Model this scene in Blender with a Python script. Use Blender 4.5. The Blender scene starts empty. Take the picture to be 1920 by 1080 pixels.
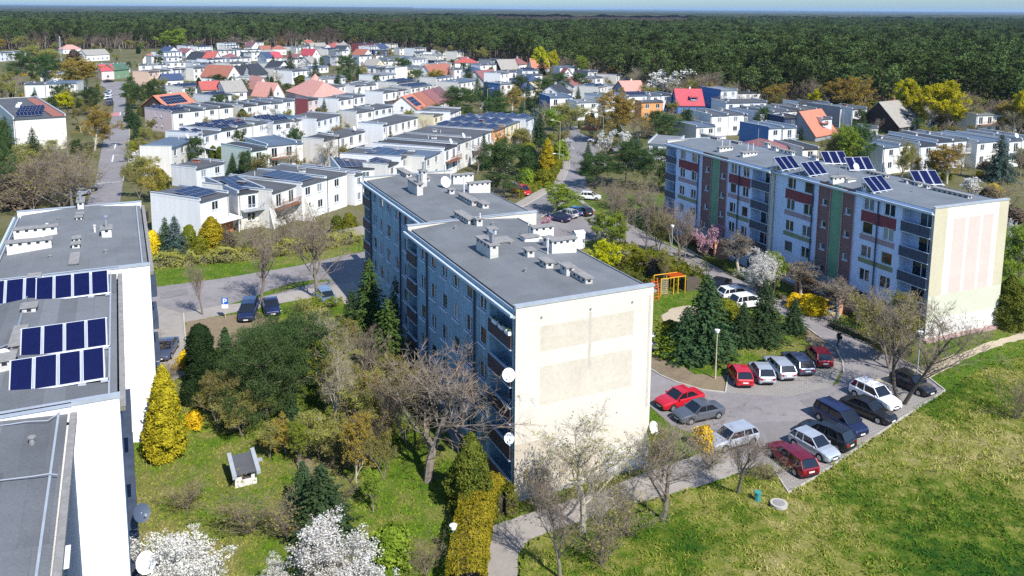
import bpy, math, random
import numpy as np
from math import radians, sin, cos, tan, atan, atan2, degrees, pi, hypot
from mathutils import Vector, Matrix, Euler

R_ = random.Random(11)
scene = bpy.context.scene
col = scene.collection

# ------------------------------------------------------------------ camera
CAMZ = 35.0
HAZE = 4.2e-5
FOC, PCX, PCY = 1541.0, 930.0, 240.0            # focal length and principal point in photo pixels (1920x1080)
PITCH = atan((PCY - 17.5) / FOC)
ROLL = atan(0.0063)
_f = np.array([0, cos(PITCH), -sin(PITCH)]); _r = np.array([1.0, 0, 0]); _u = np.cross(_r, _f)
CR = cos(ROLL) * _r + sin(ROLL) * _u; CU = -sin(ROLL) * _r + cos(ROLL) * _u; CF = _f
cam = bpy.data.cameras.new("camera")
cam.sensor_width = 36.0; cam.lens = FOC / 1920 * 36
cam.shift_x = (960 - PCX) / 1920; cam.shift_y = -(540 - PCY) / 1920
cam.clip_start = 0.5; cam.clip_end = 80000
camo = bpy.data.objects.new("camera", cam); col.objects.link(camo)
camo.matrix_world = Matrix(((CR[0], CU[0], -CF[0], 0), (CR[1], CU[1], -CF[1], 0), (CR[2], CU[2], -CF[2], CAMZ), (0, 0, 0, 1)))
scene.camera = camo

# ------------------------------------------------------------------ light
SUN_EL, SUN_AZ = radians(46), radians(34)        # azimuth: to the right of straight behind the camera
w = bpy.data.worlds.new("World"); scene.world = w; w.use_nodes = True
nt = w.node_tree; nt.nodes.clear()
sky = nt.nodes.new("ShaderNodeTexSky"); sky.sky_type = 'NISHITA'; sky.sun_disc = False
sky.sun_elevation = SUN_EL; sky.sun_rotation = pi - SUN_AZ
sky.air_density = 1.0; sky.dust_density = 0.0; sky.ozone_density = 3.0
bg = nt.nodes.new("ShaderNodeBackground"); bg.inputs[1].default_value = 0.135
out = nt.nodes.new("ShaderNodeOutputWorld")
tint = nt.nodes.new("ShaderNodeMix"); tint.data_type = 'RGBA'; tint.blend_type = 'MULTIPLY'; tint.inputs[0].default_value = 1.0
tint.inputs[7].default_value = (0.83, 0.95, 1.08, 1)
tcw = nt.nodes.new("ShaderNodeTexCoord"); sep = nt.nodes.new("ShaderNodeSeparateXYZ"); nt.links.new(tcw.outputs["Generated"], sep.inputs[0])
hz = nt.nodes.new("ShaderNodeValToRGB"); nt.links.new(sep.outputs[2], hz.inputs[0])      # the sky is paler and dimmer low down
hz.color_ramp.elements[0].position = 0.0; hz.color_ramp.elements[0].color = (0.25, 0.33, 0.41, 1)
hz.color_ramp.elements[1].position = 0.09; hz.color_ramp.elements[1].color = (1, 1, 1, 1)
hm = nt.nodes.new("ShaderNodeMix"); hm.data_type = 'RGBA'; hm.blend_type = 'MULTIPLY'; hm.inputs[0].default_value = 1.0
nt.links.new(sky.outputs[0], hm.inputs[6]); nt.links.new(hz.outputs[0], hm.inputs[7])
nt.links.new(hm.outputs[2], tint.inputs[6]); nt.links.new(tint.outputs[2], bg.inputs[0]); nt.links.new(bg.outputs[0], out.inputs[0])
sl = bpy.data.lights.new("sun", 'SUN'); sl.energy = 4.9; sl.angle = radians(0.5); sl.color = (1.0, 0.955, 0.88)
so = bpy.data.objects.new("sun", sl); col.objects.link(so)
sdir = Vector((sin(SUN_AZ) * cos(SUN_EL), -cos(SUN_AZ) * cos(SUN_EL), sin(SUN_EL)))   # towards the sun
so.rotation_euler = sdir.to_track_quat('Z', 'Y').to_euler(); so.location = (0, 0, 300)
scene.view_settings.view_transform = 'Standard'; scene.view_settings.look = 'None'
scene.view_settings.exposure = 0.56; scene.view_settings.gamma = 1.0
cy = scene.cycles
cy.max_bounces = 5; cy.diffuse_bounces = 3; cy.glossy_bounces = 2; cy.transmission_bounces = 2
cy.transparent_max_bounces = 6; cy.volume_bounces = 1; cy.caustics_reflective = False; cy.caustics_refractive = False
cy.sample_clamp_indirect = 2.5; cy.sample_clamp_direct = 6
cy.use_denoising = False

# ------------------------------------------------------------------ helpers
def ray(x, y): return (x - PCX) * CR - (y - PCY) * CU + FOC * CF
def at(x, y, z=0.0):
    "the point of the plane at height z seen at a photo position"
    d = ray(x, y); t = (z - CAMZ) / d[2]
    return Vector((t * d[0], t * d[1], z))
def proj(p):
    d = np.array([p[0], p[1], p[2] - CAMZ]); Z = d @ CF
    return PCX + FOC * (d @ CR) / Z, PCY - FOC * (d @ CU) / Z
def rise(x, y0, y1):
    "height of a thing whose foot is at (x,y0) and whose top is at row y1"
    p = at(x, y0); d = ray(x, y1)
    return max(0.2, CAMZ + d[2] * p.y / d[1])
def span(x, y, px):
    "metres covered by px pixels at the ground point (x,y)"
    return abs(at(x + px, y).x - at(x, y).x)

def new_mat(name):
    m = bpy.data.materials.new(name); m.use_nodes = True
    n = m.node_tree; b = n.nodes["Principled BSDF"]
    return m, n, b
def ramp(n, fac, stops):
    r = n.nodes.new("ShaderNodeValToRGB"); e = r.color_ramp.elements
    while len(e) < len(stops): e.new(0.5)
    for i, (p, c) in enumerate(stops):
        e[i].position = p; e[i].color = (*c, 1)
    n.links.new(fac, r.inputs[0]); return r.outputs[0]
def noise(n, vec, scale, detail=3, rough=0.55, dist=0.0):
    t = n.nodes.new("ShaderNodeTexNoise"); t.inputs["Scale"].default_value = scale
    t.inputs["Detail"].default_value = detail; t.inputs["Roughness"].default_value = rough
    t.inputs["Distortion"].default_value = dist
    n.links.new(vec, t.inputs["Vector"]); return t.outputs["Fac"]
def objvec(n, scale=None, world=False):
    if world:
        v = n.nodes.new("ShaderNodeNewGeometry").outputs["Position"]
    else:
        v = n.nodes.new("ShaderNodeTexCoord").outputs["Object"]
    if scale:
        mp = n.nodes.new("ShaderNodeMapping"); mp.inputs["Scale"].default_value = scale
        n.links.new(v, mp.inputs["Vector"]); v = mp.outputs[0]
    return v
def mixc(n, fac, a, b, mode='MIX'):
    m = n.nodes.new("ShaderNodeMix"); m.data_type = 'RGBA'; m.blend_type = mode
    for s, v in ((0, fac), (6, a), (7, b)):
        if isinstance(v, (int, float)): m.inputs[s].default_value = v
        elif isinstance(v, tuple): m.inputs[s].default_value = (*v, 1)
        else: n.links.new(v, m.inputs[s])
    return m.outputs[2]
def bump(n, b, fac, strength, dist=0.02):
    bp = n.nodes.new("ShaderNodeBump"); bp.inputs["Strength"].default_value = strength
    bp.inputs["Distance"].default_value = dist
    n.links.new(fac, bp.inputs["Height"]); n.links.new(bp.outputs[0], b.inputs["Normal"])
def sc3(c, k): return tuple(min(1, v * k) for v in c)
MATS = {}
def plain(name, c, rough=0.8, var=0.12, scale=1.5, metal=0.0, bmp=0.0, spec=0.3, world=False):
    "a colour with soft uneven variation"
    if name in MATS: return MATS[name]
    m, n, b = new_mat(name)
    v = objvec(n, world=world)
    f = noise(n, v, scale, 4, 0.6)
    c_ = ramp(n, f, [(0.25, sc3(c, 1 - var)), (0.75, sc3(c, 1 + var))])
    n.links.new(c_, b.inputs["Base Color"])
    b.inputs["Roughness"].default_value = rough; b.inputs["Metallic"].default_value = metal
    b.inputs["Specular IOR Level"].default_value = spec
    if bmp: bump(n, b, noise(n, v, scale * 12, 3), bmp)
    MATS[name] = m; return m
def plaster(name, c, dirt=0.5, streak=True, fine=0.12):
    "painted plaster with rain streaks and patchy staining of its own"
    if name in MATS: return MATS[name]
    m, n, b = new_mat(name)
    v = objvec(n)
    big = noise(n, v, 0.35, 5, 0.65); sm = noise(n, v, 3.0, 4, 0.7)
    c_ = ramp(n, big, [(0.3, sc3(c, 1 - 0.22 * dirt)), (0.65, c)])
    c2 = ramp(n, sm, [(0.3, sc3((1, 1, 1), 1 - fine)), (0.7, (1, 1, 1))])
    c_ = mixc(n, 1.0, c_, c2, 'MULTIPLY')
    if streak:
        st = noise(n, objvec(n, (2.2, 2.2, 0.09)), 1.6, 4, 0.6)
        s_ = ramp(n, st, [(0.38, (0.72, 0.7, 0.66)), (0.55, (1, 1, 1))])
        c_ = mixc(n, dirt, c_, mixc(n, 1.0, c_, s_, 'MULTIPLY'))
    n.links.new(c_, b.inputs["Base Color"]); b.inputs["Roughness"].default_value = 0.9
    b.inputs["Specular IOR Level"].default_value = 0.15
    bump(n, b, noise(n, v, 25, 2), 0.25, 0.02)
    MATS[name] = m; return m
def felt(name, c, strips=1.0, world=False, k=0.30):
    "bitumen roofing felt laid in strips, patched, with grit"
    if name in MATS: return MATS[name]
    m, n, b = new_mat(name)
    v = objvec(n)
    br = n.nodes.new("ShaderNodeTexBrick"); n.links.new(v, br.inputs["Vector"])
    br.inputs["Scale"].default_value = 1.0; br.inputs["Brick Width"].default_value = 1.0 * strips
    br.inputs["Row Height"].default_value = 6.0; br.inputs["Mortar Size"].default_value = 0.012
    br.inputs["Bias"].default_value = 0.0
    br.inputs["Color1"].default_value = (*sc3(c, 1 - k), 1); br.inputs["Color2"].default_value = (*sc3(c, 1 + k), 1)
    br.inputs["Mortar"].default_value = (*sc3(c, 0.62), 1)
    big = noise(n, v, 0.25, 4, 0.6)
    c_ = mixc(n, 0.5, br.outputs["Color"], ramp(n, big, [(0.3, sc3(c, 0.7)), (0.7, sc3(c, 1.35))]))
    gr = noise(n, v, 9.0, 3, 0.8)
    c_ = mixc(n, 1.0, c_, ramp(n, gr, [(0.3, (0.72, 0.72, 0.72)), (0.7, (1.0, 1.0, 1.0))]), 'MULTIPLY')
    n.links.new(c_, b.inputs["Base Color"]); b.inputs["Roughness"].default_value = 0.92
    b.inputs["Specular IOR Level"].default_value = 0.25
    MATS[name] = m; return m
def tiles(name, c, k=0.18):
    "roof tiles in courses"
    if name in MATS: return MATS[name]
    m, n, b = new_mat(name)
    v = objvec(n)
    wv = n.nodes.new("ShaderNodeTexWave"); wv.wave_type = 'BANDS'; wv.bands_direction = 'Z'
    wv.inputs["Scale"].default_value = 1.3; wv.inputs["Distortion"].default_value = 0.4
    n.links.new(v, wv.inputs["Vector"])
    f = noise(n, v, 1.3, 4, 0.7)
    c_ = ramp(n, f, [(0.3, sc3(c, 1 - k)), (0.7, sc3(c, 1 + k))])
    c_ = mixc(n, 0.22, c_, mixc(n, 1.0, c_, wv.outputs["Color"], 'MULTIPLY'))
    n.links.new(c_, b.inputs["Base Color"]); b.inputs["Roughness"].default_value = 0.75
    MATS[name] = m; return m
def glass(name, c=(0.02, 0.03, 0.04), rough=0.06):
    if name in MATS: return MATS[name]
    m, n, b = new_mat(name)
    oi = n.nodes.new("ShaderNodeObjectInfo").outputs["Random"]
    c_ = ramp(n, oi, [(0.0, sc3(c, 0.5)), (0.55, sc3(c, 1.0)), (0.8, sc3(c, 2.5)), (1.0, (0.28, 0.3, 0.32))])
    n.links.new(c_, b.inputs["Base Color"]); b.inputs["Roughness"].default_value = rough
    b.inputs["Specular IOR Level"].default_value = 0.7
    MATS[name] = m; return m
def foliage(name, a, b2, trans=0.25, var=0.35, scale=0.9):
    "leaf material: clumps of two tones, every plant a little different"
    if name in MATS: return MATS[name]
    m, n, b = new_mat(name)
    n.nodes.remove(b)
    v = objvec(n)
    f = noise(n, v, scale, 3, 0.7)
    oi = n.nodes.new("ShaderNodeObjectInfo").outputs["Random"]
    c_ = ramp(n, f, [(0.32, a), (0.68, b2)])
    hs = n.nodes.new("ShaderNodeHueSaturation")
    mr = n.nodes.new("ShaderNodeMapRange"); n.links.new(oi, mr.inputs[0])
    mr.inputs[3].default_value = 1 - var * 0.6; mr.inputs[4].default_value = 1 + var * 0.6
    n.links.new(mr.outputs[0], hs.inputs["Value"]); n.links.new(c_, hs.inputs["Color"])
    mh = n.nodes.new("ShaderNodeMapRange"); n.links.new(oi, mh.inputs[0])
    mh.inputs[3].default_value = 0.485; mh.inputs[4].default_value = 0.515
    n.links.new(mh.outputs[0], hs.inputs["Hue"])
    d = n.nodes.new("ShaderNodeBsdfDiffuse"); t = n.nodes.new("ShaderNodeBsdfTranslucent")
    n.links.new(hs.outputs[0], d.inputs[0]); n.links.new(hs.outputs[0], t.inputs[0])
    mx = n.nodes.new("ShaderNodeMixShader"); mx.inputs[0].default_value = trans
    n.links.new(d.outputs[0], mx.inputs[1]); n.links.new(t.outputs[0], mx.inputs[2])
    n.links.new(mx.outputs[0], n.nodes["Material Output"].inputs[0])
    MATS[name] = m; return m

def tag(o, label=None, cat=None, group=None, kind=None):
    if label: o["label"] = label
    if cat: o["category"] = cat
    if group: o["group"] = group
    if kind: o["kind"] = kind
    return o
def empty(name, loc, rz=0.0, scale=1.0):
    o = bpy.data.objects.new(name, None); col.objects.link(o)
    o.location = loc; o.rotation_euler = (0, 0, rz); o.scale = (scale,) * 3 if isinstance(scale, (int, float)) else scale
    o.empty_display_size = 0.2
    return o
def link(name, me, parent=None, loc=None, rz=None, scale=None):
    o = bpy.data.objects.new(name, me); col.objects.link(o)
    if parent: o.parent = parent
    if loc is not None: o.location = loc
    if rz is not None: o.rotation_euler = (0, 0, rz)
    if scale is not None: o.scale = scale
    return o
def copy_tree(o, parent=None):
    c = o.copy(); col.objects.link(c); c.parent = parent
    for ch in list(o.children): copy_tree(ch, c)
    return c

class MB:
    "collects quads and other faces, then links them as one mesh object"
    def __init__(s): s.v = []; s.f = []; s.m = []; s.sm = []
    def face(s, pts, m=0, smooth=False):
        i = len(s.v); s.v += [tuple(p) for p in pts]; s.f.append(tuple(range(i, i + len(pts)))); s.m.append(m); s.sm.append(smooth)
    def box(s, x0, x1, y0, y1, z0, z1, m=0, top=None, skip=''):
        a = [(x0, y0), (x1, y0), (x1, y1), (x0, y1)]
        for k in range(4):
            p, q = a[k], a[(k + 1) % 4]
            s.face([(p[0], p[1], z0), (q[0], q[1], z0), (q[0], q[1], z1), (p[0], p[1], z1)], m)
        s.face([(p[0], p[1], z1) for p in a], m if top is None else top)
        if 'b' not in skip: s.face([(p[0], p[1], z0) for p in a[::-1]], m)
    def prism(s, poly, z0, z1, m=0, top=None):
        n = len(poly)
        for k in range(n):
            p, q = poly[k], poly[(k + 1) % n]
            s.face([(p[0], p[1], z0), (q[0], q[1], z0), (q[0], q[1], z1), (p[0], p[1], z1)], m)
        s.face([(p[0], p[1], z1) for p in poly], m if top is None else top)
    def tube(s, p0, p1, r0, r1=None, n=6, m=0, caps=True):
        r1 = r0 if r1 is None else r1
        p0, p1 = Vector(p0), Vector(p1); d = (p1 - p0)
        if d.length < 1e-6: return
        d.normalize(); a = d.orthogonal().normalized(); b = d.cross(a)
        c0 = [p0 + (a * cos(2 * pi * k / n) + b * sin(2 * pi * k / n)) * r0 for k in range(n)]
        c1 = [p1 + (a * cos(2 * pi * k / n) + b * sin(2 * pi * k / n)) * r1 for k in range(n)]
        for k in range(n): s.face([c0[k], c0[(k + 1) % n], c1[(k + 1) % n], c1[k]], m, True)
        if caps: s.face(c1, m); s.face(c0[::-1], m)
    def slabpoly(s, pts, th, m=0, edge=None):
        "thin slab under a planar polygon of 3D points"
        top = [Vector(p) for p in pts]; bot = [p - Vector((0, 0, th)) for p in top]
        s.face(top, m); s.face(bot[::-1], m if edge is None else edge); n = len(top)
        for k in range(n): s.face([bot[k], bot[(k + 1) % n], top[(k + 1) % n], top[k]], m if edge is None else edge)
    def wall(s, O, U, L, z0, z1, ops, depth, m=0, rev=None, cutx=(), cutz=(), mf=None, inside=None):
        """wall from O along unit U, outward normal = U x Z; ops are openings (s0,s1,z0,z1) with reveals going inwards"""
        U = Vector(U); N = Vector((U.y, -U.x, 0)); O = Vector(O); rev = m if rev is None else rev
        xs = sorted({0.0, L, *[round(v, 4) for o in ops for v in o[:2]], *cutx})
        zs = sorted({z0, z1, *[round(v, 4) for o in ops for v in o[2:4]], *cutz})
        P = lambda a, z, d=0.0: O + U * a - N * d + Vector((0, 0, z))
        for i in range(len(xs) - 1):
            for j in range(len(zs) - 1):
                xc, zc = (xs[i] + xs[i + 1]) / 2, (zs[j] + zs[j + 1]) / 2
                if any(o[0] < xc < o[1] and o[2] < zc < o[3] for o in ops): continue
                mm = mf(xc, zc) if mf else m
                s.face([P(xs[i], zs[j]), P(xs[i + 1], zs[j]), P(xs[i + 1], zs[j + 1]), P(xs[i], zs[j + 1])], mm)
        for o in ops:
            a, b, c, d = o[:4]; dd = o[4] if len(o) > 4 else depth
            s.face([P(a, c), P(a, d), P(a, d, dd), P(a, c, dd)], rev); s.face([P(b, d), P(b, c), P(b, c, dd), P(b, d, dd)], rev)
            s.face([P(b, c), P(a, c), P(a, c, dd), P(b, c, dd)], rev); s.face([P(a, d), P(b, d), P(b, d, dd), P(a, d, dd)], rev)
            s.face([P(a, c, dd), P(b, c, dd), P(b, d, dd), P(a, d, dd)], rev if inside is None else inside)
    def mesh(s, name, mats):
        me = bpy.data.meshes.new(name); me.from_pydata([tuple(v) for v in s.v], [], s.f)
        for m in mats: me.materials.append(m)
        me.polygons.foreach_set("material_index", s.m); me.polygons.foreach_set("use_smooth", s.sm)
        me.update(); return me
    def build(s, name, mats, parent=None, **k):
        return link(name, s.mesh(name, mats if isinstance(mats, (list, tuple)) else [mats]), parent, **k)

def quads_mesh(name, V, mats, mi=None, nv=4):
    "V: (N,nv,3) separate faces"
    N = len(V); me = bpy.data.meshes.new(name)
    me.vertices.add(N * nv); me.vertices.foreach_set("co", np.ascontiguousarray(V, dtype=np.float32).ravel())
    me.loops.add(N * nv); me.loops.foreach_set("vertex_index", np.arange(N * nv, dtype=np.int32))
    me.polygons.add(N); me.polygons.foreach_set("loop_start", np.arange(0, N * nv, nv, dtype=np.int32))
    try: me.polygons.foreach_set("loop_total", np.full(N, nv, dtype=np.int32))
    except Exception: pass
    for m in mats: me.materials.append(m)
    if mi is not None: me.polygons.foreach_set("material_index", np.asarray(mi, dtype=np.int32))
    me.update(calc_edges=True); return me
# ------------------------------------------------------------------ ground materials
def ground_mat(name, stops, s1=0.06, s2=0.9, grit=0.35, rough=0.95, s3=9.0):
    if name in MATS: return MATS[name]
    m, n, b = new_mat(name)
    v = objvec(n, world=True)
    f1 = noise(n, v, s1, 5, 0.6, 0.3); f2 = noise(n, v, s2, 5, 0.7)
    ad = n.nodes.new("ShaderNodeMath"); ad.operation = 'MULTIPLY_ADD'; ad.inputs[1].default_value = 0.55
    n.links.new(f1, ad.inputs[0])
    ml = n.nodes.new("ShaderNodeMath"); ml.operation = 'MULTIPLY'; ml.inputs[1].default_value = 0.45
    n.links.new(f2, ml.inputs[0]); n.links.new(ml.outputs[0], ad.inputs[2])
    c = ramp(n, ad.outputs[0], stops)
    g = noise(n, v, s3, 3, 0.8)
    c = mixc(n, 1.0, c, ramp(n, g, [(0.3, (1 - grit,) * 3), (0.7, (1, 1, 1))]), 'MULTIPLY')
    n.links.new(c, b.inputs["Base Color"]); b.inputs["Roughness"].default_value = rough
    b.inputs["Specular IOR Level"].default_value = 0.1
    bump(n, b, g, 0.4, 0.05)
    MATS[name] = m; return m
GRN = (0.06, 0.125, 0.012); GRN2 = (0.1, 0.16, 0.018); DRY = (0.22, 0.2, 0.075); SOIL = (0.2, 0.155, 0.105); TAN = (0.33, 0.27, 0.19)
m_ground = ground_mat("ground_soil_grass", [(0.36, (0.07, 0.085, 0.03)), (0.48, (0.13, 0.13, 0.05)), (0.56, (0.17, 0.15, 0.09)), (0.66, (0.1, 0.12, 0.035))])
m_lawn = ground_mat("lawn_soil", [(0.36, GRN), (0.47, GRN2), (0.55, (0.17, 0.18, 0.05)), (0.64, DRY)], 0.05, 0.5)
m_meadow = ground_mat("meadow_soil", [(0.38, (0.025, 0.075, 0.008)), (0.46, (0.09, 0.14, 0.012)), (0.53, (0.22, 0.22, 0.05)), (0.6, (0.32, 0.28, 0.11))], 0.075, 0.9, 0.5)
m_dirt = ground_mat("bare_dirt", [(0.38, SOIL), (0.5, (0.27, 0.21, 0.14)), (0.62, (0.2, 0.18, 0.09))], 0.1, 0.8)
m_sand = ground_mat("pale_sand", [(0.38, (0.42, 0.35, 0.25)), (0.62, (0.52, 0.44, 0.32))], 0.2, 1.2, 0.2)
def asphalt(name, c, k=0.12, cracks=True):
    m, n, b = new_mat(name)
    v = objvec(n, world=True)
    f1 = noise(n, v, 0.12, 5, 0.6, 0.4); f2 = noise(n, v, 1.1, 5, 0.75)
    c1 = ramp(n, f1, [(0.35, sc3(c, 1 - k)), (0.5, c), (0.66, sc3(c, 1 + k))])
    c1 = mixc(n, 1.0, c1, ramp(n, f2, [(0.3, (0.82, 0.81, 0.8)), (0.7, (1, 1, 1))]), 'MULTIPLY')
    g = noise(n, v, 14, 2, 0.8)
    c1 = mixc(n, 1.0, c1, ramp(n, g, [(0.3, (0.86, 0.86, 0.86)), (0.7, (1, 1, 1))]), 'MULTIPLY')
    if cracks:
        vo = n.nodes.new("ShaderNodeTexVoronoi"); vo.feature = 'DISTANCE_TO_EDGE'; vo.inputs["Scale"].default_value = 0.16
        mp = n.nodes.new("ShaderNodeVectorMath"); mp.operation = 'ADD'
        ns = n.nodes.new("ShaderNodeTexNoise"); ns.inputs["Scale"].default_value = 0.8; n.links.new(v, ns.inputs["Vector"])
        sc = n.nodes.new("ShaderNodeVectorMath"); sc.operation = 'SCALE'; sc.inputs[3].default_value = 2.2
        n.links.new(ns.outputs["Color"], sc.inputs[0]); n.links.new(v, mp.inputs[0]); n.links.new(sc.outputs[0], mp.inputs[1])
        n.links.new(mp.outputs[0], vo.inputs["Vector"])
        c1 = mixc(n, 1.0, c1, ramp(n, vo.outputs[0], [(0.0, (0.72, 0.71, 0.7)), (0.012, (1, 1, 1))]), 'MULTIPLY')
    n.links.new(c1, b.inputs["Base Color"]); b.inputs["Roughness"].default_value = 0.93
    b.inputs["Specular IOR Level"].default_value = 0.2
    MATS[name] = m; return m
m_asph = asphalt("worn_asphalt", (0.265, 0.245, 0.245))
m_asph2 = asphalt("street_asphalt", (0.25, 0.24, 0.25))
m_asph3 = asphalt("patched_asphalt", (0.225, 0.21, 0.21), cracks=False)
m_pave = asphalt("paving_slabs", (0.35, 0.32, 0.29), 0.1, cracks=False)
m_conc = plain("kerb_concrete", (0.42, 0.39, 0.35), 0.9, 0.15, 2.0, world=True)
m_white = plain("road_paint", (0.62, 0.62, 0.6), 0.8, 0.2, 3.0, world=True)
m_redp = plain("red_crossing_paint", (0.42, 0.2, 0.2), 0.85, 0.15, 3.0, world=True)
def setts():
    m, n, b = new_mat("block_paving")
    mp = n.nodes.new("ShaderNodeMapping"); mp.inputs["Rotation"].default_value = (0, 0, 0.35)
    n.links.new(objvec(n, world=True), mp.inputs["Vector"])
    br = n.nodes.new("ShaderNodeTexBrick"); n.links.new(mp.outputs[0], br.inputs["Vector"])
    br.inputs["Scale"].default_value = 1; br.inputs["Brick Width"].default_value = 0.42; br.inputs["Row Height"].default_value = 0.3
    br.inputs["Mortar Size"].default_value = 0.035; br.inputs["Color1"].default_value = (0.29, 0.265, 0.245, 1)
    br.inputs["Color2"].default_value = (0.255, 0.235, 0.215, 1); br.inputs["Mortar"].default_value = (0.19, 0.175, 0.15, 1)
    n.links.new(br.outputs["Color"], b.inputs["Base Color"]); b.inputs["Roughness"].default_value = 0.92
    return m
m_setts = setts()

def jag(poly, step=0.8, amp=0.12, seed=3):
    "polygon with finely uneven edges"
    r = random.Random(seed); o = []
    n = len(poly)
    for i in range(n):
        a, b = Vector(poly[i]), Vector(poly[(i + 1) % n]); L = (b - a).length; k = max(1, min(120, int(L / step)))
        for j in range(k):
            p = a.lerp(b, j / k)
            o.append((p.x + r.uniform(-amp, amp), p.y + r.uniform(-amp, amp), p.z))
    return o
LAYER = {}
_lv = [0]
def sheet(name, px, level, m, kind='structure', uneven=0.0, label=None):
    _lv[0] += 1; z = 0.006 * level + 0.0006 * _lv[0]
    pts = [at(x, y, z) for x, y in px]
    if uneven: pts = jag(pts, 0.7, uneven)
    mb = MB(); mb.face(pts); o = mb.build(name, m); o["kind"] = kind
    LAYER.setdefault(name.split('.')[0], []).append([(p[0], p[1]) for p in pts])
    return o
def strip(pts, wd, z, closed=False):
    "left and right edges of a band along world points"
    P = [Vector((p[0], p[1])) for p in pts]; L, Rr = [], []
    for i, p in enumerate(P):
        a = P[i - 1] if i else p; b = P[i + 1] if i < len(P) - 1 else p
        d = (b - a).normalized(); nn = Vector((-d.y, d.x)) * wd / 2
        L.append(p + nn); Rr.append(p - nn)
    return L, Rr
def kerb(px, wd=0.14, h=0.12, name='kerb', m=None):
    P = [at(x, y) for x, y in px]; L, Rr = strip(P, wd, 0); mb = MB()
    for i in range(len(P) - 1):
        mb.prism([(Rr[i].x, Rr[i].y), (Rr[i + 1].x, Rr[i + 1].y), (L[i + 1].x, L[i + 1].y), (L[i].x, L[i].y)], -0.02, h)
    o = mb.build(name, m or m_conc); o["kind"] = 'structure'; return o

# the one ground sheet reaching the horizon, and its grass
mb = MB(); G_ = 45000
mb.face([(-G_, -300, -0.02), (G_, -300, -0.02), (G_, G_, -0.02), (-G_, G_, -0.02)])
o = mb.build('ground', m_ground); o["kind"] = 'structure'
LAWNPX = [(200, 1090), (200, 860), (240, 640), (280, 560), (280, 545), (290, 500), (300, 480), (680, 470), (700, 520), (960, 420), (1000, 372), (1290, 372), (1400, 470), (1930, 640), (2100, 700), (2100, 1500), (1300, 1700), (200, 1500)]
sheet('lawn', [(120, 1200), (160, 860), (200, 640), (270, 470), (660, 455), (900, 400), (1060, 360), (1290, 368), (1500, 400), (1935, 430), (2900, 400), (3400, 1200)], 1, m_lawn, uneven=0.3)
# streets
sheet('street', [(120, 470), (167, 372), (179, 341), (186, 302), (190, 282), (196, 255), (206, 231), (212, 213), (214, 192), (198, 165), (188, 160), (190, 153), (300, 153), (300, 160), (232, 165), (236, 193), (243, 241), (241, 286), (231, 339), (226, 372), (215, 470)], 3, m_asph2)
sheet('street', [(270, 541), (345, 531), (415, 522), (500, 508), (560, 498), (638, 480), (700, 468), (760, 500), (660, 545), (600, 541), (540, 553), (470, 566), (400, 577), (345, 587), (270, 600)], 3, m_asph)
sheet('footway', [(340, 588), (400, 575), (455, 566), (540, 548), (600, 538), (662, 529), (690, 560), (668, 600), (640, 560), (600, 556), (540, 566), (455, 582), (396, 595), (348, 604)], 4, m_pave, uneven=0.05)
sheet('verge', [(430, 571), (500, 546), (545, 530), (600, 524), (632, 524), (570, 535), (520, 549), (455, 567)], 5, m_lawn, uneven=0.12)
sheet('driveway', [(270, 575), (300, 574), (344, 588), (348, 640), (352, 700), (270, 740)], 4, m_pave)
sheet('bare_ground', [(348, 604), (396, 595), (480, 583), (520, 600), (500, 650), (350, 660)], 5, m_dirt, uneven=0.25)
sheet('street', [(940, 425), (975, 388), (1018, 362), (1045, 338), (1060, 312), (1066, 285), (1061, 262), (1056, 247), (1050, 240), (1085, 236), (1088, 250), (1118, 262), (1180, 268), (1180, 282), (1118, 285), (1116, 305), (1098, 322), (1100, 345), (1115, 368), (1110, 374), (1062, 373), (1042, 392), (1015, 408), (1000, 440)], 3, m_asph2)
sheet('footway', [(930, 414), (960, 385), (1000, 362), (1035, 338), (1050, 318), (1060, 290), (1066, 290), (1068, 312), (1058, 336), (1030, 358), (985, 385), (950, 425)], 4, m_pave)
sheet('car_park', [(990, 455), (1008, 427), (1012, 412), (1060, 400), (1105, 398), (1135, 405), (1150, 415), (1160, 430), (1140, 447), (1100, 452), (1050, 462), (1010, 475)], 3, m_asph)
sheet('access_road', [(1100, 432), (1150, 408), (1172, 418), (1207, 435), (1238, 453), (1300, 477), (1342, 502), (1412, 535), (1480, 562), (1547, 588), (1563, 606), (1613, 637), (1660, 657), (1713, 687), (1772, 733), (1582, 740), (1578, 680), (1566, 653), (1530, 628), (1500, 605), (1455, 585), (1400, 568), (1342, 530), (1290, 500), (1233, 476), (1193, 462), (1157, 450)], 3, m_asph)
sheet('car_park', [(1190, 700), (1217, 691), (1267, 717), (1317, 732), (1360, 737), (1480, 742), (1570, 720), (1583, 690), (1772, 733), (1673, 797), (1527, 897), (1478, 925), (1448, 877), (1400, 862), (1340, 850), (1300, 812), (1262, 800), (1217, 760)], 4, m_asph)
sheet('patched_asphalt', [(1345, 800), (1440, 790), (1513, 790), (1516, 797), (1455, 838), (1400, 850), (1352, 842)], 5, m_asph3, uneven=0.1)
sheet('block_paving', [(1360, 737), (1366, 703), (1555, 662), (1584, 684), (1560, 724), (1480, 744), (1420, 741)], 5, m_setts)
sheet('block_paving', [(1455, 838), (1516, 797), (1600, 745), (1690, 712), (1770, 734), (1673, 797), (1527, 897), (1478, 925), (1450, 878)], 5, m_setts)
sheet('footpath', [(900, 1100), (913, 1040), (923, 987), (973, 967), (1040, 948), (1140, 915), (1213, 885), (1280, 862), (1335, 842), (1400, 850), (1440, 868), (1390, 884), (1330, 907), (1273, 922), (1173, 949), (1073, 983), (1033, 997), (990, 1013), (972, 1040), (968, 1100)], 3, m_pave, uneven=0.06)
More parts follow.
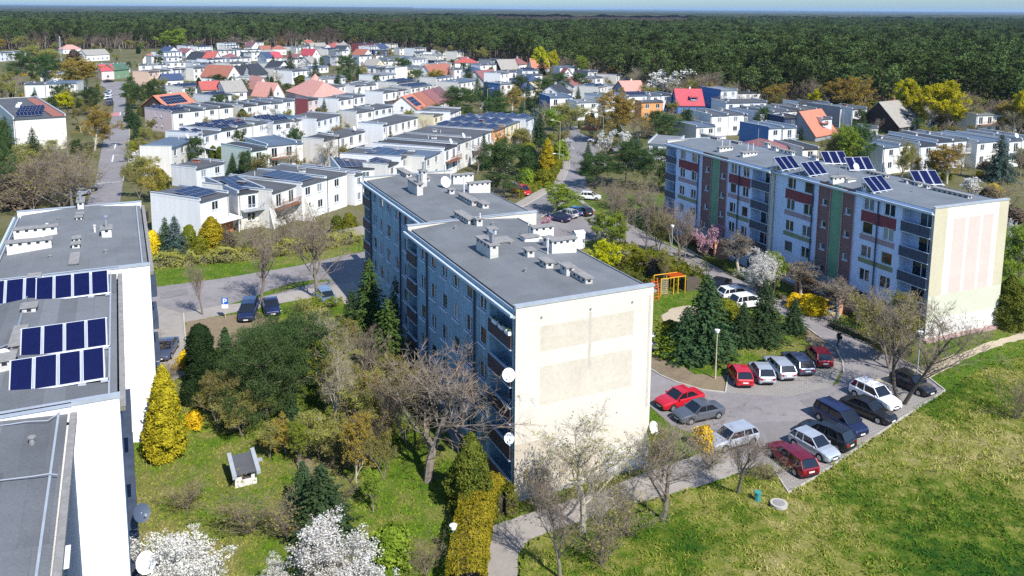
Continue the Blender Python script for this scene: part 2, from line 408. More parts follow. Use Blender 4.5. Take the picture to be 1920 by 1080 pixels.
sheet('bare_ground', [(1217, 650), (1300, 700), (1350, 705), (1362, 700), (1358, 737), (1317, 732), (1267, 717), (1217, 691), (1190, 700), (1190, 650)], 2, m_dirt, uneven=0.2)
sheet('bare_ground', [(1502, 607), (1530, 628), (1566, 653), (1580, 690), (1556, 664), (1530, 655), (1512, 640)], 4, m_dirt, uneven=0.2)
sheet('sand_pit', [(1240, 592), (1262, 577), (1290, 572), (1310, 578), (1305, 596), (1270, 610), (1245, 607)], 4, m_sand, uneven=0.1)
sheet('dirt_track', [(1640, 712), (1760, 676), (1805, 660), (1860, 640), (1940, 616), (1940, 628), (1870, 650), (1815, 670), (1790, 685), (1700, 730)], 4, m_sand, uneven=0.15)
sheet('garden_path', [(548, 790), (572, 788), (582, 850), (592, 925), (560, 920), (556, 850)], 3, m_dirt, uneven=0.2)
sheet('footway', [(824, 780), (838, 778), (880, 850), (945, 925), (925, 930), (865, 860)], 3, m_pave)
sheet('footway', [(1130, 470), (1160, 462), (1192, 468), (1180, 482), (1120, 492)], 4, m_pave)
sheet('footway', [(1300, 462), (1352, 447), (1368, 455), (1318, 472)], 4, m_pave)
sheet('footway', [(1505, 600), (1548, 575), (1578, 590), (1562, 606)], 4, m_pave)
sheet('garden_path', [(1085, 376), (1092, 375), (1118, 395), (1110, 397)], 3, m_pave)
sheet('verge', [(1105, 262), (1130, 258), (1150, 262), (1140, 268), (1112, 269)], 5, m_lawn)
for q_ in ([(1260, 722), (1300, 735), (1340, 752), (1300, 765), (1262, 745)], [(1500, 750), (1560, 742), (1575, 755), (1520, 768)], [(1540, 640), (1560, 650), (1572, 668), (1562, 668)], [(300, 548), (350, 541), (352, 552), (302, 560)], [(560, 508), (610, 500), (612, 508), (566, 517)], [(1075, 310), (1090, 308), (1092, 325), (1078, 328)]):
    sheet('patched_asphalt', q_, 6, m_asph3, uneven=0.08)
for k in [[(1360, 737), (1366, 704), (1555, 663)], [(1217, 691), (1240, 705), (1267, 717), (1317, 732), (1360, 737)], [(1582, 700), (1580, 680), (1567, 653), (1530, 628), (1500, 605)],
          [(1660, 657), (1713, 687), (1772, 733)], [(1772, 733), (1673, 797), (1527, 897), (1478, 925), (1448, 877)], [(1015, 408), (1042, 392), (1062, 374), (1112, 374)],
          [(344, 588), (348, 640), (352, 690)], [(960, 392), (985, 386), (1030, 359), (1058, 337), (1068, 313), (1066, 290)], [(1172, 418), (1238, 453), (1342, 502), (1412, 535), (1480, 562)], [(231, 339), (241, 286), (243, 241)]]:
    kerb(k)
# painted markings of the far street
mb = MB()
def dash(a, b, wd=0.15, z=0.06):
    P = [at(*a), at(*b)]; L, Rr = strip(P, wd, 0)
    mb.face([(Rr[0].x, Rr[0].y, z), (Rr[1].x, Rr[1].y, z), (L[1].x, L[1].y, z), (L[0].x, L[0].y, z)])
for a, b in [((233, 207), (233, 217)), ((230, 222), (229, 229)), ((215, 281), (200, 282)), ((217, 270), (215, 279)), ((214, 291), (238, 291)), ((213, 291), (210, 304)), ((178, 345), (226, 341)), ((205, 235), (243, 234)), ((200, 247), (243, 246)), ((226, 211), (225, 217))]:
    dash(a, b, 0.3)
o = mb.build('road_marking', m_white); o["kind"] = 'structure'
sheet('road_marking', [(204, 219), (207, 212), (226, 210), (224, 217)], 6, m_redp)

# meadow: uneven tussocky sheet right of the parking kerb and below the path
MEADPX = [(1478, 926), (1527, 898), (1673, 799), (1774, 735), (1800, 715), (1850, 690), (1935, 660), (2300, 620), (3200, 560), (3200, 1500), (940, 1500), (972, 1100), (975, 1045), (992, 1018), (1035, 1002), (1075, 988), (1173, 953), (1273, 926), (1332, 911), (1392, 888), (1440, 872), (1450, 884)]
MEAD = np.array([tuple(at(x, y)[:2]) for x, y in MEADPX])
def inside(px, py, poly):
    n = len(poly); r = np.zeros(px.shape, bool); j = n - 1
    for i in range(n):
        xi, yi = poly[i]; xj, yj = poly[j]
        c = ((yi > py) != (yj > py)) & (px < (xj - xi) * (py - yi) / (yj - yi + 1e-12) + xi)
        r ^= c; j = i
    return r
rng = np.random.default_rng(5)
def vnoise(x, y, s, seed=0):
    "smooth value noise, numpy"
    x = x / s + seed * 17.3; y = y / s + seed * 9.1
    xi, yi = np.floor(x).astype(int), np.floor(y).astype(int); fx, fy = x - xi, y - yi
    h = lambda a, b: (np.sin(a * 127.1 + b * 311.7 + seed) * 43758.5453) % 1.0
    fx, fy = fx * fx * (3 - 2 * fx), fy * fy * (3 - 2 * fy)
    return (h(xi, yi) * (1 - fx) + h(xi + 1, yi) * fx) * (1 - fy) + (h(xi, yi + 1) * (1 - fx) + h(xi + 1, yi + 1) * fx) * fy
st = 0.34
X, Y = np.meshgrid(np.arange(0, 84, st), np.arange(36, 92, st)); ok = inside(X, Y, MEAD)
Zm = 0.012 + 0.22 * (vnoise(X, Y, 1.1, 1) ** 2) + 0.1 * vnoise(X, Y, 0.45, 2) + 0.15 * vnoise(X, Y, 6, 3)
X2 = X + rng.uniform(-.1, .1, X.shape); Y2 = Y + rng.uniform(-.1, .1, X.shape)
idx = -np.ones(X.shape, int); idx[ok] = np.arange(ok.sum())
q = (idx[:-1, :-1] >= 0) & (idx[1:, :-1] >= 0) & (idx[1:, 1:] >= 0) & (idx[:-1, 1:] >= 0)
F = np.stack([idx[:-1, :-1][q], idx[:-1, 1:][q], idx[1:, 1:][q], idx[1:, :-1][q]], 1)
me = bpy.data.meshes.new('meadow'); me.from_pydata(np.stack([X2[ok], Y2[ok], Zm[ok]], 1).tolist(), [], F.tolist()); me.materials.append(m_meadow)
me.polygons.foreach_set("use_smooth", np.ones(len(F), bool))
o = link('meadow', me); o["kind"] = 'structure'
sheet('meadow_ground', MEADPX, 2, m_meadow)

# grass blades over lawns and meadow (stuff)
m_grassm = ground_mat("grass_blades_meadow", [(0.38, (0.03, 0.1, 0.01)), (0.46, (0.1, 0.18, 0.015)), (0.52, (0.26, 0.28, 0.04)), (0.59, (0.42, 0.38, 0.13))], 0.075, 0.8, 0.25)
m_grassl = ground_mat("grass_blades_lawn", [(0.38, (0.07, 0.16, 0.01)), (0.47, (0.14, 0.23, 0.012)), (0.54, (0.23, 0.24, 0.04)), (0.62, (0.33, 0.28, 0.1))], 0.05, 0.5, 0.25)
def blades(name, P, h, wd, m, lean=0.5):
    N = len(P); a = rng.uniform(0, 2 * pi, N); hh = h * rng.uniform(0.5, 1.4, N); ww = wd * rng.uniform(0.6, 1.3, N)
    dx, dy = np.cos(a) * ww / 2, np.sin(a) * ww / 2
    lx, ly = rng.normal(0, lean, N) * hh, rng.normal(0, lean, N) * hh
    z0 = P[:, 2]
    V = np.stack([np.stack([P[:, 0] - dx, P[:, 1] - dy, z0], 1), np.stack([P[:, 0] + dx, P[:, 1] + dy, z0], 1),
                  np.stack([P[:, 0] + lx, P[:, 1] + ly, z0 + hh], 1)], 1)
    o = link(name, quads_mesh(name, V, [m], nv=3)); o["kind"] = 'stuff'; return o
N = 300000
px_ = np.stack([rng.uniform(0, 74, N), rng.uniform(36, 88, N)], 1)
k = inside(px_[:, 0], px_[:, 1], MEAD); px_ = px_[k]
z = 0.05 + 0.22 * (vnoise(px_[:, 0], px_[:, 1], 1.1, 1) ** 2) + 0.15 * vnoise(px_[:, 0], px_[:, 1], 6, 3)
dens = vnoise(px_[:, 0], px_[:, 1], 0.9, 7) > rng.uniform(0, 0.9, len(px_))
blades('meadow_grass', np.column_stack([px_, z])[dens], 0.17, 0.1, m_grassm, 0.8)
HARD = [np.array(p) for k_ in ('street', 'footway', 'driveway', 'car_park', 'access_road', 'block_paving', 'footpath', 'bare_ground', 'sand_pit', 'dirt_track', 'garden_path') for p in LAYER[k_]]
N = 330000
LP = np.array([tuple(at(x, y)[:2]) for x, y in [(230, 1080), (240, 640), (285, 480), (660, 455), (900, 400), (1060, 360), (1290, 368), (1500, 400), (1935, 440), (1980, 640), (1700, 760), (1450, 900), (1200, 960), (900, 1100)]])
yy = 36 + (145 - 36) * rng.random(N) ** 1.3; xx = rng.uniform(-1, 1, N) * (yy * 0.75)
k = inside(xx, yy, LP) & ~inside(xx, yy, MEAD)
for h_ in HARD: k &= ~inside(xx, yy, h_)
sel = np.column_stack([xx[k], yy[k], np.full(k.sum(), 0.004)])
blades('lawn_grass', sel, 0.11, 0.13, m_grassl, 0.8)
# ------------------------------------------------------------------ apartment blocks
m_cream = plaster("cream_gable_plaster", (0.69, 0.64, 0.55), 0.5, streak=False, fine=0.16)
m_whiteg = plaster("white_gable_plaster", (0.86, 0.86, 0.86), 0.12, fine=0.04)
m_bluepl = plaster("blue_grey_roughcast", (0.38, 0.54, 0.64), 0.55, fine=0.3)
m_lav = plaster("pale_blue_plaster", (0.6, 0.7, 0.9), 0.2, fine=0.15)
m_felt = felt("roof_felt", (0.17, 0.18, 0.19), 1.0, k=0.1)
m_felt2 = felt("roof_felt_patched", (0.15, 0.158, 0.17), 1.05, k=0.36)
m_felt3 = felt("roof_felt_blue", (0.17, 0.19, 0.215), 1.0, k=0.08)
m_metal = plain("zinc_flashing", (0.42, 0.45, 0.48), 0.5, 0.12, 2.0, metal=0.3)
m_gutter = plain("gutter_grey", (0.45, 0.52, 0.58), 0.5, 0.1, 2.0)
m_dark = plain("dark_interior", (0.025, 0.028, 0.035), 0.8, 0.3, 2.0)
m_frame = plain("white_window_frame", (0.75, 0.76, 0.78), 0.5, 0.05)
m_glass = glass("window_glass")
m_bal = plain("brown_balcony_panel", (0.075, 0.055, 0.06), 0.7, 0.25, 2.0)
m_bal2 = plain("navy_balcony_panel", (0.05, 0.065, 0.1), 0.6, 0.25, 2.0)
m_concr = plain("weathered_concrete", (0.33, 0.31, 0.28), 0.9, 0.25, 1.5)
m_chim = plain("chimney_plaster", (0.5, 0.48, 0.45), 0.9, 0.25, 2.5)
m_chimw = plain("white_chimney_plaster", (0.62, 0.6, 0.57), 0.9, 0.1, 2.5)
m_cap = plain("concrete_cap", (0.24, 0.23, 0.22), 0.9, 0.25, 2.5)
m_pipe = plain("steel_flue", (0.5, 0.52, 0.55), 0.35, 0.1, 2.0, metal=0.7)
m_pv = plain("solar_cell_blue", (0.003, 0.006, 0.045), 0.35, 0.15, 3.0, spec=0.15)
m_pvd = plain("solar_cell_dark", (0.008, 0.012, 0.04), 0.3, 0.2, 3.0, spec=0.25)
m_alu = plain("aluminium_frame", (0.46, 0.49, 0.54), 0.4, 0.05, 2.0, metal=0.2)
m_dish = plain("dish_white", (0.8, 0.8, 0.8), 0.5, 0.05)
m_dishd = plain("dish_dark", (0.06, 0.08, 0.12), 0.5, 0.1)
m_red = plain("red_band_paint", (0.2, 0.05, 0.06), 0.85, 0.15, 1.0)
m_pink = plain("pink_band_paint", (0.33, 0.25, 0.28), 0.85, 0.12, 1.0)
m_olive = plain("olive_band_paint", (0.2, 0.24, 0.14), 0.85, 0.12, 1.0)
m_brown = plain("brown_stair_paint", (0.19, 0.11, 0.105), 0.85, 0.15, 1.0)
m_green = plain("green_stair_paint", (0.15, 0.29, 0.18), 0.85, 0.15, 1.0)
m_pinkl = plain("pink_pipe_paint", (0.5, 0.3, 0.33), 0.6, 0.1, 1.0)
m_orange = plain("apricot_porch_paint", (0.55, 0.27, 0.17), 0.85, 0.1, 1.0)
m_curt = plain("curtain", (0.45, 0.46, 0.48), 0.9, 0.2, 3.0)

_win = {}
def window(parent, loc, rz, w, h, style=0, name='window', split=True):
    "recessed window: frame with sill as the part, pane as its sub-part; x along the wall, -y outwards"
    key = (round(w, 2), round(h, 2), style)
    if key not in _win:
        f = MB(); t = 0.07
        f.box(-w/2, -w/2 + t, -0.05, 0.03, 0, h); f.box(w/2 - t, w/2, -0.05, 0.03, 0, h)
        f.box(-w/2 + t, w/2 - t, -0.05, 0.03, 0, t); f.box(-w/2 + t, w/2 - t, -0.05, 0.03, h - t, h)
        if style == 0: f.box(-0.045, 0.045, -0.055, 0.02, t, h - t)
        if style == 1: f.box(w * 0.12 - .045, w * 0.12 + .045, -0.055, 0.02, t, h - t)
        f.box(-w/2 - 0.08, w/2 + 0.08, -0.3, -0.05, -0.05, 0.0)
        g = MB(); g.face([(-w/2 + t, 0, t), (w/2 - t, 0, t), (w/2 - t, 0, h - t), (-w/2 + t, 0, h - t)])
        _win[key] = (f.mesh('window', [m_frame]), g.mesh('pane', [m_glass]))
    fm, gm = _win[key]
    o = link(name, fm, parent, loc, rz)
    if split: link('pane', gm, o)
    return o

def roofbox(parent, x, y, z, lx, ly, h, m=None, cap=True, pots=0, name='chimney', vents=True, hw=0.0):
    "ventilation stack: plastered body, dark slots, projecting slab"
    mb = MB(); m = m or m_chim
    mb.box(x, x + lx, y, y + ly, z - 0.3, z + h, 0)
    if vents:
        n = max(1, int(ly / 0.6))
        for k in range(n):
            yy = y + (k + 0.5) * ly / n
            mb.box(x - 0.012, x + lx + 0.012, yy - 0.13, yy + 0.13, z + h - 0.28, z + h - 0.1, 2)
        n = max(1, int(lx / 0.6))
        for k in range(n):
            xx = x + (k + 0.5) * lx / n
            mb.box(xx - 0.13, xx + 0.13, y - 0.012, y + ly + 0.012, z + h - 0.28, z + h - 0.1, 2)
    if cap: mb.box(x - 0.12, x + lx + 0.12, y - 0.12, y + ly + 0.12, z + h, z + h + 0.09, 1)
    o = mb.build(name, [m, m_cap, m_dark], parent)
    for k in range(pots):
        p = MB(); xx, yy = x + lx / 2, y + 0.3 + k * 0.45
        p.tube((xx, yy, z + h + 0.09), (xx, yy, z + h + 1.0), 0.13, n=8); p.tube((xx, yy, z + h + 0.98), (xx, yy, z + h + 1.06), 0.2, n=8)
        p.build('flue_pipe', m_pipe, o)
    return o
def pipe(parent, x, y, z, h, r=0.07, name='vent_pipe', m=None):
    p = MB(); p.tube((x, y, z - 0.2), (x, y, z + h), r, n=7); p.tube((x, y, z + h), (x, y, z + h + .06), r * 1.5, n=7); return p.build(name, m or m_chimw, parent)
def dish(parent, x, y, z, r, az, mat=None, arm=0.35, tilt=0.45):
    "satellite dish: dished reflector with feed arm on a bracket"
    d = MB(); A = Vector((cos(az), sin(az), 0)); N = (A * cos(tilt) + Vector((0, 0, sin(tilt)))).normalized()
    S = N.cross(Vector((0, 0, 1))).normalized(); T = S.cross(N).normalized(); c = Vector((x, y, z))
    rings = [(0, -0.16), (0.35, -0.14), (0.7, -0.08), (1.0, 0.0)]
    for k in range(14):
        a0, a1 = 2 * pi * k / 14, 2 * pi * (k + 1) / 14
        for i in range(3):
            P = lambda a, q: c + (S * cos(a) + T * sin(a) * 1.08) * r * q[0] + N * r * q[1]
            if i == 0: d.face([P(0, rings[0]), P(a0, rings[1]), P(a1, rings[1])], 0, True)
            else: d.face([P(a0, rings[i]), P(a0, rings[i + 1]), P(a1, rings[i + 1]), P(a1, rings[i])], 0, True)
    o = d.build('satellite_dish', [mat or m_dish], parent)
    b = MB(); b.tube(c - N * r * .14, c - N * (r * .14 + arm), 0.035, n=5); b.tube(c - T * r * 0.9, c + N * r * 0.8 - T * r * 0.35, 0.02, n=4)
    b.box(*(lambda q: (q.x - .05, q.x + .05, q.y - .05, q.y + .05, q.z - .05, q.z + .05))(c + N * r * 0.8 - T * r * 0.3))
    b.build('feed_arm', m_metal, o)
    return o
def collector(parent, x, y, z, n, w, l, tilt, rz=0.0, name='solar_array', gap=0.09, m=None, rods=False):
    "row of n tilted solar collectors on a rack; panels face local -y"
    fr = MB(); W = n * (w + gap) - gap; c, s = cos(tilt), sin(tilt)
    e = empty_part(name, fr, None, parent, (x, y, z), rz, build=False)
    for a in (0.0,):
        fr.tube((-0.15, 0, 0.12), (W + 0.15, 0, 0.12), 0.045, n=5)
        fr.tube((-0.05, l * c, l * s + 0.1), (W + 0.05, l * c, l * s + 0.1), 0.04, n=5)
    for k in range(n + 1):
        xx = min(max(k * (w + gap) - gap / 2, 0.0), W)
        fr.tube((xx, 0, 0.1), (xx, l * c, l * s + 0.08), 0.035, n=4); fr.tube((xx, l * c, 0), (xx, l * c, l * s + 0.08), 0.035, n=4)
        fr.tube((xx, 0.2, 0), (xx, l * c, 0), 0.03, n=4); fr.box(xx - .2, xx + .2, -.15, .25, 0, .08)
    rk = fr.build(name, m_alu, parent, loc=(x, y, z), rz=rz)
    t = 0.045; p = MB()
    def slab(x0, x1, y0, y1, h, mi):
        P = lambda a, b, hh: (a, b * c - hh * s, 0.14 + b * s + hh * c)
        a = [(x0, y0), (x1, y0), (x1, y1), (x0, y1)]
        p.face([P(*q, h) for q in a], mi); p.face([P(*q, -0.06) for q in a[::-1]], mi)
        for k in range(4): p.face([P(*a[k], -0.06), P(*a[(k + 1) % 4], -0.06), P(*a[(k + 1) % 4], h), P(*a[k], h)], mi)
    slab(0, w, 0, l, 0.03, 1); slab(t, w - t, t, l - t, 0.036, 0)
    pm = p.mesh('solar_panel', [m or m_pv, m_alu])
    for k in range(n): link('solar_panel', pm, rk, (k * (w + gap), 0, 0))
    return rk
def empty_part(*a, **k): return None

class Block:
    def __init__(s, name, u, v, head, label, H_=14.3, sunk=0.0):
        th = radians(head); n = Vector((cos(th), sin(th), 0)); d = Vector((-sin(th), cos(th), 0))
        s.e = empty(name, (n * u + d * v), th); s.H = H_; tag(s.e, label, 'apartment block')
    def section(s, x0, y0, W, L, wallm, gablem, roofm, ops_left, mf=None, matlist=None, cutx=(), cutz=(), gable_band=None, front=True, back=True, gmf=None, gcut=None, gmats=None):
        """x0..x0+W, y0..y0+L.  left facade (local -x) has openings given as (y_centre, w, z0, z1, depth)"""
        H_ = s.H; Z = H_ + 0.35; R = H_ - 0.05; ridge = 0.45
        # left facade: starts at far end so that U x Z points to -x
        mb = MB(); ml = matlist or [wallm]
        ops = [(L - (c + w_ / 2), L - (c - w_ / 2), a, b, dp) for c, w_, a, b, dp in ops_left]
        mb.wall((x0, y0 + L, 0), (0, -1, 0), L, 0, H_, ops, 0.2, 0, rev=0, cutx=[L - c for c in cutx], cutz=cutz, mf=(lambda a, z: mf(L - a, z)) if mf else None)
        mb.build('facade', ml, s.e)
        mb = MB(); mb.wall((x0 + W, y0, 0), (0, 1, 0), L, 0, H_, [], 0.2); mb.build('rear_wall', [wallm], s.e)
        t = 0.28
        if front:
            mb = MB()
            if gmf: mb.wall((x0, y0, 0), (1, 0, 0), W, 0, Z, [], 0.2, mf=gmf, cutx=gcut[0], cutz=gcut[1])
            else: mb.wall((x0, y0, 0), (1, 0, 0), W, 0, Z, [], 0.2)
            mb.wall((x0 + W, y0 + t, 0), (-1, 0, 0), W, H_ - 0.5, Z, [], 0.2)
            mb.face([(x0, y0, 0), (x0, y0 - .0, Z), (x0, y0 + t, Z), (x0, y0 + t, 0)][::-1]); mb.face([(x0 + W, y0, 0), (x0 + W, y0 + t, 0), (x0 + W, y0 + t, Z), (x0 + W, y0, Z)])
            mb.build('gable_wall', gmats or [gablem], s.e)
            c = MB(); c.box(x0 - 0.06, x0 + W + 0.06, y0 - 0.06, y0 + t + 0.08, Z, Z + 0.05); c.box(x0 - 0.06, x0 + W + .06, y0 - 0.06, y0 - 0.03, Z - 0.12, Z)
            c.build('coping', m_metal, s.e)
        if back:
            mb = MB(); y1 = y0 + L
            mb.wall((x0, y1 - t, 0), (1, 0, 0), W, H_ - 0.5, Z, [], 0.2); mb.wall((x0 + W, y1, 0), (-1, 0, 0), W, 0, Z, [], 0.2)
            mb.face([(x0, y1 - t, 0), (x0, y1 - t, Z), (x0, y1, Z), (x0, y1, 0)]); mb.face([(x0 + W, y1 - t, 0), (x0 + W, y1, 0), (x0 + W, y1, Z), (x0 + W, y1 - t, Z)])
            mb.build('gable_wall', [gablem if front else m_cream], s.e)
            c = MB(); c.box(x0 - 0.06, x0 + W + 0.06, y1 - t - 0.08, y1 + 0.06, Z, Z + 0.05); c.build('coping', m_metal, s.e)
        # roof: low ridge along the middle, eaves with a gutter ledge
        r = MB(); xa, xb, xm = x0 + 0.35, x0 + W - 0.1, x0 + W * 0.5; ya, yb = y0 + (t if front else 0), y0 + L - (t if back else 0)
        r.face([(xa, ya, R), (xm, ya, R + ridge), (xm, yb, R + ridge), (xa, yb, R)]); r.face([(xm, ya, R + ridge), (xb, ya, R), (xb, yb, R), (xm, yb, R + ridge)])
        r.face([(xa, ya, R), (xa, yb, R), (xa, yb, R - .4), (xa, ya, R - .4)])
        r.build('roof', [roofm], s.e)
        g = MB(); g.box(x0 - 0.42, x0 - 0.22, y0 + 0.02, y0 + L - .02, H_ - 0.42, H_ - 0.2, 0); g.box(x0 - 0.22, xa, y0 + 0.03, y0 + L - 0.03, H_ - 0.52, H_ - 0.36, 1)
        g.box(x0 + 0.05, x0 + 0.2, y0 + t, y0 + L - t, H_ - 0.36, H_ - 0.1, 1)
        g.build('gutter', [m_gutter, m_metal], s.e)
        g = MB(); g.box(x0 + W, x0 + W + 0.3, y0 + 0.03, y0 + L - 0.03, H_ - 0.3, H_ - 0.12, 0); g.build('gutter', [m_cap], s.e)
    def downpipe(s, x, y, m=None, z0=0.1, z1=None, r=0.09):
        p = MB(); p.tube((x - 0.14, y, z0), (x - 0.14, y, z1 or s.H - 0.4), r, n=6); return p.build('downpipe', m or m_bal2, s.e)
    def win(s, x, y, z, w_, h, style=0):
        return window(s.e, (x + 0.13, y, z), -pi / 2, w_, h, style)
    def loggia(s, x, y, z, w_, h, depth, bm, glazed=False, seed=0):
        "recessed balcony: side walls and ceiling come from the facade; here are slab, parapet, back windows"
        b = MB(); b.box(x - 0.16, x - 0.02, y - w_ / 2 - .02, y + w_ / 2 + .02, z - 0.14, z + 0.98); pr_ = b.build('balcony', [bm], s.e)
        r = MB(); r.box(x - 0.2, x + 0.02, y - w_ / 2 - .03, y + w_ / 2 + .03, z - 0.22, z - 0.14); r.box(x - 0.18, x + 0.0, y - w_ / 2 - .02, y + w_ / 2 + .02, z + .98, z + 1.03); r.build('railing', [m_gutter], pr_)
        rr = random.Random(seed)
        window(s.e, (x + depth - 0.06, y + (0.25 if rr.random() < .5 else -.3) * 1.0, z + 0.12), -pi / 2, min(1.9, w_ * .62), 2.1, rr.choice((0, 1)), name='balcony_window')
        return pr_

FL = [0.35 + 2.78 * k for k in range(5)]      # floor heights
WZ = [f + 0.98 for f in FL]; WH = 1.42
def block_c():
    b = Block('apartment_block', 24.1, 48.9, 24.7, 'blue grey five storey apartment block with blank cream end wall')
    e = b.e; L = 23.6; W = 11.5
    wy = [19.2, 16.5, 13.8, 11.1, 8.4, 5.7]
    for (x0, y0, fr, lw) in ((0, 0, True, ((2.45, 3.9), (22.1, 2.6))), (2.35, L, True, ((1.7, 2.6), (22.0, 3.2)))):
        if y0: wys = [18.9, 16.2, 13.5, 10.4, 7.7, 5.0]
        else: wys = wy
        ops = []
        for k in range(5):
            for c in wys: ops.append((c, 1.36, WZ[k], WZ[k] + WH, 0.22))
            for c, w_ in lw: ops.append((c, w_, FL[k], FL[k] + 2.5, 1.35))
        b.section(x0, y0, W, L, m_bluepl, m_cream, m_felt, ops)
        for k in range(5):
            for i, c in enumerate(wys): b.win(x0, y0 + c, WZ[k], 1.36, WH, (i + k) % 3)
            for c, w_ in lw: b.loggia(x0, y0 + c, FL[k], w_ - .05, 2.5, 1.35, m_bal, seed=k * 7 + int(c))
        for yy in ((7.0, 17.8) if not y0 else (9.0, 20.2)): b.downpipe(x0, y0 + yy)
    bb = plain("blue_balcony_lining", (0.25, 0.36, 0.5), 0.8, 0.1)
    # roof furniture, near section
    z = b.H + 0.25
    P = lambda x, y: (x, y)
    def rp(px, py, zz=None):
        "photo position on this roof -> local x, y"
        p = at(px, py, (zz or z)); v = e.matrix_basis.inverted() @ p if False else (Matrix.Rotation(-radians(24.7), 4, 'Z') @ (p - e.location)); return v.x, v.y
    def rb(px, py, lx, ly, h, m=None, pots=0, cap=True, name='chimney', vents=True):
        x, y = rp(px, py); return roofbox(e, x, y, z, lx, ly, h, m, cap, pots, name, vents)
    rb(878, 423, 0.7, 3.6, 0.55)                      # long low stack near the joint
    rb(894, 427, 0.6, 0.6, 0.8)
    rb(918, 443, 0.7, 0.7, 0.6); rb(919, 484, 0.75, 2.9, 1.05, pots=2)
    rb(989, 486, 0.65, 0.75, 0.7); rb(1024, 507, 0.65, 1.2, 0.6); rb(1062, 520, 0.7, 1.0, 0.75); rb(1098, 534, 0.6, 3.4, 0.45)
    rb(1025, 461, 0.7, 0.7, 0.6, m_chimw)
    rb(1035, 474, 2.4, 0.6, 1.0, m_chimw); rb(1000, 446, 2.1, 0.6, 0.9, m_chimw)
    x, y = rp(984, 453); roofbox(e, x, y, z, 1.4, 0.9, 0.3, m_dishw, True, 0, 'roof_hatch', False)
    x, y = rp(930, 460); roofbox(e, x, y, z, 1.6, 1.4, 0.2, m_cap, True, 0, 'roof_hatch', False)
    for px, py in ((900, 426), (991, 442), (1027, 476)): x, y = rp(px, py); pipe(e, x, y, z, 1.3, 0.06)
    for px, py in ((854, 429), (923, 422), (985, 510), (1047, 498), (958, 460)): x, y = rp(px, py); pipe(e, x, y, z, 0.25, 0.1, m=m_cap)
    # far section
    rb(782, 366, 0.7, 3.2, 1.2, pots=2); rb(762, 334, 0.7, 3.8, 0.5); rb(790, 352, 0.7, 0.9, 1.9, m_chim, 1); rb(797, 342, .6, 2.6, .5)
    rb(843, 366, .6, .7, .6); rb(864, 376, .6, .7, .6); rb(885, 388, .7, 2.9, .6); rb(905, 392, .7, 1.6, .5)
    rb(880, 360, 2.6, .6, .95, m_chimw); rb(850, 344, 2.6, .6, .95, m_chimw)
    for px, py in ((793, 352), (870, 360), (845, 343)): x, y = rp(px, py); pipe(e, x, y, z, 1.6, 0.08)
    x, y = rp(834, 352); pipe(e, x, y, z, 2.6, 0.035, 'antenna_mast', m_pipe); dish(e, x, y - .3, z + 0.75, 0.62, -pi * .45)
    # dishes on the facade, flower boxes on the top balcony
    def fp(px, py, x0=-0.5):
        d = ray(px, py); n = Vector((cos(radians(24.7)), sin(radians(24.7)), 0)); t = (24.1 + x0) / (d[0] * n.x + d[1] * n.y)
        p = Vector((d[0] * t, d[1] * t, CAMZ + d[2] * t)); v = Matrix.Rotation(-radians(24.7), 4, 'Z') @ (p - e.location); return v
    for px, py, r, mt in ((954, 703, 0.45, None), (879, 766, 0.38, None), (955, 822, 0.36, None)):
        v = fp(px, py, -0.7); dish(e, v.x, v.y, v.z, r, -pi * .62, mt)
    for px, py in ((928, 603), (940, 613), (952, 623)):
        v = fp(px, py, -0.25); f = MB(); f.box(v.x - .12, v.x + .1, v.y - .35, v.y + .35, v.z - .12, v.z + .12); fo = f.build('flower_box', [m_dish], e)
        g = MB(); r = random.Random(int(px))
        for k in range(24):
            q = Vector((v.x + r.uniform(-.1, .1), v.y + r.uniform(-.33, .33), v.z + .12)); a = r.uniform(0, 6.28)
            g.face([q, q + Vector((cos(a) * .08, sin(a) * .08, .12)), q + Vector((-cos(a) * .05, sin(a) * .05, .2))])
        g.build('plant', [plain("potted_leaves", (0.05, 0.09, 0.03))], fo)
    # gable details: panel joint outlines in a slightly darker colour and a rusty streak
    g = MB(); m_line = plain("gable_joint_line", (0.6, 0.54, 0.44), 0.9, 0.1)
    for xx in (2.0, 6.0, 9.6): g.tube((xx, -0.012, 13.6), (xx, -.09, 13.6), 0.07, n=6)
    g.build('wall_bolt', [m_cap], e)
    g = MB()
    for z0_ in (12.9, 11.0, 9.9, 6.9): g.box(1.9, 9.8, -0.004, 0.0, z0_, z0_ + 0.035)
    g.box(1.9, 1.94, -.006, -.002, 11.0, 12.9); g.box(9.76, 9.8, -.006, -.002, 11.0, 12.9)
    g.build('panel_joint', [m_line], e)
    for i_, (x_0, x_1, z_0, z_1, c_) in enumerate(((1.94, 9.76, 11.04, 12.9, (.61, .55, .45)), (1.94, 9.76, 7.0, 9.9, (.62, .56, .46)), (0.02, 3.2, .36, 4.4, (.57, .5, .4)), (7.6, 11.48, .4, 2.6, (.7, .67, .62)), (3.3, 7.5, .4, 3.4, (.66, .58, .47)), (5.9, 6.12, 9.0, 13.4, (.55, .5, .42)), (11.1, 11.3, 5.0, 13.9, (.57, .52, .44)), (0.3, 2.0, 4.5, 6.8, (.66, .61, .52)))):
        q_ = MB(); q_.face([(x_0, -.003 - .0006 * i_, z_0), (x_1, -.003 - .0006 * i_, z_0), (x_1, -.003 - .0006 * i_, z_1), (x_0, -.003 - .0006 * i_, z_1)]); q_.build('plaster_patch', [plaster('gable_patch_%d' % i_, c_, .7, streak=False, fine=.16)], e)
    # right-hand side dishes
    dish(e, W + 0.35, -0.2, 3.2, 0.5, -pi * .4)
    # plinth and cellar strip
    p = MB(); p.box(-0.03, W + 0.03, -0.03, L * 2 - 1, 0, 0.34); p.build('plinth', [m_concr], e)
    return b
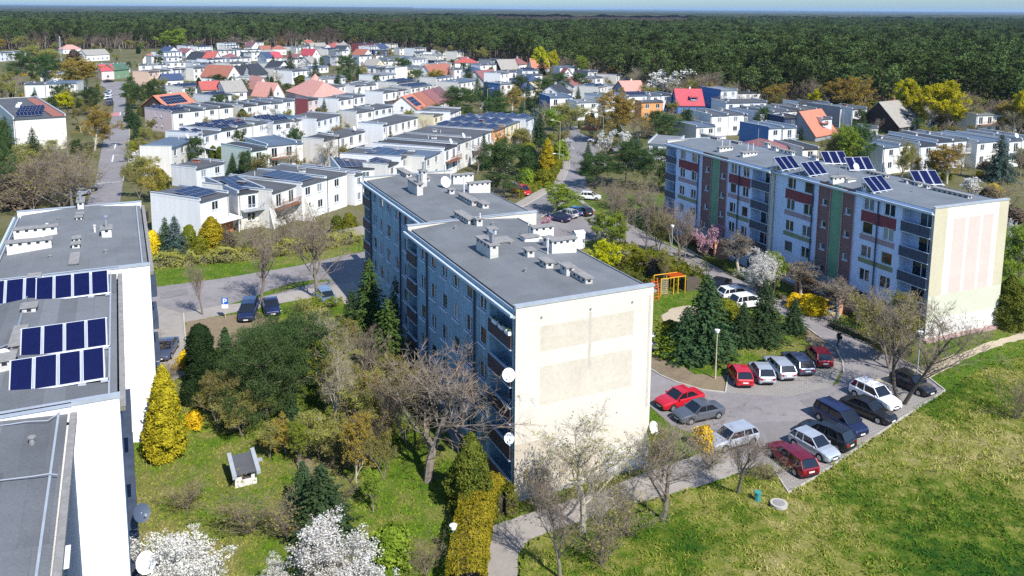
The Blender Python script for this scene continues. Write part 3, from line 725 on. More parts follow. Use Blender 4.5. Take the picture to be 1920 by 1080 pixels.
m_dishw = plain("hatch_white", (0.75, 0.77, 0.8), 0.6, 0.05)
BC = block_c()

def block_l():
    b = Block('apartment_block', -14.5, 21.7, 24.7, 'white ended stepped apartment block with solar collectors on its roof at the left edge', H_=14.45)
    e = b.e; W, L = 11.3, 23.55
    for i, (x0, y0, rf) in enumerate(((0, 0, m_felt2), (2.3, L, m_felt2), (4.6, 2 * L, m_felt))):
        b.section(x0, y0, W, L, m_bluepl, m_whiteg, rf, [(L / 2, 3, FL[k], FL[k] + 2.4, .8) for k in range(5)])
        # eastern facade details seen at a glancing angle: stacked balconies, downpipe and ledge
        for k in range(5):
            w_ = MB(); w_.box(x0 + W + .005, x0 + W + 0.5, y0 + 2.0, y0 + 6.0, FL[k] - .1, FL[k] + .95); w_.build('balcony', [m_bal2], e)
            window(e, (x0 + W - .02, y0 + 10, WZ[k]), pi / 2, 1.4, WH, 0); window(e, (x0 + W - .02, y0 + 14, WZ[k]), pi / 2, 1.4, WH, 0)
        p = MB(); p.tube((x0 + W + .15, y0 + 8, 0.2), (x0 + W + .15, y0 + 8, b.H - .3), .08); p.build('downpipe', [m_bal2], e)
        lg = MB(); lg.box(x0 + W - .55, x0 + W - .45, y0 + .3, y0 + L - .3, b.H - .02, b.H + .16); lg.build('verge_flashing', [m_metal], e)
        s2 = MB(); s2.box(x0 + W + .0, x0 + W + .28, y0 + .02, y0 + L - .02, b.H - .55, b.H - .31, 0); s2.build('concrete_ledge', [plain("mossy_ledge", (0.2, 0.19, 0.13), .9, .3, 1.5)], e)
        s3 = MB(); s3.box(x0 + W, x0 + W + 0.04, y0 + .3, y0 + L - .3, 0.3, b.H - .6, 0); s3.build('side_cladding', [plain("dark_blue_render", (0.07, 0.12, 0.2), .8, .2)], e)
    z = b.H + 0.2
    def rp(px, py, zz=z):
        p = at(px, py, zz); v = Matrix.Rotation(-radians(24.7), 4, 'Z') @ (p - e.location); return v.x, v.y
    def rb(px, py, lx, ly, h, m=None, pots=0, cap=True, name='chimney', vents=True):
        x, y = rp(px, py); return roofbox(e, x, y, z, lx, ly, h, m, cap, pots, name, vents)
    # far section roof
    rb(146, 396, .55, 2.2, .9, m_chimw, 1); rb(145, 411, .5, .5, .5, m_chimw); rb(143, 416, .5, .5, .45, m_chimw)
    rb(191, 446, .8, 1.3, .75, m_chimw, 2); rb(138, 458, .5, .6, .5, m_chimw); rb(136, 470, .55, .6, .55, m_chimw); rb(132, 502, .5, 3.0, .3, m_chim)
    rb(26, 448, 3.4, .6, .8, m_chimw); rb(13, 474, 3.3, .6, .8, m_chimw)
    for px, py, h in ((89, 436, .8), (82, 461, .8), (178, 437, .7)): x, y = rp(px, py); pipe(e, x, y, z, h, .09)
    for px, py in ((110, 413), (94, 484), (198, 474), (60, 828)): x, y = rp(px, py); pipe(e, x, y, z, .2, .12, m=m_cap)
    # middle section: solar collectors and plumbing
    def arr(px, py, n, w_, l, tilt=radians(38)):
        x, y = rp(px, py, z - .1); return collector(e, x, y, z - .12, n, w_, l, tilt, 0.0)
    arr(67, 569, 4, 1.08, 2.0); arr(38, 676, 4, 1.08, 2.0); arr(17, 743, 4, 1.08, 2.0); arr(-27, 578, 3, 1.08, 2.0)
    rb(50, 545, .7, 2.6, .4); rb(42, 592, .8, .8, .5); rb(20, 660, .6, 3.2, .35); rb(-8, 705, .9, 1.2, .8)
    v = rp(8, 690); dish(e, v[0], v[1], z + .7, .4, -pi * .45)
    t = MB(); a = Vector((*rp(52, 560), z + .25)); c = Vector((*rp(14, 690), z + .25)); t.tube(a, c, .07); 
    c2 = Vector((*rp(66, 556), z + .3)); t.tube(a, c2, .06); d1 = Vector((*rp(38, 652), z + .3)); d2 = Vector((*rp(16, 655), z + .3)); t.tube(d1, d2, .06); t.tube(d2, Vector((*rp(-20, 668), z + .3)), .06)
    t.build('insulated_pipe', [m_pipe], e)
    # near section: lightning conductor wires and ledge
    for pts in ([rp(-5, 903), rp(60, 895), rp(92, 890), rp(108, 892)], [rp(112, 775), rp(90, 790), rp(50, 792), rp(20, 797), rp(-5, 800)]):
        wr = MB()
        for q, r in zip(pts, pts[1:]): wr.tube((*q, z + .05), (*r, z + .05), .022, n=4)
        wr.build('lightning_wire', [m_alu], e)
    for px, py, yy in ((231, 0, 0),): pass
    dish(e, 2.3 + W + .75, L + 1.0, 7.3, .48, -pi * .35, m_dishd, arm=.6); dish(e, 2.3 + W + .8, L - .4, 5.2, .55, -pi * .35, None, arm=.6)
    return b
BL = block_l()

def block_r():
    hd = 22.7; b = Block('apartment_block', 74.9, 59.7, hd, 'long pale blue apartment block with red and green bands and pink striped end wall', H_=14.4)
    e = b.e; W, L = 11.3, 24.1
    # positions along y (0 = near gable)
    def colour(x):
        return
    mats = [m_lav, m_red, m_pink, m_olive, m_brown, m_green]
    wn = [(5.0, 1.75), (8.1, 1.5), (18.2, 1.5), (20.9, 1.5)]
    def mk(y0, x0, lg, wins, st):
        # st = (start, brown end, green end, end) of the stair strip; lg = loggias
        ops = []
        for k in range(5):
            for c, w_ in wins: ops.append((c, w_, WZ[k], WZ[k] + WH, .2))
            for c, w_ in lg: ops.append((c, w_, FL[k], FL[k] + 2.5, 1.4))
            if k: ops += [(st[0] + .95, .75, FL[k] - .2, FL[k] + .6, .25), (st[2] + 1.0, .75, FL[k] + .1, FL[k] + .9, .25)]
        def mf(y, z):
            if z > 2.6:
                if st[0] < y < st[1] or st[2] < y < st[3]: return 4
                if st[1] < y < st[2]: return 5
            k = [i for i in range(5) if FL[i] - .55 < z - .12 < WZ[i] - .05]
            for g0, g1 in groups:
                if g0 < y < g1:
                    if WZ[4] - 1.45 < z < WZ[4] - .1: return 1
                    if WZ[3] - .75 < z < WZ[3] - .1: return 2
                    if WZ[2] - .7 < z < WZ[2] - .1: return 3
            return 0
        groups = [(min(wins[0][0], wins[1][0]) - 1.0, max(wins[0][0], wins[1][0]) + 1.0), (min(wins[2][0], wins[3][0]) - 1.0, max(wins[2][0], wins[3][0]) + 1.0)]
        cx = [*st, *[v for g in groups for v in g]]; cz = [2.6, WZ[4] - 1.45, WZ[4] - .1, WZ[3] - .75, WZ[3] - .1, WZ[2] - .7, WZ[2] - .1]
        gm = dict(gmf=gmf, gcut=gcut, gmats=gmats) if y0 == 0 else {}
        b.section(x0, y0, W, L, m_lav, m_cream, m_felt3, ops, mf=mf, matlist=mats, cutx=cx, cutz=cz, **gm)
        for k in range(5):
            for i, (c, w_) in enumerate(wins): b.win(x0, y0 + c, WZ[k], w_, WH, (0, 1, 2, 0)[(i * 3 + k) % 4])
            for c, w_ in lg: b.loggia(x0, y0 + c, FL[k], w_ - .05, 2.5, 1.4, m_bal2, seed=k * 5 + int(c))
            if k:
                window(e, (x0 + .18, y0 + st[0] + .95, FL[k] - .2), -pi / 2, .75, .8, 2, 'stair_window'); window(e, (x0 + .18, y0 + st[2] + 1.0, FL[k] + .1), -pi / 2, .75, .8, 2, 'stair_window')
        for yy in (st[0], st[1], st[2] + .1, st[3]): b.downpipe(x0 + .08, y0 + yy, m_pinkl, z0=2.9, r=.05)
        b.downpipe(x0, y0 + (wins[0][0] + wins[1][0]) / 2, None); b.downpipe(x0, y0 + st[3] + .9, None)
        # entrance porch
        p = MB(); yc = (st[0] + st[3]) / 2
        p.box(x0 - 2.6, x0 + .0, y0 + st[0] - 1.2, y0 + st[3] + .6, 2.55, 2.95, 0, 2); p.box(x0 - 2.5, x0 - .02, y0 + st[0] - 1.1, y0 + st[0] - .8, 0, 2.55, 1)
        p.box(x0 - 2.5, x0 - .02, y0 + st[3] + .2, y0 + st[3] + .5, 0, 2.55, 1)
        po = p.build('porch', [m_orange, m_orange, m_concr], e)
        dr = MB(); dr.box(x0 - .06, x0 - .0, y0 + yc - 1.0, y0 + yc + 1.0, 0.15, 2.3); dr.build('door', [m_dark], po)
        stp = MB(); stp.box(x0 - 3.3, x0 - .1, y0 + st[0] - .7, y0 + st[3] + .1, 0, .16); stp.build('step', [m_concr], po)
    # painted stripes of the near end wall
    m_gy = plaster("pale_yellow_gable", (0.56, 0.51, 0.37), .5, streak=False); m_gw = plaster("off_white_gable", (0.68, 0.65, 0.6), .4, streak=False)
    m_gp = plaster("pale_pink_gable", (0.62, 0.51, 0.46), .4, streak=False); m_gg = plaster("pale_green_gable", (0.58, 0.58, 0.46), .4, streak=False)
    gmats = [m_gw, m_gy, m_gp, m_gg]
    sx = [1.9, 2.9, 4.75, 5.2, 7.0, 7.4, 9.0, 9.8]; sz = [2.4, 5.0, 13.3]
    def gmf(x, z):
        if z < 2.4: return 0
        if z < 5.0: return 3
        if x < 1.9 or x > 9.8: return 1
        if z > 13.3: return 0
        for a, c in ((2.9, 4.75), (5.2, 7.0), (7.4, 9.0)):
            if a < x < c: return 2
        return 0
    gcut = (sx, sz)
    mk(0, 0, [(2.15, 3.7)], [(5.7, 1.5), (8.6, 1.5), (18.0, 1.5), (21.0, 1.5)], (10.6, 12.4, 14.2, 16.2))
    mk(L, -0.55, [(2.0, 3.4), (22.6, 2.6)], [(5.0, 1.3), (7.6, 1.3), (16.7, 1.3), (19.6, 1.3)], (8.9, 10.6, 12.4, 14.6))
    p = MB(); p.box(-.25, W + .25, -.5, L * 2, 0, .3); p.build('plinth', [plain("pink_plinth", (0.4, 0.27, 0.25), .9, .15)], e)
    z = b.H + .2
    def rp(px, py, zz=z):
        q = at(px, py, zz); v = Matrix.Rotation(-radians(hd), 4, 'Z') @ (q - e.location); return v.x, v.y
    def rb(px, py, lx, ly, h, m=None, pots=0, cap=True, name='chimney', vents=True):
        x, y = rp(px, py); return roofbox(e, x, y, z, lx, ly, h, m, cap, pots, name, vents)
    # near section
    for px, py in ((1467, 321), (1518, 332), (1638, 363)): x, y = rp(px, py, z - .1); collector(e, x, y, z - .1, 3, 1.08, 2.1, radians(42), radians(8))
    for px, py in ((1548, 309), (1594, 321), (1719, 349)): x, y = rp(px, py, z - .1); collector(e, x, y, z - .1, 3, 1.08, 2.1, radians(42), radians(-14))
    rb(1562, 342, 2.2, .6, .55, m_chimw, 0); rb(1590, 341, 1.3, 1.0, .25, m_dishw, 0, True, 'roof_hatch', False)
    rb(1624, 357, .5, .5, .6, m_chimw); rb(1700, 344, .5, .6, .4, m_chimw); rb(1722, 350, .5, .6, .4, m_chimw); rb(1738, 354, .5, .6, .4, m_chimw)
    rb(1815, 373, .6, 4.6, .35, m_chim); rb(1660, 333, .6, 3.0, .3, m_chim)
    x, y = rp(1605, 324); dish(e, x, y, z + .8, .45, -pi * .5)
    for px, py, h in ((1572, 332, 1.2), (1585, 331, 1.2), (1711, 361, .3), (1629, 341, .5)): x, y = rp(px, py); pipe(e, x, y, z, h, .07, m=m_pipe)
    # far section
    rb(1349, 284, 2.4, .6, .55, m_chimw); rb(1393, 294, 2.5, .6, .55, m_chimw)
    for px, py, h in ((1354, 276, 1.0), (1368, 276, 1.0), (1402, 284, 1.1), (1412, 284, 1.1)): x, y = rp(px, py); pipe(e, x, y, z, h, .06)
    for px, py in ((1440, 274), (1455, 281), (1470, 287), (1485, 290), (1530, 299)): rb(px, py, .5, 1.1, .4, m_chimw)
    rb(1345, 262, .6, 4.4, .3); rb(1385, 270, .6, 1.3, .25); rb(1378, 268, .6, 1.0, .2)
    x, y = rp(1421, 274); pipe(e, x, y, z, 2.6, .04, 'antenna_mast', m_pipe)
    return b
BR = block_r()
# ------------------------------------------------------------------ plants
f_pine = foliage("pine_needles", (0.03, 0.06, 0.02), (0.085, 0.13, 0.045), 0.15, 0.3, 0.8)
f_pinef = foliage("forest_pine_needles", (0.03, 0.054, 0.018), (0.11, 0.14, 0.04), 0.15, 1.2, 0.3)
f_spruce = foliage("spruce_needles", (0.025, 0.055, 0.024), (0.07, 0.115, 0.045), 0.15, 0.35, 1.2)
f_sprucel = foliage("light_spruce_needles", (0.03, 0.07, 0.016), (0.09, 0.14, 0.03), 0.12, 0.3, 1.2)
f_blue = foliage("blue_spruce_needles", (0.04, 0.075, 0.065), (0.1, 0.15, 0.13), 0.1, 0.3, 1.2)
f_thuja = foliage("thuja_scales", (0.05, 0.08, 0.014), (0.17, 0.19, 0.03), 0.12, 0.3, 1.6)
f_gold = foliage("golden_thuja", (0.2, 0.17, 0.012), (0.52, 0.42, 0.03), 0.2, 0.15, 1.6)
f_dark = foliage("yew_leaves", (0.012, 0.03, 0.012), (0.03, 0.055, 0.02), 0.08, 0.3, 1.6)
f_hedge = foliage("privet_leaves", (0.09, 0.12, 0.012), (0.27, 0.26, 0.03), 0.22, 0.25, 0.9)
f_hedge2 = foliage("gold_hedge_leaves", (0.16, 0.16, 0.012), (0.4, 0.34, 0.03), 0.22, 0.1, 1.2)
f_fresh = foliage("fresh_spring_leaves", (0.14, 0.21, 0.02), (0.31, 0.38, 0.05), 0.35, 0.35, 0.7)
f_olive = foliage("olive_buds", (0.17, 0.17, 0.035), (0.32, 0.29, 0.08), 0.3, 0.4, 0.7)
f_yell = foliage("yellow_green_leaves", (0.34, 0.36, 0.012), (0.66, 0.6, 0.03), 0.35, 0.2, 0.7)
f_amber = foliage("amber_catkins", (0.25, 0.19, 0.03), (0.42, 0.31, 0.06), 0.3, 0.25, 0.7)
f_fors = foliage("forsythia_flowers", (0.5, 0.32, 0.012), (0.85, 0.6, 0.03), 0.25, 0.15, 1.5)
f_white = foliage("white_blossom", (0.5, 0.48, 0.43), (0.86, 0.85, 0.8), 0.3, 0.1, 1.5)
f_pinkb = foliage("pink_blossom", (0.45, 0.25, 0.3), (0.7, 0.45, 0.5), 0.3, 0.15, 1.5)
f_brown = foliage("brown_buds", (0.08, 0.06, 0.045), (0.16, 0.12, 0.085), 0.15, 0.4, 0.8)
m_bark = plain("grey_bark", (0.2, 0.17, 0.14), 0.95, 0.3, 4.0)
m_barkd = plain("dark_bark", (0.09, 0.075, 0.06), 0.95, 0.3, 4.0)
m_barkl = plain("pale_bark", (0.42, 0.38, 0.3), 0.95, 0.25, 4.0)
m_barkp = plain("pine_bark", (0.16, 0.125, 0.1), 0.95, 0.3, 4.0)
m_twig = plain("twigs", (0.21, 0.165, 0.125), 0.95, 0.3, 2.0)
m_twigp = plain("pale_twigs", (0.3, 0.26, 0.2), 0.95, 0.3, 2.0)

def leafV(P, size, g, aspect=0.7, up=0.0, out=None, jit=0.4):
    "one leaf quad per point; up>0 turns faces skyward, out gives outward direction for each"
    N = len(P); n = g.normal(size=(N, 3))
    if out is not None: n = n * 0.7 + out
    n[:, 2] += up; n /= np.linalg.norm(n, axis=1, keepdims=True) + 1e-9
    t = np.cross(n, g.normal(size=(N, 3))); t /= np.linalg.norm(t, axis=1, keepdims=True) + 1e-9
    b = np.cross(n, t); s = (np.broadcast_to(size, (N,)) * g.uniform(1 - jit, 1 + jit, N))[:, None]
    t = t * s * 0.5; b = b * s * 0.5 * aspect
    return np.stack([P - t - b * .3, P + b, P + t - b * .2, P - b * 1.1], 1)
def tubesV(segs, n=4):
    "segs rows: p0(3) p1(3) r0 r1 -> quads"
    S = np.asarray(segs, dtype=float); p0, p1, r0, r1 = S[:, :3], S[:, 3:6], S[:, 6:7], S[:, 7:8]
    d = p1 - p0; d /= np.linalg.norm(d, axis=1, keepdims=True) + 1e-9
    ref = np.where(np.abs(d[:, 2:3]) > .9, np.array([[1., 0, 0]]), np.array([[0, 0, 1.]]))
    a = np.cross(d, ref); a /= np.linalg.norm(a, axis=1, keepdims=True) + 1e-9; b = np.cross(d, a)
    out = []
    for k in range(n):
        t0, t1 = 2 * pi * k / n, 2 * pi * (k + 1) / n
        e0, e1 = a * cos(t0) + b * sin(t0), a * cos(t1) + b * sin(t1)
        out.append(np.stack([p0 + e0 * r0, p0 + e1 * r0, p1 + e1 * r1, p1 + e0 * r1], 1))
    return np.concatenate(out)
def grow(g, h=1.0, first=0.25, levels=4, spread=0.9, n1=9, upw=0.25, stems=1, lean=0.08, nch=(9, 5, 4, 3), ln=(0.5, 0.5, 0.5, 0.45), thin=0.02, droop=0.0, r0=0.02, top=0.85):
    "branching skeleton in unit height; returns list of segments per level and the twig tips"
    segs = [[] for _ in range(levels)]; tips = []
    def branch(p, d, L, r, lev):
        k = 5 if lev == 0 else (4 if lev == 1 else 3); pts = [p]; dd = d.copy()
        for i in range(k):
            dd = dd + g.normal(0, 0.10 + 0.05 * lev, 3) + np.array([0, 0, (upw if lev else 0.02) * 0.35 - droop * lev * .15]); dd /= np.linalg.norm(dd)
            q = pts[-1] + dd * L / k; ra, rb = r * (1 - i / k * .65), r * (1 - (i + 1) / k * .65)
            segs[lev].append([*pts[-1], *q, ra, rb]); pts.append(q)
        if lev == levels - 1: tips.append((pts[-1], dd)); tips.append((pts[-2], dd)); return
        m = nch[lev]
        for j in range(m):
            f = (first if lev == 0 else 0.2) + (1 - (first if lev == 0 else 0.2)) * (j + g.uniform(0, 1)) / m
            f = min(f, 0.999); i = int(f * k); fr = f * k - i; pos = pts[i] * (1 - fr) + pts[min(i + 1, k)] * fr
            ax = g.uniform(0, 2 * pi) if lev else (j * 2.4 + g.uniform(-.4, .4))
            e1 = np.cross(dd, [0.3, 0.5, 0.1]); e1 /= np.linalg.norm(e1); e2 = np.cross(dd, e1)
            side = e1 * cos(ax) + e2 * sin(ax); ang = g.uniform(0.6, 1.05) * spread
            nd = dd * cos(ang) + side * sin(ang) + np.array([0, 0, upw]); nd /= np.linalg.norm(nd)
            l_ = L * ln[lev] * g.uniform(0.7, 1.15) * (1.15 - 0.45 * f if lev == 0 else 1)
            branch(pos, nd, l_, max(r * (1 - f * .6) * 0.55, thin * 0.04), lev + 1)
    for s in range(stems):
        d = np.array([g.normal(0, lean), g.normal(0, lean), 1.0]); 
        if stems > 1: a = s * 2 * pi / stems + g.uniform(0, 1); d += np.array([cos(a), sin(a), 0]) * .28
        d /= np.linalg.norm(d); branch(np.array([g.normal(0, .01) * (stems > 1), g.normal(0, .01) * (stems > 1), 0.]), d, top * (1 if s == 0 else g.uniform(.75, 1)), r0 / (stems ** .4), 0)
    return segs, tips
PROTO = {}
FEDGE = [(-400, 96), (-50, 93), (200, 91), (480, 89), (640, 87), (760, 96), (900, 117), (1060, 140), (1180, 165), (1250, 186), (1400, 203), (1560, 214), (1700, 236), (1920, 250), (2300, 262)]
fx = np.array([p[0] for p in FEDGE]); fy = np.array([p[1] for p in FEDGE])
def reg(kind, trunkV, crownV, tm, cm, crown='crown', mi=None, pct=96):
    a = quads_mesh('trunk', trunkV, [tm] if not isinstance(tm, list) else tm)
    a.polygons.foreach_set("use_smooth", np.ones(len(a.polygons), bool))
    b = quads_mesh(crown, crownV, cm if isinstance(cm, list) else [cm], mi)
    # unit height: scale so that the top is at 1 and the half width is known
    zt = max(crownV[..., 2].max(), trunkV[..., 2].max()); rad = np.percentile(np.hypot(crownV[..., 0], crownV[..., 1]), pct)
    PROTO.setdefault(kind, []).append((a, b, zt, rad, crown))
def bare(kind, seed, tm, cm, leafm=None, leaf=0.0, nl=0, H_=10, crown='crown', stems=1, twk=1.0, tall=False, upw=.3, **k):
    "deciduous tree: limbs, fine twigs, and nl sparse leaves or flowers of size leaf (metres at height H_)"
    g = np.random.default_rng(seed); segs, tips = grow(g, stems=stems, upw=upw, **k)
    T = np.concatenate([tubesV(segs[0], 7), tubesV(segs[1], 5)]) * H_
    tw = [tubesV(s, 3) for s in segs[2:]]
    # short end twigs
    tp = np.array([t[0] for t in tips]); td = np.array([t[1] for t in tips]); n = int(3 * twk)
    ex = []
    for _ in range(n):
        dd = td + g.normal(0, .55, td.shape) + [0, 0, .2]; dd /= np.linalg.norm(dd, axis=1, keepdims=True)
        ex.append(np.column_stack([tp, tp + dd * g.uniform(.025, .07, (len(tp), 1)), np.full(len(tp), .0011), np.full(len(tp), .0005)]))
    if ex: tw.append(tubesV(np.concatenate(ex), 3))
    C = np.concatenate(tw) * H_; mi = np.zeros(len(C), int); mats = [cm]
    if nl:
        ends = np.concatenate(ex)[:, 3:6] if ex else tp
        P = ends[g.integers(0, len(ends), nl)] + g.normal(0, 0.014, (nl, 3))
        Lf = leafV(P * H_, leaf, g, up=.3); C = np.concatenate([C, Lf]); mi = np.concatenate([mi, np.ones(nl, int)]); mats.append(leafm)
    reg(kind, T, C, tm, mats, crown, mi, 90 if not nl or nl < 2000 else 88)
def spruce(kind, seed, fm, dens=1.0, width=0.27, droop=0.25, H_=10, base=0.06, leaf=.34, tm=None):
    g = np.random.default_rng(seed); P, U = [], []; seg = []
    z = base
    while z < 0.97:
        rr = width * (1 - z) ** 0.85 * g.uniform(.82, 1.12) + .012; nb = int((7 + 6 * (1 - z)))
        a0 = g.uniform(0, 6.28)
        for j in range(nb):
            a = a0 + 2 * pi * j / nb + g.normal(0, .12); L = rr * g.uniform(.75, 1.12); m = max(4, int(26 * L / .25 * dens))
            t = g.uniform(0.12, 1, m) ** .75; wd = (1.05 - t) * L * .5
            off = g.normal(0, 1, m) * wd * .45
            x = t * L * cos(a) - off * sin(a); y = t * L * sin(a) + off * cos(a)
            zz = z + (0.05 * t - droop * t * t) * L + g.normal(0, .004, m)
            P.append(np.stack([x, y, zz], 1)); U.append(np.stack([np.cos(a) * np.ones(m) * .45, np.sin(a) * np.ones(m) * .45, np.ones(m) * .9], 1))
            seg.append([0, 0, z, L * .8 * cos(a), L * .8 * sin(a), z - droop * .6 * L, .004, .001])
        z += g.uniform(.022, .036)
    P = np.concatenate(P) * H_; U = np.concatenate(U); U[:, 2] *= 1
    C = leafV(P, leaf, g, .45, out=U * 1.6)
    tp = leafV(np.column_stack([g.normal(0, .02, 30), g.normal(0, .02, 30), g.uniform(.93, 1.0, 30) * H_]), leaf * .6, g, .3)
    C = np.concatenate([C, tp])
    T = np.concatenate([tubesV([[0, 0, -.01, 0, 0, .5, .018, .011], [0, 0, .5, 0, 0, 1.0, .011, .002]], 7), tubesV(seg, 3)]) * H_
    reg(kind, T, C, tm or m_barkd, fm)
def pine(kind, seed, fm, H_=10, base=.22, wd=.42, nlimb=15, pads=9, leaf=.3, nq=44, padr=.075, tm=None, top=1.0, nside=6):
    "pine: bent limbs carrying flattish pads of needle tufts"
    g = np.random.default_rng(seed); T = []; P = []; U = []
    bx, by = g.normal(0, .03, 2); q = np.array([0, 0, -.01]); pts = [q]
    for i in range(6):
        q = np.array([bx * (i + 1) / 6 * g.uniform(.6, 1.4), by * (i + 1) / 6 * g.uniform(.6, 1.4), (i + 1) / 6 * .93]); T.append([*pts[-1], *q, .02 * (1 - i / 7), .02 * (1 - (i + 1) / 7)]); pts.append(q)
    for j in range(nlimb):
        f = base + (0.95 - base) * (j + g.uniform(0, .8)) / nlimb; a = j * 2.4 + g.uniform(-.4, .4); k = f / .93 * 6; i = min(5, int(k)); p = pts[i] * (1 - (k - i)) + pts[i + 1] * (k - i)
        L = wd * (0.55 + .75 * sin(pi * min(1, (f - base) / (1 - base) * .75 + .22))) * g.uniform(.65, 1.1) * (1 - .5 * max(0, f - .75) / .25)
        d = np.array([cos(a), sin(a), g.uniform(.1, .45)]); pp = p
        for s in range(3):
            dd = d + np.array([0, 0, .15 * s]) + g.normal(0, .15, 3); dd /= np.linalg.norm(dd); qn = pp + dd * L / 3; T.append([*pp, *qn, .008 * (1 - s / 3.5), .008 * (1 - (s + 1) / 3.5)]); pp = qn
            for _ in range(max(1, int(pads / 3 * (s + .4) / 1.4))):
                c = pp + g.normal(0, padr * .9, 3) * [1, 1, .6]; m = nq
                o = g.normal(size=(m, 3)); o /= np.linalg.norm(o, axis=1, keepdims=True); r = padr * g.uniform(.75, 1.25)
                rad_ = g.uniform(.45, 1, (m, 1)); P.append(c + o * [1.15, 1.15, .62] * r * rad_); U.append(o * .8 + [0, 0, .5])
    for _ in range(5):
        c = pts[-1] + g.normal(0, .04, 3) + [0, 0, .02]; m = nq; o = g.normal(size=(m, 3)); o /= np.linalg.norm(o, axis=1, keepdims=True); P.append(c + o * padr * [.9, .9, .8]); U.append(o)
    P = np.concatenate(P) * H_; C = leafV(P, leaf, g, .4, out=np.concatenate(U) * 1.2)
    reg(kind, tubesV(T, nside) * H_, C, tm or m_barkp, fm)
def blobby(kind, seed, fm, prof, H_=3.0, n=3500, leaf=.16, rough=.12, lobes=40, tm=None, crown='crown', up=.2, aspect=.8, cm2=None):
    "dense shrub or clipped conifer: leaves over a lumpy surface of given profile r(z) in units of height"
    g = np.random.default_rng(seed); z = g.uniform(0.0, 1, n); a = g.uniform(0, 2 * pi, n)
    lz, la, ls = g.uniform(0, 1, lobes), g.uniform(0, 2 * pi, lobes), g.uniform(.5, 1, lobes)
    r = np.array([np.interp(v, prof[0], prof[1]) for v in z])
    b = np.zeros(n)
    for q in range(lobes):
        da = np.abs((a - la[q] + pi) % (2 * pi) - pi); b = np.maximum(b, ls[q] * np.exp(-((da * np.maximum(r, .05) / .09) ** 2 + ((z - lz[q]) / .075) ** 2)))
    r = r * (1 + rough * (b - .5) * 2) + g.normal(0, .012, n) - np.abs(g.normal(0, .035, n)) * r / .3
    P = np.stack([r * np.cos(a), r * np.sin(a), z + g.normal(0, .008, n)], 1) * H_
    o = np.stack([np.cos(a), np.sin(a), np.full(n, up) + np.clip(z - .6, 0, 1) * 2], 1)
    C = leafV(P, leaf, g, aspect, out=o)
    T = tubesV([[0, 0, -.01, 0, 0, .85, .02, .008]], 6) * H_
    reg(kind, T, C, tm or m_barkd, cm2 or fm, crown)

CONE = ([0, .04, .25, .6, .85, 1], [.12, .19, .2, .13, .06, .01])
OVO = ([0, .1, .35, .7, .9, 1], [.14, .3, .38, .32, .2, .04])
COLM = ([0, .05, .4, .8, .95, 1], [.1, .16, .19, .15, .08, .02])
DOME = ([0, .1, .4, .7, .9, 1], [.42, .55, .6, .5, .3, .06])
for s in (1, 2, 3): pine('pine', s, f_pine, 10, .14 + .05 * s, .38, 20, 14, .27, 66)
for s in (4, 5): pine('low_pine', s, f_pine, 8, .08, .62, 26, 14, .21, 80, padr=.1)
for s in (1, 2): spruce('spruce', s, f_spruce, 2.0, leaf=.25)
spruce('light_spruce', 3, f_sprucel, 2.0, .25, leaf=.25); spruce('blue_spruce', 4, f_blue, 1.8, .3, leaf=.26); spruce('slim_spruce', 5, f_spruce, .9, .17)
for s in (1, 2): blobby('thuja', s, f_thuja, ([0, .04, .25, .6, .85, 1], [.2, .29, .31, .22, .11, .02]), 5, 17000, .13, .3, 80)
blobby('gold_cone', 1, f_gold, CONE, 8, 22000, .17, .4, 130)
blobby('dark_column', 1, f_dark, COLM, 6, 14000, .14, .3, 80); blobby('green_column', 1, f_thuja, COLM, 5, 4000, .2, .2, 40)
blobby('topiary', 1, f_dark, OVO, 2, 2500, .1, .05, 20); blobby('round_bush', 1, f_thuja, DOME, 2.0, 2600, .12, .06, 20)
for s in (1, 2): blobby('shrub', s, f_hedge, DOME, 2.4, 5200, .13, .3, 26)
blobby('green_shrub', 1, f_fresh, DOME, 2.4, 3200, .17, .35, 26)
for s in (1, 2): blobby('forsythia', s, f_fors, DOME, 2.0, 3200, .15, .35, 22, tm=m_twig)
blobby('brown_shrub', 1, f_brown, DOME, 2.4, 2600, .2, .4, 26)
K3 = dict(nch=(9, 6, 5, 3), ln=(.5, .5, .5, .5))
for s in (11, 12, 13): bare('bare_tree', s, m_bark, m_twig, H_=12, nch=(10, 7, 5, 3), ln=(.52, .52, .5, .5))
for s in (14, 15): bare('pale_bare_tree', s, m_barkl, m_twigp, f_olive, .14, 900, H_=10, nch=(10, 7, 5, 3), ln=(.5, .5, .5, .5))
for s in (16, 17): bare('forked_tree', s, m_barkd, m_twig, f_olive, .1, 500, H_=14, stems=2, nch=(9, 6, 5, 3), ln=(.5, .5, .5, .5), first=.35)
for s in (21, 22): bare('bare_shrub', s, m_twig, m_twig, f_olive, .1, 500, H_=4, stems=6, first=.1, levels=3, nch=(9, 6, 4), ln=(.45, .45, .4), r0=.014)
for s in (23, 24): bare('olive_tree', s, m_bark, m_twigp, f_olive, .17, 11000, H_=9, stems=2, nch=(9, 6, 4, 3), crown='crown')
for s in (25, 26): bare('fresh_tree', s, m_bark, m_twigp, f_fresh, .17, 12000, H_=8, stems=1, nch=(10, 6, 4, 3), first=.18)
for s in (27,): bare('yellow_tree', s, m_bark, m_twigp, f_yell, .24, 20000, H_=10, nch=(10, 7, 4, 3), first=.18)
for s in (28, 29): bare('amber_tree', s, m_barkl, m_twigp, f_amber, .18, 13000, H_=10, nch=(10, 6, 4, 3), first=.15, droop=.3)
for s in (31, 32): bare('blossom_tree', s, m_barkd, m_twig, f_white, .1, 24000, H_=6, nch=(10, 7, 5, 3), stems=2, first=.1, ln=(.55, .5, .5, .45))
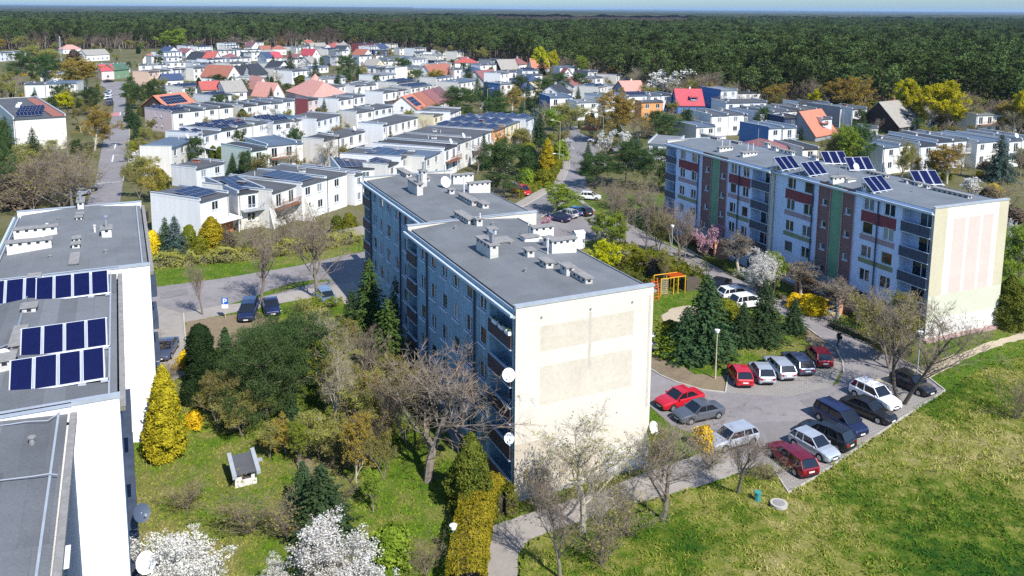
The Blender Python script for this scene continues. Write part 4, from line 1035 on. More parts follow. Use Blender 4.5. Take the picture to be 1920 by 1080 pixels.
bare('far_blossom', 33, m_barkd, m_twig, f_white, .3, 3500, H_=7, nch=(8, 5, 4, 3), stems=2, first=.12)
bare('pink_blossom', 34, m_barkd, m_twig, f_pinkb, .16, 4200, H_=4, nch=(8, 5, 4, 3), stems=2, first=.15)
bare('pollard_tree', 35, m_barkl, m_twigp, f_brown, .1, 1600, H_=6, nch=(9, 7, 5, 3), first=.45, ln=(.42, .45, .45, .4), spread=1.1, twk=1.5, top=.7)
bare('pollard_tree', 36, m_barkl, m_twigp, f_brown, .1, 1600, H_=6, nch=(9, 7, 5, 3), first=.4, ln=(.42, .45, .45, .4), spread=1.1, twk=1.5, top=.7)

# name shown, category
NAMEOF = dict(pine=('pine_tree', 'tree'), low_pine=('pine_tree', 'tree'), spruce=('spruce_tree', 'tree'), light_spruce=('spruce_tree', 'tree'), blue_spruce=('spruce_tree', 'tree'), slim_spruce=('spruce_tree', 'tree'),
    thuja=('thuja_bush', 'bush'), gold_cone=('golden_thuja', 'tree'), dark_column=('columnar_yew', 'tree'), green_column=('columnar_thuja', 'bush'), topiary=('clipped_bush', 'bush'), round_bush=('clipped_bush', 'bush'),
    shrub=('leafy_shrub', 'bush'), green_shrub=('leafy_shrub', 'bush'), forsythia=('forsythia_bush', 'bush'), brown_shrub=('brown_shrub', 'bush'), bare_tree=('bare_tree', 'tree'), pale_bare_tree=('bare_tree', 'tree'),
    forked_tree=('bare_tree', 'tree'), bare_shrub=('bare_shrub', 'bush'), olive_tree=('budding_tree', 'tree'), fresh_tree=('leafing_tree', 'tree'), yellow_tree=('maple_tree', 'tree'), amber_tree=('birch_tree', 'tree'),
    blossom_tree=('blossoming_tree', 'tree'), far_blossom=('blossoming_tree', 'tree'), pink_blossom=('blossoming_tree', 'tree'), pollard_tree=('pollarded_tree', 'tree'))
LOOK = dict(pine='dark green pine', low_pine='broad dark green pine', spruce='dark conical spruce', light_spruce='light green spruce', blue_spruce='bluish silver spruce', slim_spruce='slim dark spruce',
    thuja='bushy olive green thuja', gold_cone='golden yellow conical thuja', dark_column='dark green columnar conifer', green_column='small green columnar conifer', topiary='dark egg shaped clipped bush', round_bush='round clipped green bush',
    shrub='yellow green leafy shrub', green_shrub='fresh green shrub', forsythia='bright yellow forsythia', brown_shrub='low reddish brown shrub', bare_tree='leafless grey brown tree', pale_bare_tree='leafless tree with pale bark',
    forked_tree='tall leafless forked tree', bare_shrub='leafless brown thicket shrub', olive_tree='olive budding tree', fresh_tree='fresh light green tree', yellow_tree='bright yellow green tree', amber_tree='amber tinted birch',
    blossom_tree='white blossoming fruit tree', far_blossom='white blossoming tree', pink_blossom='pink blossoming tree', pollard_tree='pollarded tree with round head')
_pc = {}
def plant(kind, bx, by, ty, wpx, where, look=None, group=None):
    "foot at photo position (bx,by), top at row ty, crown wpx wide"
    lim = float(np.interp(bx, fx, fy)); by = lim + 5 if lim - 45 < by < lim + 5 else by
    ps = PROTO[kind]; i = _pc.get(kind, 0); _pc[kind] = i + 1; a, b, zt, rad, cn = ps[i % len(ps)]
    h = rise(bx, by, ty); wm = span(bx, by, wpx); p = at(bx, by)
    # the crown hides part of its depth: widths are across
    e = empty(NAMEOF[kind][0], (p.x, p.y, 0), (i * 2.399 + bx) % 6.283)
    sz = h / zt; sx = min(max(wm / 2 / rad, sz * .35), sz * 2.6); e.scale = (sx, sx, sz)
    link('trunk', a, e); link(cn, b, e)
    return tag(e, (look or LOOK[kind]) + ' ' + where, NAMEOF[kind][1], group)

TREES = [
# garden between the left and middle blocks
('gold_cone',312,856,682,74,'against the white wall of the left apartment block'),
('topiary',357,758,712,38,'on the lawn beside the golden thuja'),
('forsythia',364,802,768,36,'between the golden thuja and the lawn','small yellow shrub'),
('dark_column',378,728,606,58,'at the corner of the garden behind the clipped bush'),
('slim_spruce',425,712,612,62,'between the columnar conifer and the big dark pine'),
('low_pine',500,792,632,190,'nearest of the dark pines filling the left garden'),
('low_pine',478,722,610,120,'left one in the dark pine clump of the garden'),
('low_pine',556,735,578,170,'tallest of the dark pine clump in the garden'),
('low_pine',520,690,590,110,'rearmost of the dark pine clump behind the two dark cars'),
('olive_tree',405,800,690,64,'in front of the columnar conifer'),
('fresh_tree',596,742,630,72,'right beside the dark pine clump'),
('amber_tree',536,850,772,62,'young and alone by the dirt path on the lawn','thin yellow green young tree'),
('pale_bare_tree',650,735,575,120,'behind the dark pines near the parked blue car'),
('pale_bare_tree',632,820,650,90,'right of the dirt path in the garden'),
('olive_tree',620,700,600,100,'between the dark pines and the spruce at the corner'),
('olive_tree',600,860,770,84,'beside the dirt path near the lamp'),
('olive_tree',660,800,690,96,'amid the thicket left of the big bare tree'),
('amber_tree',668,918,770,70,'with pale slender stems on the bright lawn','slender pale stemmed tree'),
('fresh_tree',560,880,790,46,'just right of the dirt path bend'),
('light_spruce',694,640,482,86,'at the far corner of the middle block'),
('light_spruce',728,722,555,112,'close to the blue facade of the middle block'),
('spruce',752,612,478,60,'in deep shade against the joint of the middle block'),
('spruce',660,640,540,60,'left of the taller spruces by the road end'),
('bare_tree',803,902,632,250,'with a thick pale trunk in front of the blue facade','big spreading leafless tree'),
('olive_tree',745,792,672,110,'behind the big spreading leafless tree'),
('bare_shrub',700,850,740,110,'in the shade left of the big spreading tree'),
('forsythia',713,790,757,46,'orange yellow and half hidden in the thicket','small forsythia'),
('pale_bare_tree',768,690,600,110,'touching the lower windows of the blue facade'),
('thuja',882,955,808,92,'at the near end of the blue facade','large olive green thuja'),
('spruce',604,1000,868,128,'beside the lower white blossoming trees'),
('spruce',570,960,860,70,'left and behind the garden spruce near the white kiosk'),
('blossom_tree',368,1165,972,186,'largest at the bottom left of the photo'),
('blossom_tree',633,1170,992,164,'below the garden spruce at the bottom edge'),
('blossom_tree',498,1140,1045,70,'smallest between the two larger ones at the bottom edge'),
('bare_shrub',470,1000,905,130,'over the dry grass below the white kiosk'),
('bare_shrub',350,955,890,90,'left of the white kiosk'),
('bare_shrub',540,1010,930,100,'between the kiosk and the garden spruce'),
('green_shrub',735,1050,985,90,'on the bright lawn left of the teal lamp'),
('bare_shrub',800,1080,1000,70,'beside the teal lamp post'),
('fresh_tree',618,640,560,70,'bright beside the spruces at the corner'),
('amber_tree',690,820,690,60,'tinted in the garden thicket'),
('olive_tree',720,900,790,80,'low at the edge of the bright lawn'),
('fresh_tree',700,960,880,50,'young on the bright lawn'),
('spruce',545,800,720,50,'dark before the garden pines'),
('olive_tree',505,860,790,50,'small on the lawn below the pines'),
('olive_tree',625,880,780,80,'leafing between path and thicket'),
('olive_tree',585,660,560,80,'at the back of the garden thicket behind the pines'),
('pale_bare_tree',612,700,590,80,'in the back of the garden thicket'),
('olive_tree',642,770,640,80,'in the middle of the garden thicket'),
('bare_tree',684,760,610,90,'in the garden thicket before the light spruces'),
('olive_tree',705,820,700,90,'at the right of the garden thicket'),
('bare_shrub',655,880,800,80,'at the foot of the garden thicket'),
('bare_tree',760,830,690,120,'between the garden thicket and the blue facade'),
('olive_tree',770,760,660,90,'against the lower windows of the middle block'),
('fresh_tree',610,770,700,50,'low in the garden thicket'),
('bare_shrub',440,810,760,60,'before the dark pine clump'),
('olive_tree',455,820,740,70,'at the lawn edge before the dark pine clump'),
('shrub',395,760,725,40,'between the columnar conifer and the dark pines'),
('bare_shrub',590,930,860,70,'beside the dirt path end'),
('bare_shrub',640,960,890,70,'before the slender pale stemmed tree'),
('bare_shrub',1130,1060,930,120,'on the dry bank below the footpath'),
('bare_tree',1050,1090,870,110,'at the bottom edge beside the footpath'),
('pale_bare_tree',1130,1040,860,80,'on the bank before the cream end wall'),
# front of the cream gable
('pale_bare_tree',1092,1000,760,170,'tall and thin before the cream end wall','slender leafless tree'),
('bare_shrub',1010,960,845,90,'at the left foot of the cream end wall'),
('bare_shrub',1180,1010,880,110,'below the footpath before the cream wall'),
('bare_tree',1240,978,778,175,'beside the footpath right of the cream wall','crooked leafless tree'),
('bare_tree',1382,926,775,150,'by the footpath next to the green litter bin','leafless tree'),
('olive_tree',1242,902,782,96,'at the right corner of the cream end wall'),
('bare_shrub',1330,880,815,90,'between the two crooked trees by the footpath'),
('bare_shrub',1440,900,850,70,'behind the dark red estate car'),
('forsythia',1320,840,797,46,'round beside the silver estate car','round yellow forsythia'),
('bare_shrub',1905,790,690,80,'alone in the meadow near the right edge'),
('green_shrub',1262,668,628,70,'behind the white car near the cream gable'),
# right block front
('forked_tree',1692,758,528,210,'standing at the parking edge before the striped gable','tall leafless double stemmed tree'),
('olive_tree',1668,692,545,104,'in front of the balconies of the long pale blue block'),
('olive_tree',1648,676,615,70,'at the hedge bend behind the parking'),
('bare_shrub',1740,700,640,110,'below the foot of the striped gable'),
('bare_shrub',1690,668,612,80,'left of the striped gable foot'),
('bare_tree',1630,618,550,66,'low and dark by the second entrance','small leafless tree'),
('bare_tree',1606,622,562,30,'thin beside the second entrance path','thin crooked tree'),
('pollard_tree',1568,605,520,74,'left of the apricot entrance porch of the long block'),
('pollard_tree',1502,562,482,70,'behind the yellow forsythia by the long block'),
('pollard_tree',1385,514,436,62,'in the middle of the row before the long block'),
('pink_blossom',1333,487,418,58,'in the tree row near the first porch'),
('forsythia',1522,588,552,58,'beside the walkway of the long block','spreading forsythia'),
('forsythia',1490,575,548,36,'smaller left of the spreading forsythia','yellow forsythia'),
('blossom_tree',1425,565,466,66,'before the balconies of the long block'),
('fresh_tree',1448,560,470,46,'right beside the blossoming tree at the long block'),
('spruce',1322,668,508,112,'tallest of the group beside the playground'),
('spruce',1286,672,572,88,'lowest and nearest to the playground sand'),
('spruce',1392,646,562,54,'small in the middle of the parking lawn group'),
('spruce',1432,640,518,84,'second tallest beside the two parked white cars'),
('spruce',1488,622,556,50,'at the walkway bend of the parking lawn'),
('shrub',1360,600,560,70,'between the spruces and the parked white cars'),
('shrub',1255,640,600,60,'behind the lowest spruce near the cream gable'),
('green_shrub',1620,600,575,36,'before the second entrance'),
('thuja',1892,612,515,70,'against the right corner of the striped gable'),
('fresh_tree',1888,560,415,60,'behind the right edge of the striped gable'),
('blossom_tree',1912,520,405,60,'at the right edge behind the striped gable'),
('brown_shrub',1896,420,385,70,'behind the roof of the striped gable'),
# walk between the blocks
('bare_tree',1165,468,335,80,'first of the row along the walkway'),
('bare_tree',1172,462,352,60,'twin stem beside the first tree of the walkway row'),
('bare_tree',1208,482,345,66,'second of the row along the walkway'),
('olive_tree',1233,478,392,46,'third and lowest of the walkway row'),
('bare_tree',1258,462,380,60,'beside the pale shelter roof near the long block'),
('bare_tree',1274,492,378,64,'fourth of the walkway row near the bollards'),
('bare_tree',1282,492,385,40,'thin beside the fourth of the walkway row'),
('bare_shrub',1290,440,395,70,'near the far end of the long block'),
('bare_shrub',1240,440,400,50,'behind the walkway row'),
('bare_shrub',1225,420,370,60,'dark among the trees behind the walkway'),
('fresh_tree',1140,470,394,66,'behind the white utility cabinet'),
('fresh_tree',1117,450,398,36,'left of the white utility cabinet tree'),
('fresh_tree',1036,400,345,76,'round beside the small car park'),
('pink_blossom',1016,444,404,48,'at the right edge of the middle block roof'),
('yellow_tree',1112,530,448,72,'weeping beside the right eave of the middle block','golden weeping willow'),
('brown_shrub',1232,530,482,60,'red brown in the hedge above the playground'),
('olive_tree',1245,540,450,40,'thin at the end of the hedge above the playground'),
('round_bush',1002,349,331,18,'left one of the two balls by the curving road'),
('round_bush',1015,347,325,24,'right one of the two balls by the curving road'),
('gold_cone',1026,318,259,34,'beside the curving road'),
('pine',945,372,262,106,'largest before the terraced houses by the curving road'),
('dark_column',990,330,272,40,'between the big pine and the golden cone'),
('green_shrub',985,352,312,40,'beneath the big pine by the curving road'),
('shrub',1020,350,316,46,'behind the two clipped balls'),
('green_shrub',1050,300,262,36,'on the inner bend of the curving road'),
('shrub',990,290,266,46,'trimmed beside the last terraced house'),
('pine',1118,352,285,80,'at the small parking with the white car'),
('pine',1172,352,262,90,'left of the pair behind the parking'),
('pine',1235,358,274,78,'right of the pair behind the parking'),
('pine',1262,362,300,50,'beside the far corner of the long block'),
('bare_shrub',1150,392,330,80,'below the pines at the parking'),
('bare_shrub',1205,385,325,70,'brown below the pair of pines'),
('far_blossom',1130,300,240,30,'beside the white car on the curving road'),
('far_blossom',1170,290,243,36,'between the pines and the tall willow'),
('blue_spruce',1190,315,246,50,'behind the roadside pines'),
('amber_tree',1168,270,165,88,'beside the curving road','tall golden green willow'),
('bare_shrub',1110,262,212,60,'behind the red car'),
('olive_tree',1065,245,190,60,'at the far end of the curving road'),
('fresh_tree',1040,258,200,34,'light green behind the terraced houses'),
('slim_spruce',1012,280,212,38,'at the end of the terraced row'),
('blue_spruce',1000,262,198,44,'bluish behind the end of the terraced row'),
# street in front of the near terrace
('bare_tree',380,590,478,66,'first by the parking sign'),
('bare_tree',490,572,410,90,'second in the street row behind the parking sign'),
('bare_tree',600,560,395,120,'third in the street row near the parked blue car'),
('blue_spruce',330,482,402,56,'against the white end wall of the near terrace'),
('spruce',312,480,405,44,'left of the blue spruce at the white end wall'),
('forsythia',288,482,430,34,'at the left corner of the near terrace'),
('shrub',356,472,420,34,'between the spruce and the golden bush'),
('gold_cone',398,472,405,60,'broad before the white canopy of the near terrace','broad yellow green conifer'),
('brown_shrub',428,472,430,36,'dark beside the yellow conifer'),
('shrub',380,476,440,50,'low before the yellow conifer'),
('bare_shrub',470,478,400,80,'in front of the maroon balcony'),
('bare_shrub',525,470,390,70,'in front of the slanted white wall'),
('bare_tree',560,472,365,80,'behind the hedge of the near terrace'),
('bare_shrub',590,466,375,90,'before the last house of the near terrace'),
('green_column',632,440,402,24,'at the end of the near terrace garden'),
('shrub',655,438,398,34,'beside the blue corner of the middle block'),
('bare_tree',298,668,625,50,'on the paved drive behind the dark car','tiny leafless tree'),
('forsythia',348,690,655,38,'beside the dark car on the drive','orange tinted bush'),
('bare_shrub',318,712,675,50,'behind the golden thuja'),
# left roadside
('spruce',66,330,236,52,'before the white wall of the school like building'),
('brown_shrub',30,390,330,90,'at the left edge above the roof'),
('bare_shrub',60,395,300,130,'left in the brown thicket beside the street'),
('bare_shrub',120,392,290,130,'middle of the brown thicket beside the street'),
('bare_tree',95,380,290,120,'rising from the brown thicket'),
('bare_tree',145,372,262,90,'tall at the street edge thicket'),
('bare_shrub',165,360,300,70,'right end of the street edge thicket'),
('pine',5,395,215,60,'cut by the left edge of the photo'),
('olive_tree',20,350,290,60,'below the pine at the left edge'),
('amber_tree',178,282,196,76,'leaning over the street'),
('bare_shrub',150,300,250,60,'behind the leaning birch'),
('olive_tree',90,300,262,50,'against the white wall behind the spruce'),
('yellow_tree',128,215,170,50,'behind the red edged flat roof','yellow green round tree'),
('pine',168,218,164,52,'beside the yellow green round tree'),
('amber_tree',165,168,105,84,'behind the white hall with a blue roof'),
('fresh_tree',320,100,52,92,'before the forest edge','huge pale green willow'),
('pine',135,165,128,36,'behind the white hall'),
('pine',40,160,95,60,'left of a pair at the far left'),
('pine',85,158,100,50,'right of a pair at the far left'),
('olive_tree',22,190,142,44,'left of the white hall'),
('olive_tree',75,130,85,70,'budding at the forest foot on the left'),
('brown_shrub',140,118,92,34,'dark red before the forest on the left'),
('pine',245,200,155,36,'left by the street crossing'),
('pine',262,205,158,34,'middle by the street crossing'),
('pine',285,200,150,40,'right by the street crossing'),
('spruce',250,240,205,34,'at the pink end wall','dark spruce'),
('spruce',308,200,148,22,'behind the roadside pines'),
('shrub',250,300,262,26,'by the street beside the white house'),
('olive_tree',262,372,300,50,'at the street side of the near terrace'),
('amber_tree',290,378,290,50,'slender behind the near terrace roof','slender birch'),
('green_column',300,365,315,34,'dark hedge like beside the slender birch'),
('bare_shrub',20,372,300,80,'left of the brown thicket by the school like building'),
('bare_tree',60,385,280,110,'in the middle of the brown thicket'),
('bare_shrub',105,350,285,90,'behind the brown thicket'),
('bare_tree',135,395,300,100,'nearest in the brown thicket by the roof'),
('bare_shrub',150,330,270,70,'between the leaning birch and the thicket'),
('olive_tree',50,350,268,70,'green in the brown thicket'),
('bare_tree',170,345,285,60,'right in the brown thicket by the street'),
('pine',0,330,225,60,'tall at the left edge beside the long hall'),
('spruce',14,300,215,50,'dark at the left edge beside the long hall'),
# among the houses
('spruce',388,235,202,16,'before the pink ended terrace'),
('spruce',352,345,306,20,'before the low house'),
('green_column',400,300,272,14,'first in the garden of the pale green house'),
('green_column',412,302,274,14,'second in the garden of the pale green house'),
('spruce',437,330,284,22,'beside the pale green house'),
('spruce',457,332,285,28,'wide beside the pale green house'),
('far_blossom',545,270,228,60,'between the two long terraces'),
('far_blossom',615,300,262,56,'before the pinkish walled house'),
('gold_cone',634,245,208,20,'between white houses','olive gold conical tree'),
('spruce',664,245,216,22,'left of the large white house'),
('spruce',746,218,178,26,'before the sloping red roofs'),
('forsythia',716,197,180,24,'between the white cube houses'),
('pine',460,155,128,26,'near the dark slate roofs'),
('pine',410,168,138,40,'before the brown roofed house'),
('pine',380,185,158,34,'beside the red roofed cream house'),
('pine',405,192,166,30,'right by the red roofed cream house'),
('far_blossom',330,182,156,44,'behind the orange solar roof'),
('far_blossom',395,162,138,26,'beside the brown roofed house'),
('spruce',545,150,92,26,'between the far white houses'),
('spruce',592,150,106,24,'dark among the far white houses'),
('pine',650,150,102,44,'large among the far white houses'),
('spruce',672,152,122,20,'left of the framed white house'),
('far_blossom',545,140,118,40,'pale behind the far spruces'),
('fresh_tree',470,172,158,24,'light beside the beige gables'),
('spruce',454,188,172,12,'before the grey roofed house'),
('green_column',565,165,140,30,'at the turret house'),
('pine',610,178,156,30,'by the flat roofs near the turret'),
('pine',752,140,108,40,'behind the cream wall'),
('far_blossom',785,120,98,34,'at the foot of the forest'),
('far_blossom',820,115,96,22,'small at the foot of the forest'),
('amber_tree',810,170,128,44,'beside the rust red roof'),
('pine',780,160,130,30,'left of the birch at the rust red roof'),
('spruce',878,165,118,30,'high beside the maroon roofs','tall dark spruce'),
('spruce',895,190,140,26,'below the tall dark spruce'),
('pine',855,215,160,56,'large dark right of the sloping roofs'),
('pine',880,205,165,40,'next to the large dark pine'),
('spruce',912,200,150,26,'left of the amber birch'),
('amber_tree',960,215,158,44,'before the blue gabled houses'),
('pine',975,190,140,36,'behind the amber birch'),
('pine',930,225,180,50,'in front of the amber birch'),
('spruce',990,205,150,22,'right of the amber birch'),
('pine',1045,180,135,50,'between the red roofed houses'),
('pine',1020,190,145,44,'left of the blue gabled house'),
('pine',1085,178,135,36,'in front of the pale flats'),
('spruce',1118,190,155,24,'by the white flat house'),
('pine',948,128,112,22,'beside the grey gabled roof'),
('spruce',1015,140,105,24,'before the orange roofs'),
('yellow_tree',1022,120,86,36,'left one behind the orange roofs'),
('yellow_tree',1040,122,92,26,'right one behind the orange roofs'),
('fresh_tree',1090,130,102,30,'light green at the forest foot'),
('far_blossom',1240,172,126,70,'behind the pink roofed house','large white blossoming tree'),
('far_blossom',1405,200,175,40,'right of the blue and white house'),
('bare_tree',1325,195,130,60,'brown at the forest foot'),
('olive_tree',1370,190,150,50,'at the forest edge in the middle right'),
('spruce',1328,205,176,10,'left before the blue and white house'),
('spruce',1340,205,185,10,'right before the blue and white house'),
('pine',1250,262,212,60,'dark before the orange house'),
('bare_shrub',1215,260,215,50,'brown before the orange house'),
('bare_shrub',1290,255,212,60,'behind the far corner of the long block'),
('spruce',1290,255,200,34,'at the far corner of the long block'),
('spruce',1417,258,208,32,'before the blue house'),
('spruce',1503,262,228,20,'beside the orange dormer roof'),
('amber_tree',1572,222,140,70,'left of the pair at the forest edge'),
('amber_tree',1622,228,140,66,'right of the pair at the forest edge'),
('yellow_tree',1522,218,164,34,'behind the grey flat house'),
('yellow_tree',1718,245,146,70,'smaller at the forest edge'),
('yellow_tree',1780,250,147,96,'largest at the forest edge'),
('olive_tree',1700,225,165,50,'behind the brown chalet'),
('yellow_tree',1850,252,212,54,'low at the end of the bright row'),
('olive_tree',1800,240,195,60,'between the bright yellow trees'),
('yellow_tree',1920,256,158,50,'at the right edge'),
('pine',1650,245,222,40,'low before the brown chalet'),
('pine',1610,330,228,64,'behind the roof solar panels'),
('olive_tree',1570,325,238,70,'left behind the roof solar panels'),
('fresh_tree',1590,330,232,50,'light green behind the roof solar panels'),
('olive_tree',1690,340,262,60,'pale behind the roof ridge of the long block'),
('amber_tree',1775,345,268,76,'between the long block and the right terrace'),
('blue_spruce',1872,340,248,62,'large before the right terrace'),
('far_blossom',1818,372,328,50,'behind the long block end'),
('far_blossom',1735,320,300,34,'before the right terrace'),
('bare_shrub',1880,392,330,90,'reddish at the right edge'),
('forsythia',1862,378,342,30,'behind the long block end'),
('far_blossom',1905,500,415,40,'beyond the striped gable'),
('brown_shrub',1850,385,350,44,'dark red before the blue spruce'),
]
def plant_all():
    for t in TREES: plant(*t)
plant_all()

# clipped hedges: leaves over a lumpy box following a line
def hedge(name, px, wd, h, fm, label, n=60, leaf=.13, group=None, lump=.25, seed=1):
    n = n * 2.2; leaf = leaf * .85
    g = np.random.default_rng(seed); P = [at(x, y) for x, y in px]; o0 = P[0].copy(); V = []; N = []
    for a, b in zip(P, P[1:]):
        L = (b - a).length; d = (b - a) / L; s = Vector((-d.y, d.x, 0)); m = int(L * (wd + 2 * h) * n)
        t = g.uniform(0, 1, m) * L; q = g.uniform(0, wd + 2 * h, m)
        off = np.where(q < h, -wd / 2, np.where(q > h + wd, wd / 2, q - h - wd / 2)); z = np.where(q < h, q, np.where(q > h + wd, q - h - wd, h))
        lm = 1 + lump * (vnoise(t + a.x, q, .9, seed) - .5) * 2; z = z * np.where((q > h) & (q < h + wd), lm, 1); off = off * lm
        V.append(np.stack([a.x + d.x * t + s.x * off, a.y + d.y * t + s.y * off, np.maximum(z, .02)], 1) - np.array(o0) + g.normal(0, .04, (m, 3)))
        N.append(np.stack([s.x * np.sign(off), s.y * np.sign(off), np.where((q > h) & (q < h + wd), 1.5, .1)], 1))
    C = leafV(np.concatenate(V), leaf, g, .8, out=np.concatenate(N))
    b = MB()
    for a, c in zip(P, P[1:]):
        d = (c - a).normalized(); s = Vector((-d.y, d.x, 0)) * wd * .3; a_, c_ = a - o0, c - o0
        b.prism([((a_ - s).x, (a_ - s).y), ((c_ - s).x, (c_ - s).y), ((c_ + s).x, (c_ + s).y), ((a_ + s).x, (a_ + s).y)], 0, h * .62)
    e = empty(name, (o0.x, o0.y, 0)); link('foliage', quads_mesh('foliage', C, [fm]), e); b.build('branches', [m_barkd], e)
    return tag(e, label, 'hedge', group)
hedge('hedge', [(874, 1130), (882, 1040), (893, 985), (905, 950), (922, 932)], 2.3, 1.9, f_hedge2, 'thick yellow green hedge beside the footpath bend at the bottom', 170, lump=.08)
hedge('hedge', [(905, 950), (945, 958), (966, 955)], 1.9, 1.7, f_hedge, 'short green hedge at the near corner of the cream end wall', 90, seed=2)
hedge('hedge', [(1150, 498), (1205, 500), (1250, 520), (1300, 545)], 3.6, 2.4, f_hedge, 'tall overgrown hedge along the walkway above the orange climbing frame', 60, .2, lump=.5, seed=3)
hedge('hedge', [(1150, 520), (1200, 535), (1228, 548)], 3.0, 1.6, f_thuja, 'green brambly hedge behind the right eave of the middle block', 50, .2, lump=.6, seed=4)
hedge('hedge', [(1218, 640), (1245, 652), (1275, 668)], 2.4, 1.9, f_fresh, 'fresh green hedge shading the white car beside the cream gable', 60, .18, lump=.4, seed=5)
hedge('hedge', [(1262, 446), (1320, 482), (1364, 510), (1420, 537), (1470, 562)], 1.0, .7, f_thuja, 'low trimmed hedge edging the walkway before the long block', 60, .14, seed=6)
hedge('hedge', [(1560, 612), (1620, 637), (1665, 655), (1700, 672)], 1.4, .9, f_dark, 'low dark hedge at the bend behind the parking', 60, .14, lump=.5, seed=7)
hedge('hedge', [(284, 500), (400, 492), (520, 478), (600, 466), (668, 452)], 2.6, 1.5, f_olive, 'long olive hedge in front of the near white terrace', 40, .2, lump=.6, seed=8)
hedge('hedge', [(1350, 590), (1375, 603), (1400, 612)], 1.6, 1.2, f_thuja, 'small hedge beside the two parked white cars', 60, .15, seed=9)
hedge('hedge', [(965, 372), (1000, 358), (1035, 335), (1050, 305)], 1.6, 1.2, f_hedge, 'green hedge along the inside of the curving road', 50, .2, seed=10)
# ------------------------------------------------------------------ forest
def forest_protos():
    for s in (41, 42, 43): pine('forest_pine', s, f_pinef, 18, .42 if s < 43 else .55, .17, 12, 5, .95, 13, padr=.055, nside=4, tm=m_barkp)
    bare('forest_bare', 44, m_twigp, m_twigp, f_brown, .5, 700, H_=15, nch=(8, 5, 3), levels=3, ln=(.4, .45, .4), twk=1, first=.3)
forest_protos()
g = np.random.default_rng(9)
pts = []
for r0, r1, st in ((210, 900, 6.2), (900, 1700, 8.2), (1700, 2600, 13.0)):
    ys = np.arange(r0, r1, st)
    for y in ys:
        hw = y * .70 + 40; xs = np.arange(-hw, hw, st); pts.append(np.stack([xs + g.uniform(-.42, .42, len(xs)) * st, y + g.uniform(-.42, .42, len(xs)) * st, np.full(len(xs), st)], 1))
pts = np.concatenate(pts)
d = np.stack([pts[:, 0], pts[:, 1], np.full(len(pts), -CAMZ)], 1); zc = d @ CF
PX = PCX + FOC * (d @ CR) / zc; PY = PCY - FOC * (d @ CU) / zc
lim = np.interp(PX, fx, fy) + (vnoise(pts[:, 0], pts[:, 1], 30, 4) - .5) * 4
k = (PY < lim) & (PX > -120) & (PX < 2040)
pts, PX, PY, lim = pts[k], PX[k], PY[k], lim[k]
dist = np.hypot(pts[:, 0], pts[:, 1])
near = lim - PY
pat = vnoise(pts[:, 0], pts[:, 1], 90, 6) * .6 + vnoise(pts[:, 0], pts[:, 1], 28, 8) * .4
isbare = ((PX > 930) & (PX < 1290) & (PY > 26) & (PY < 58) & (PY < lim - 40) & (pat > .12)) | ((PX > 640) & (PX < 820) & (near < 60) & (near > 6) & (pat > .52)) | ((PX < 640) & (near < 3.5) & (pat > .5)) | (pat > .66) & (PY < 60)
isbare |= (g.random(len(pts)) < .05) & (dist < 1500)
idx = np.where(isbare, 3, g.integers(0, 3, len(pts)))
order = np.argsort(PY)[::-1]
# the largest 300 edge pines are trees of their own
size = 1 / dist; edge = (near < np.where(PX > 900, 26, 9)) & (PX > -20) & (PX < 1940) & (idx < 3)
ei = np.where(edge)[0]; ei = ei[np.argsort(dist[ei])]
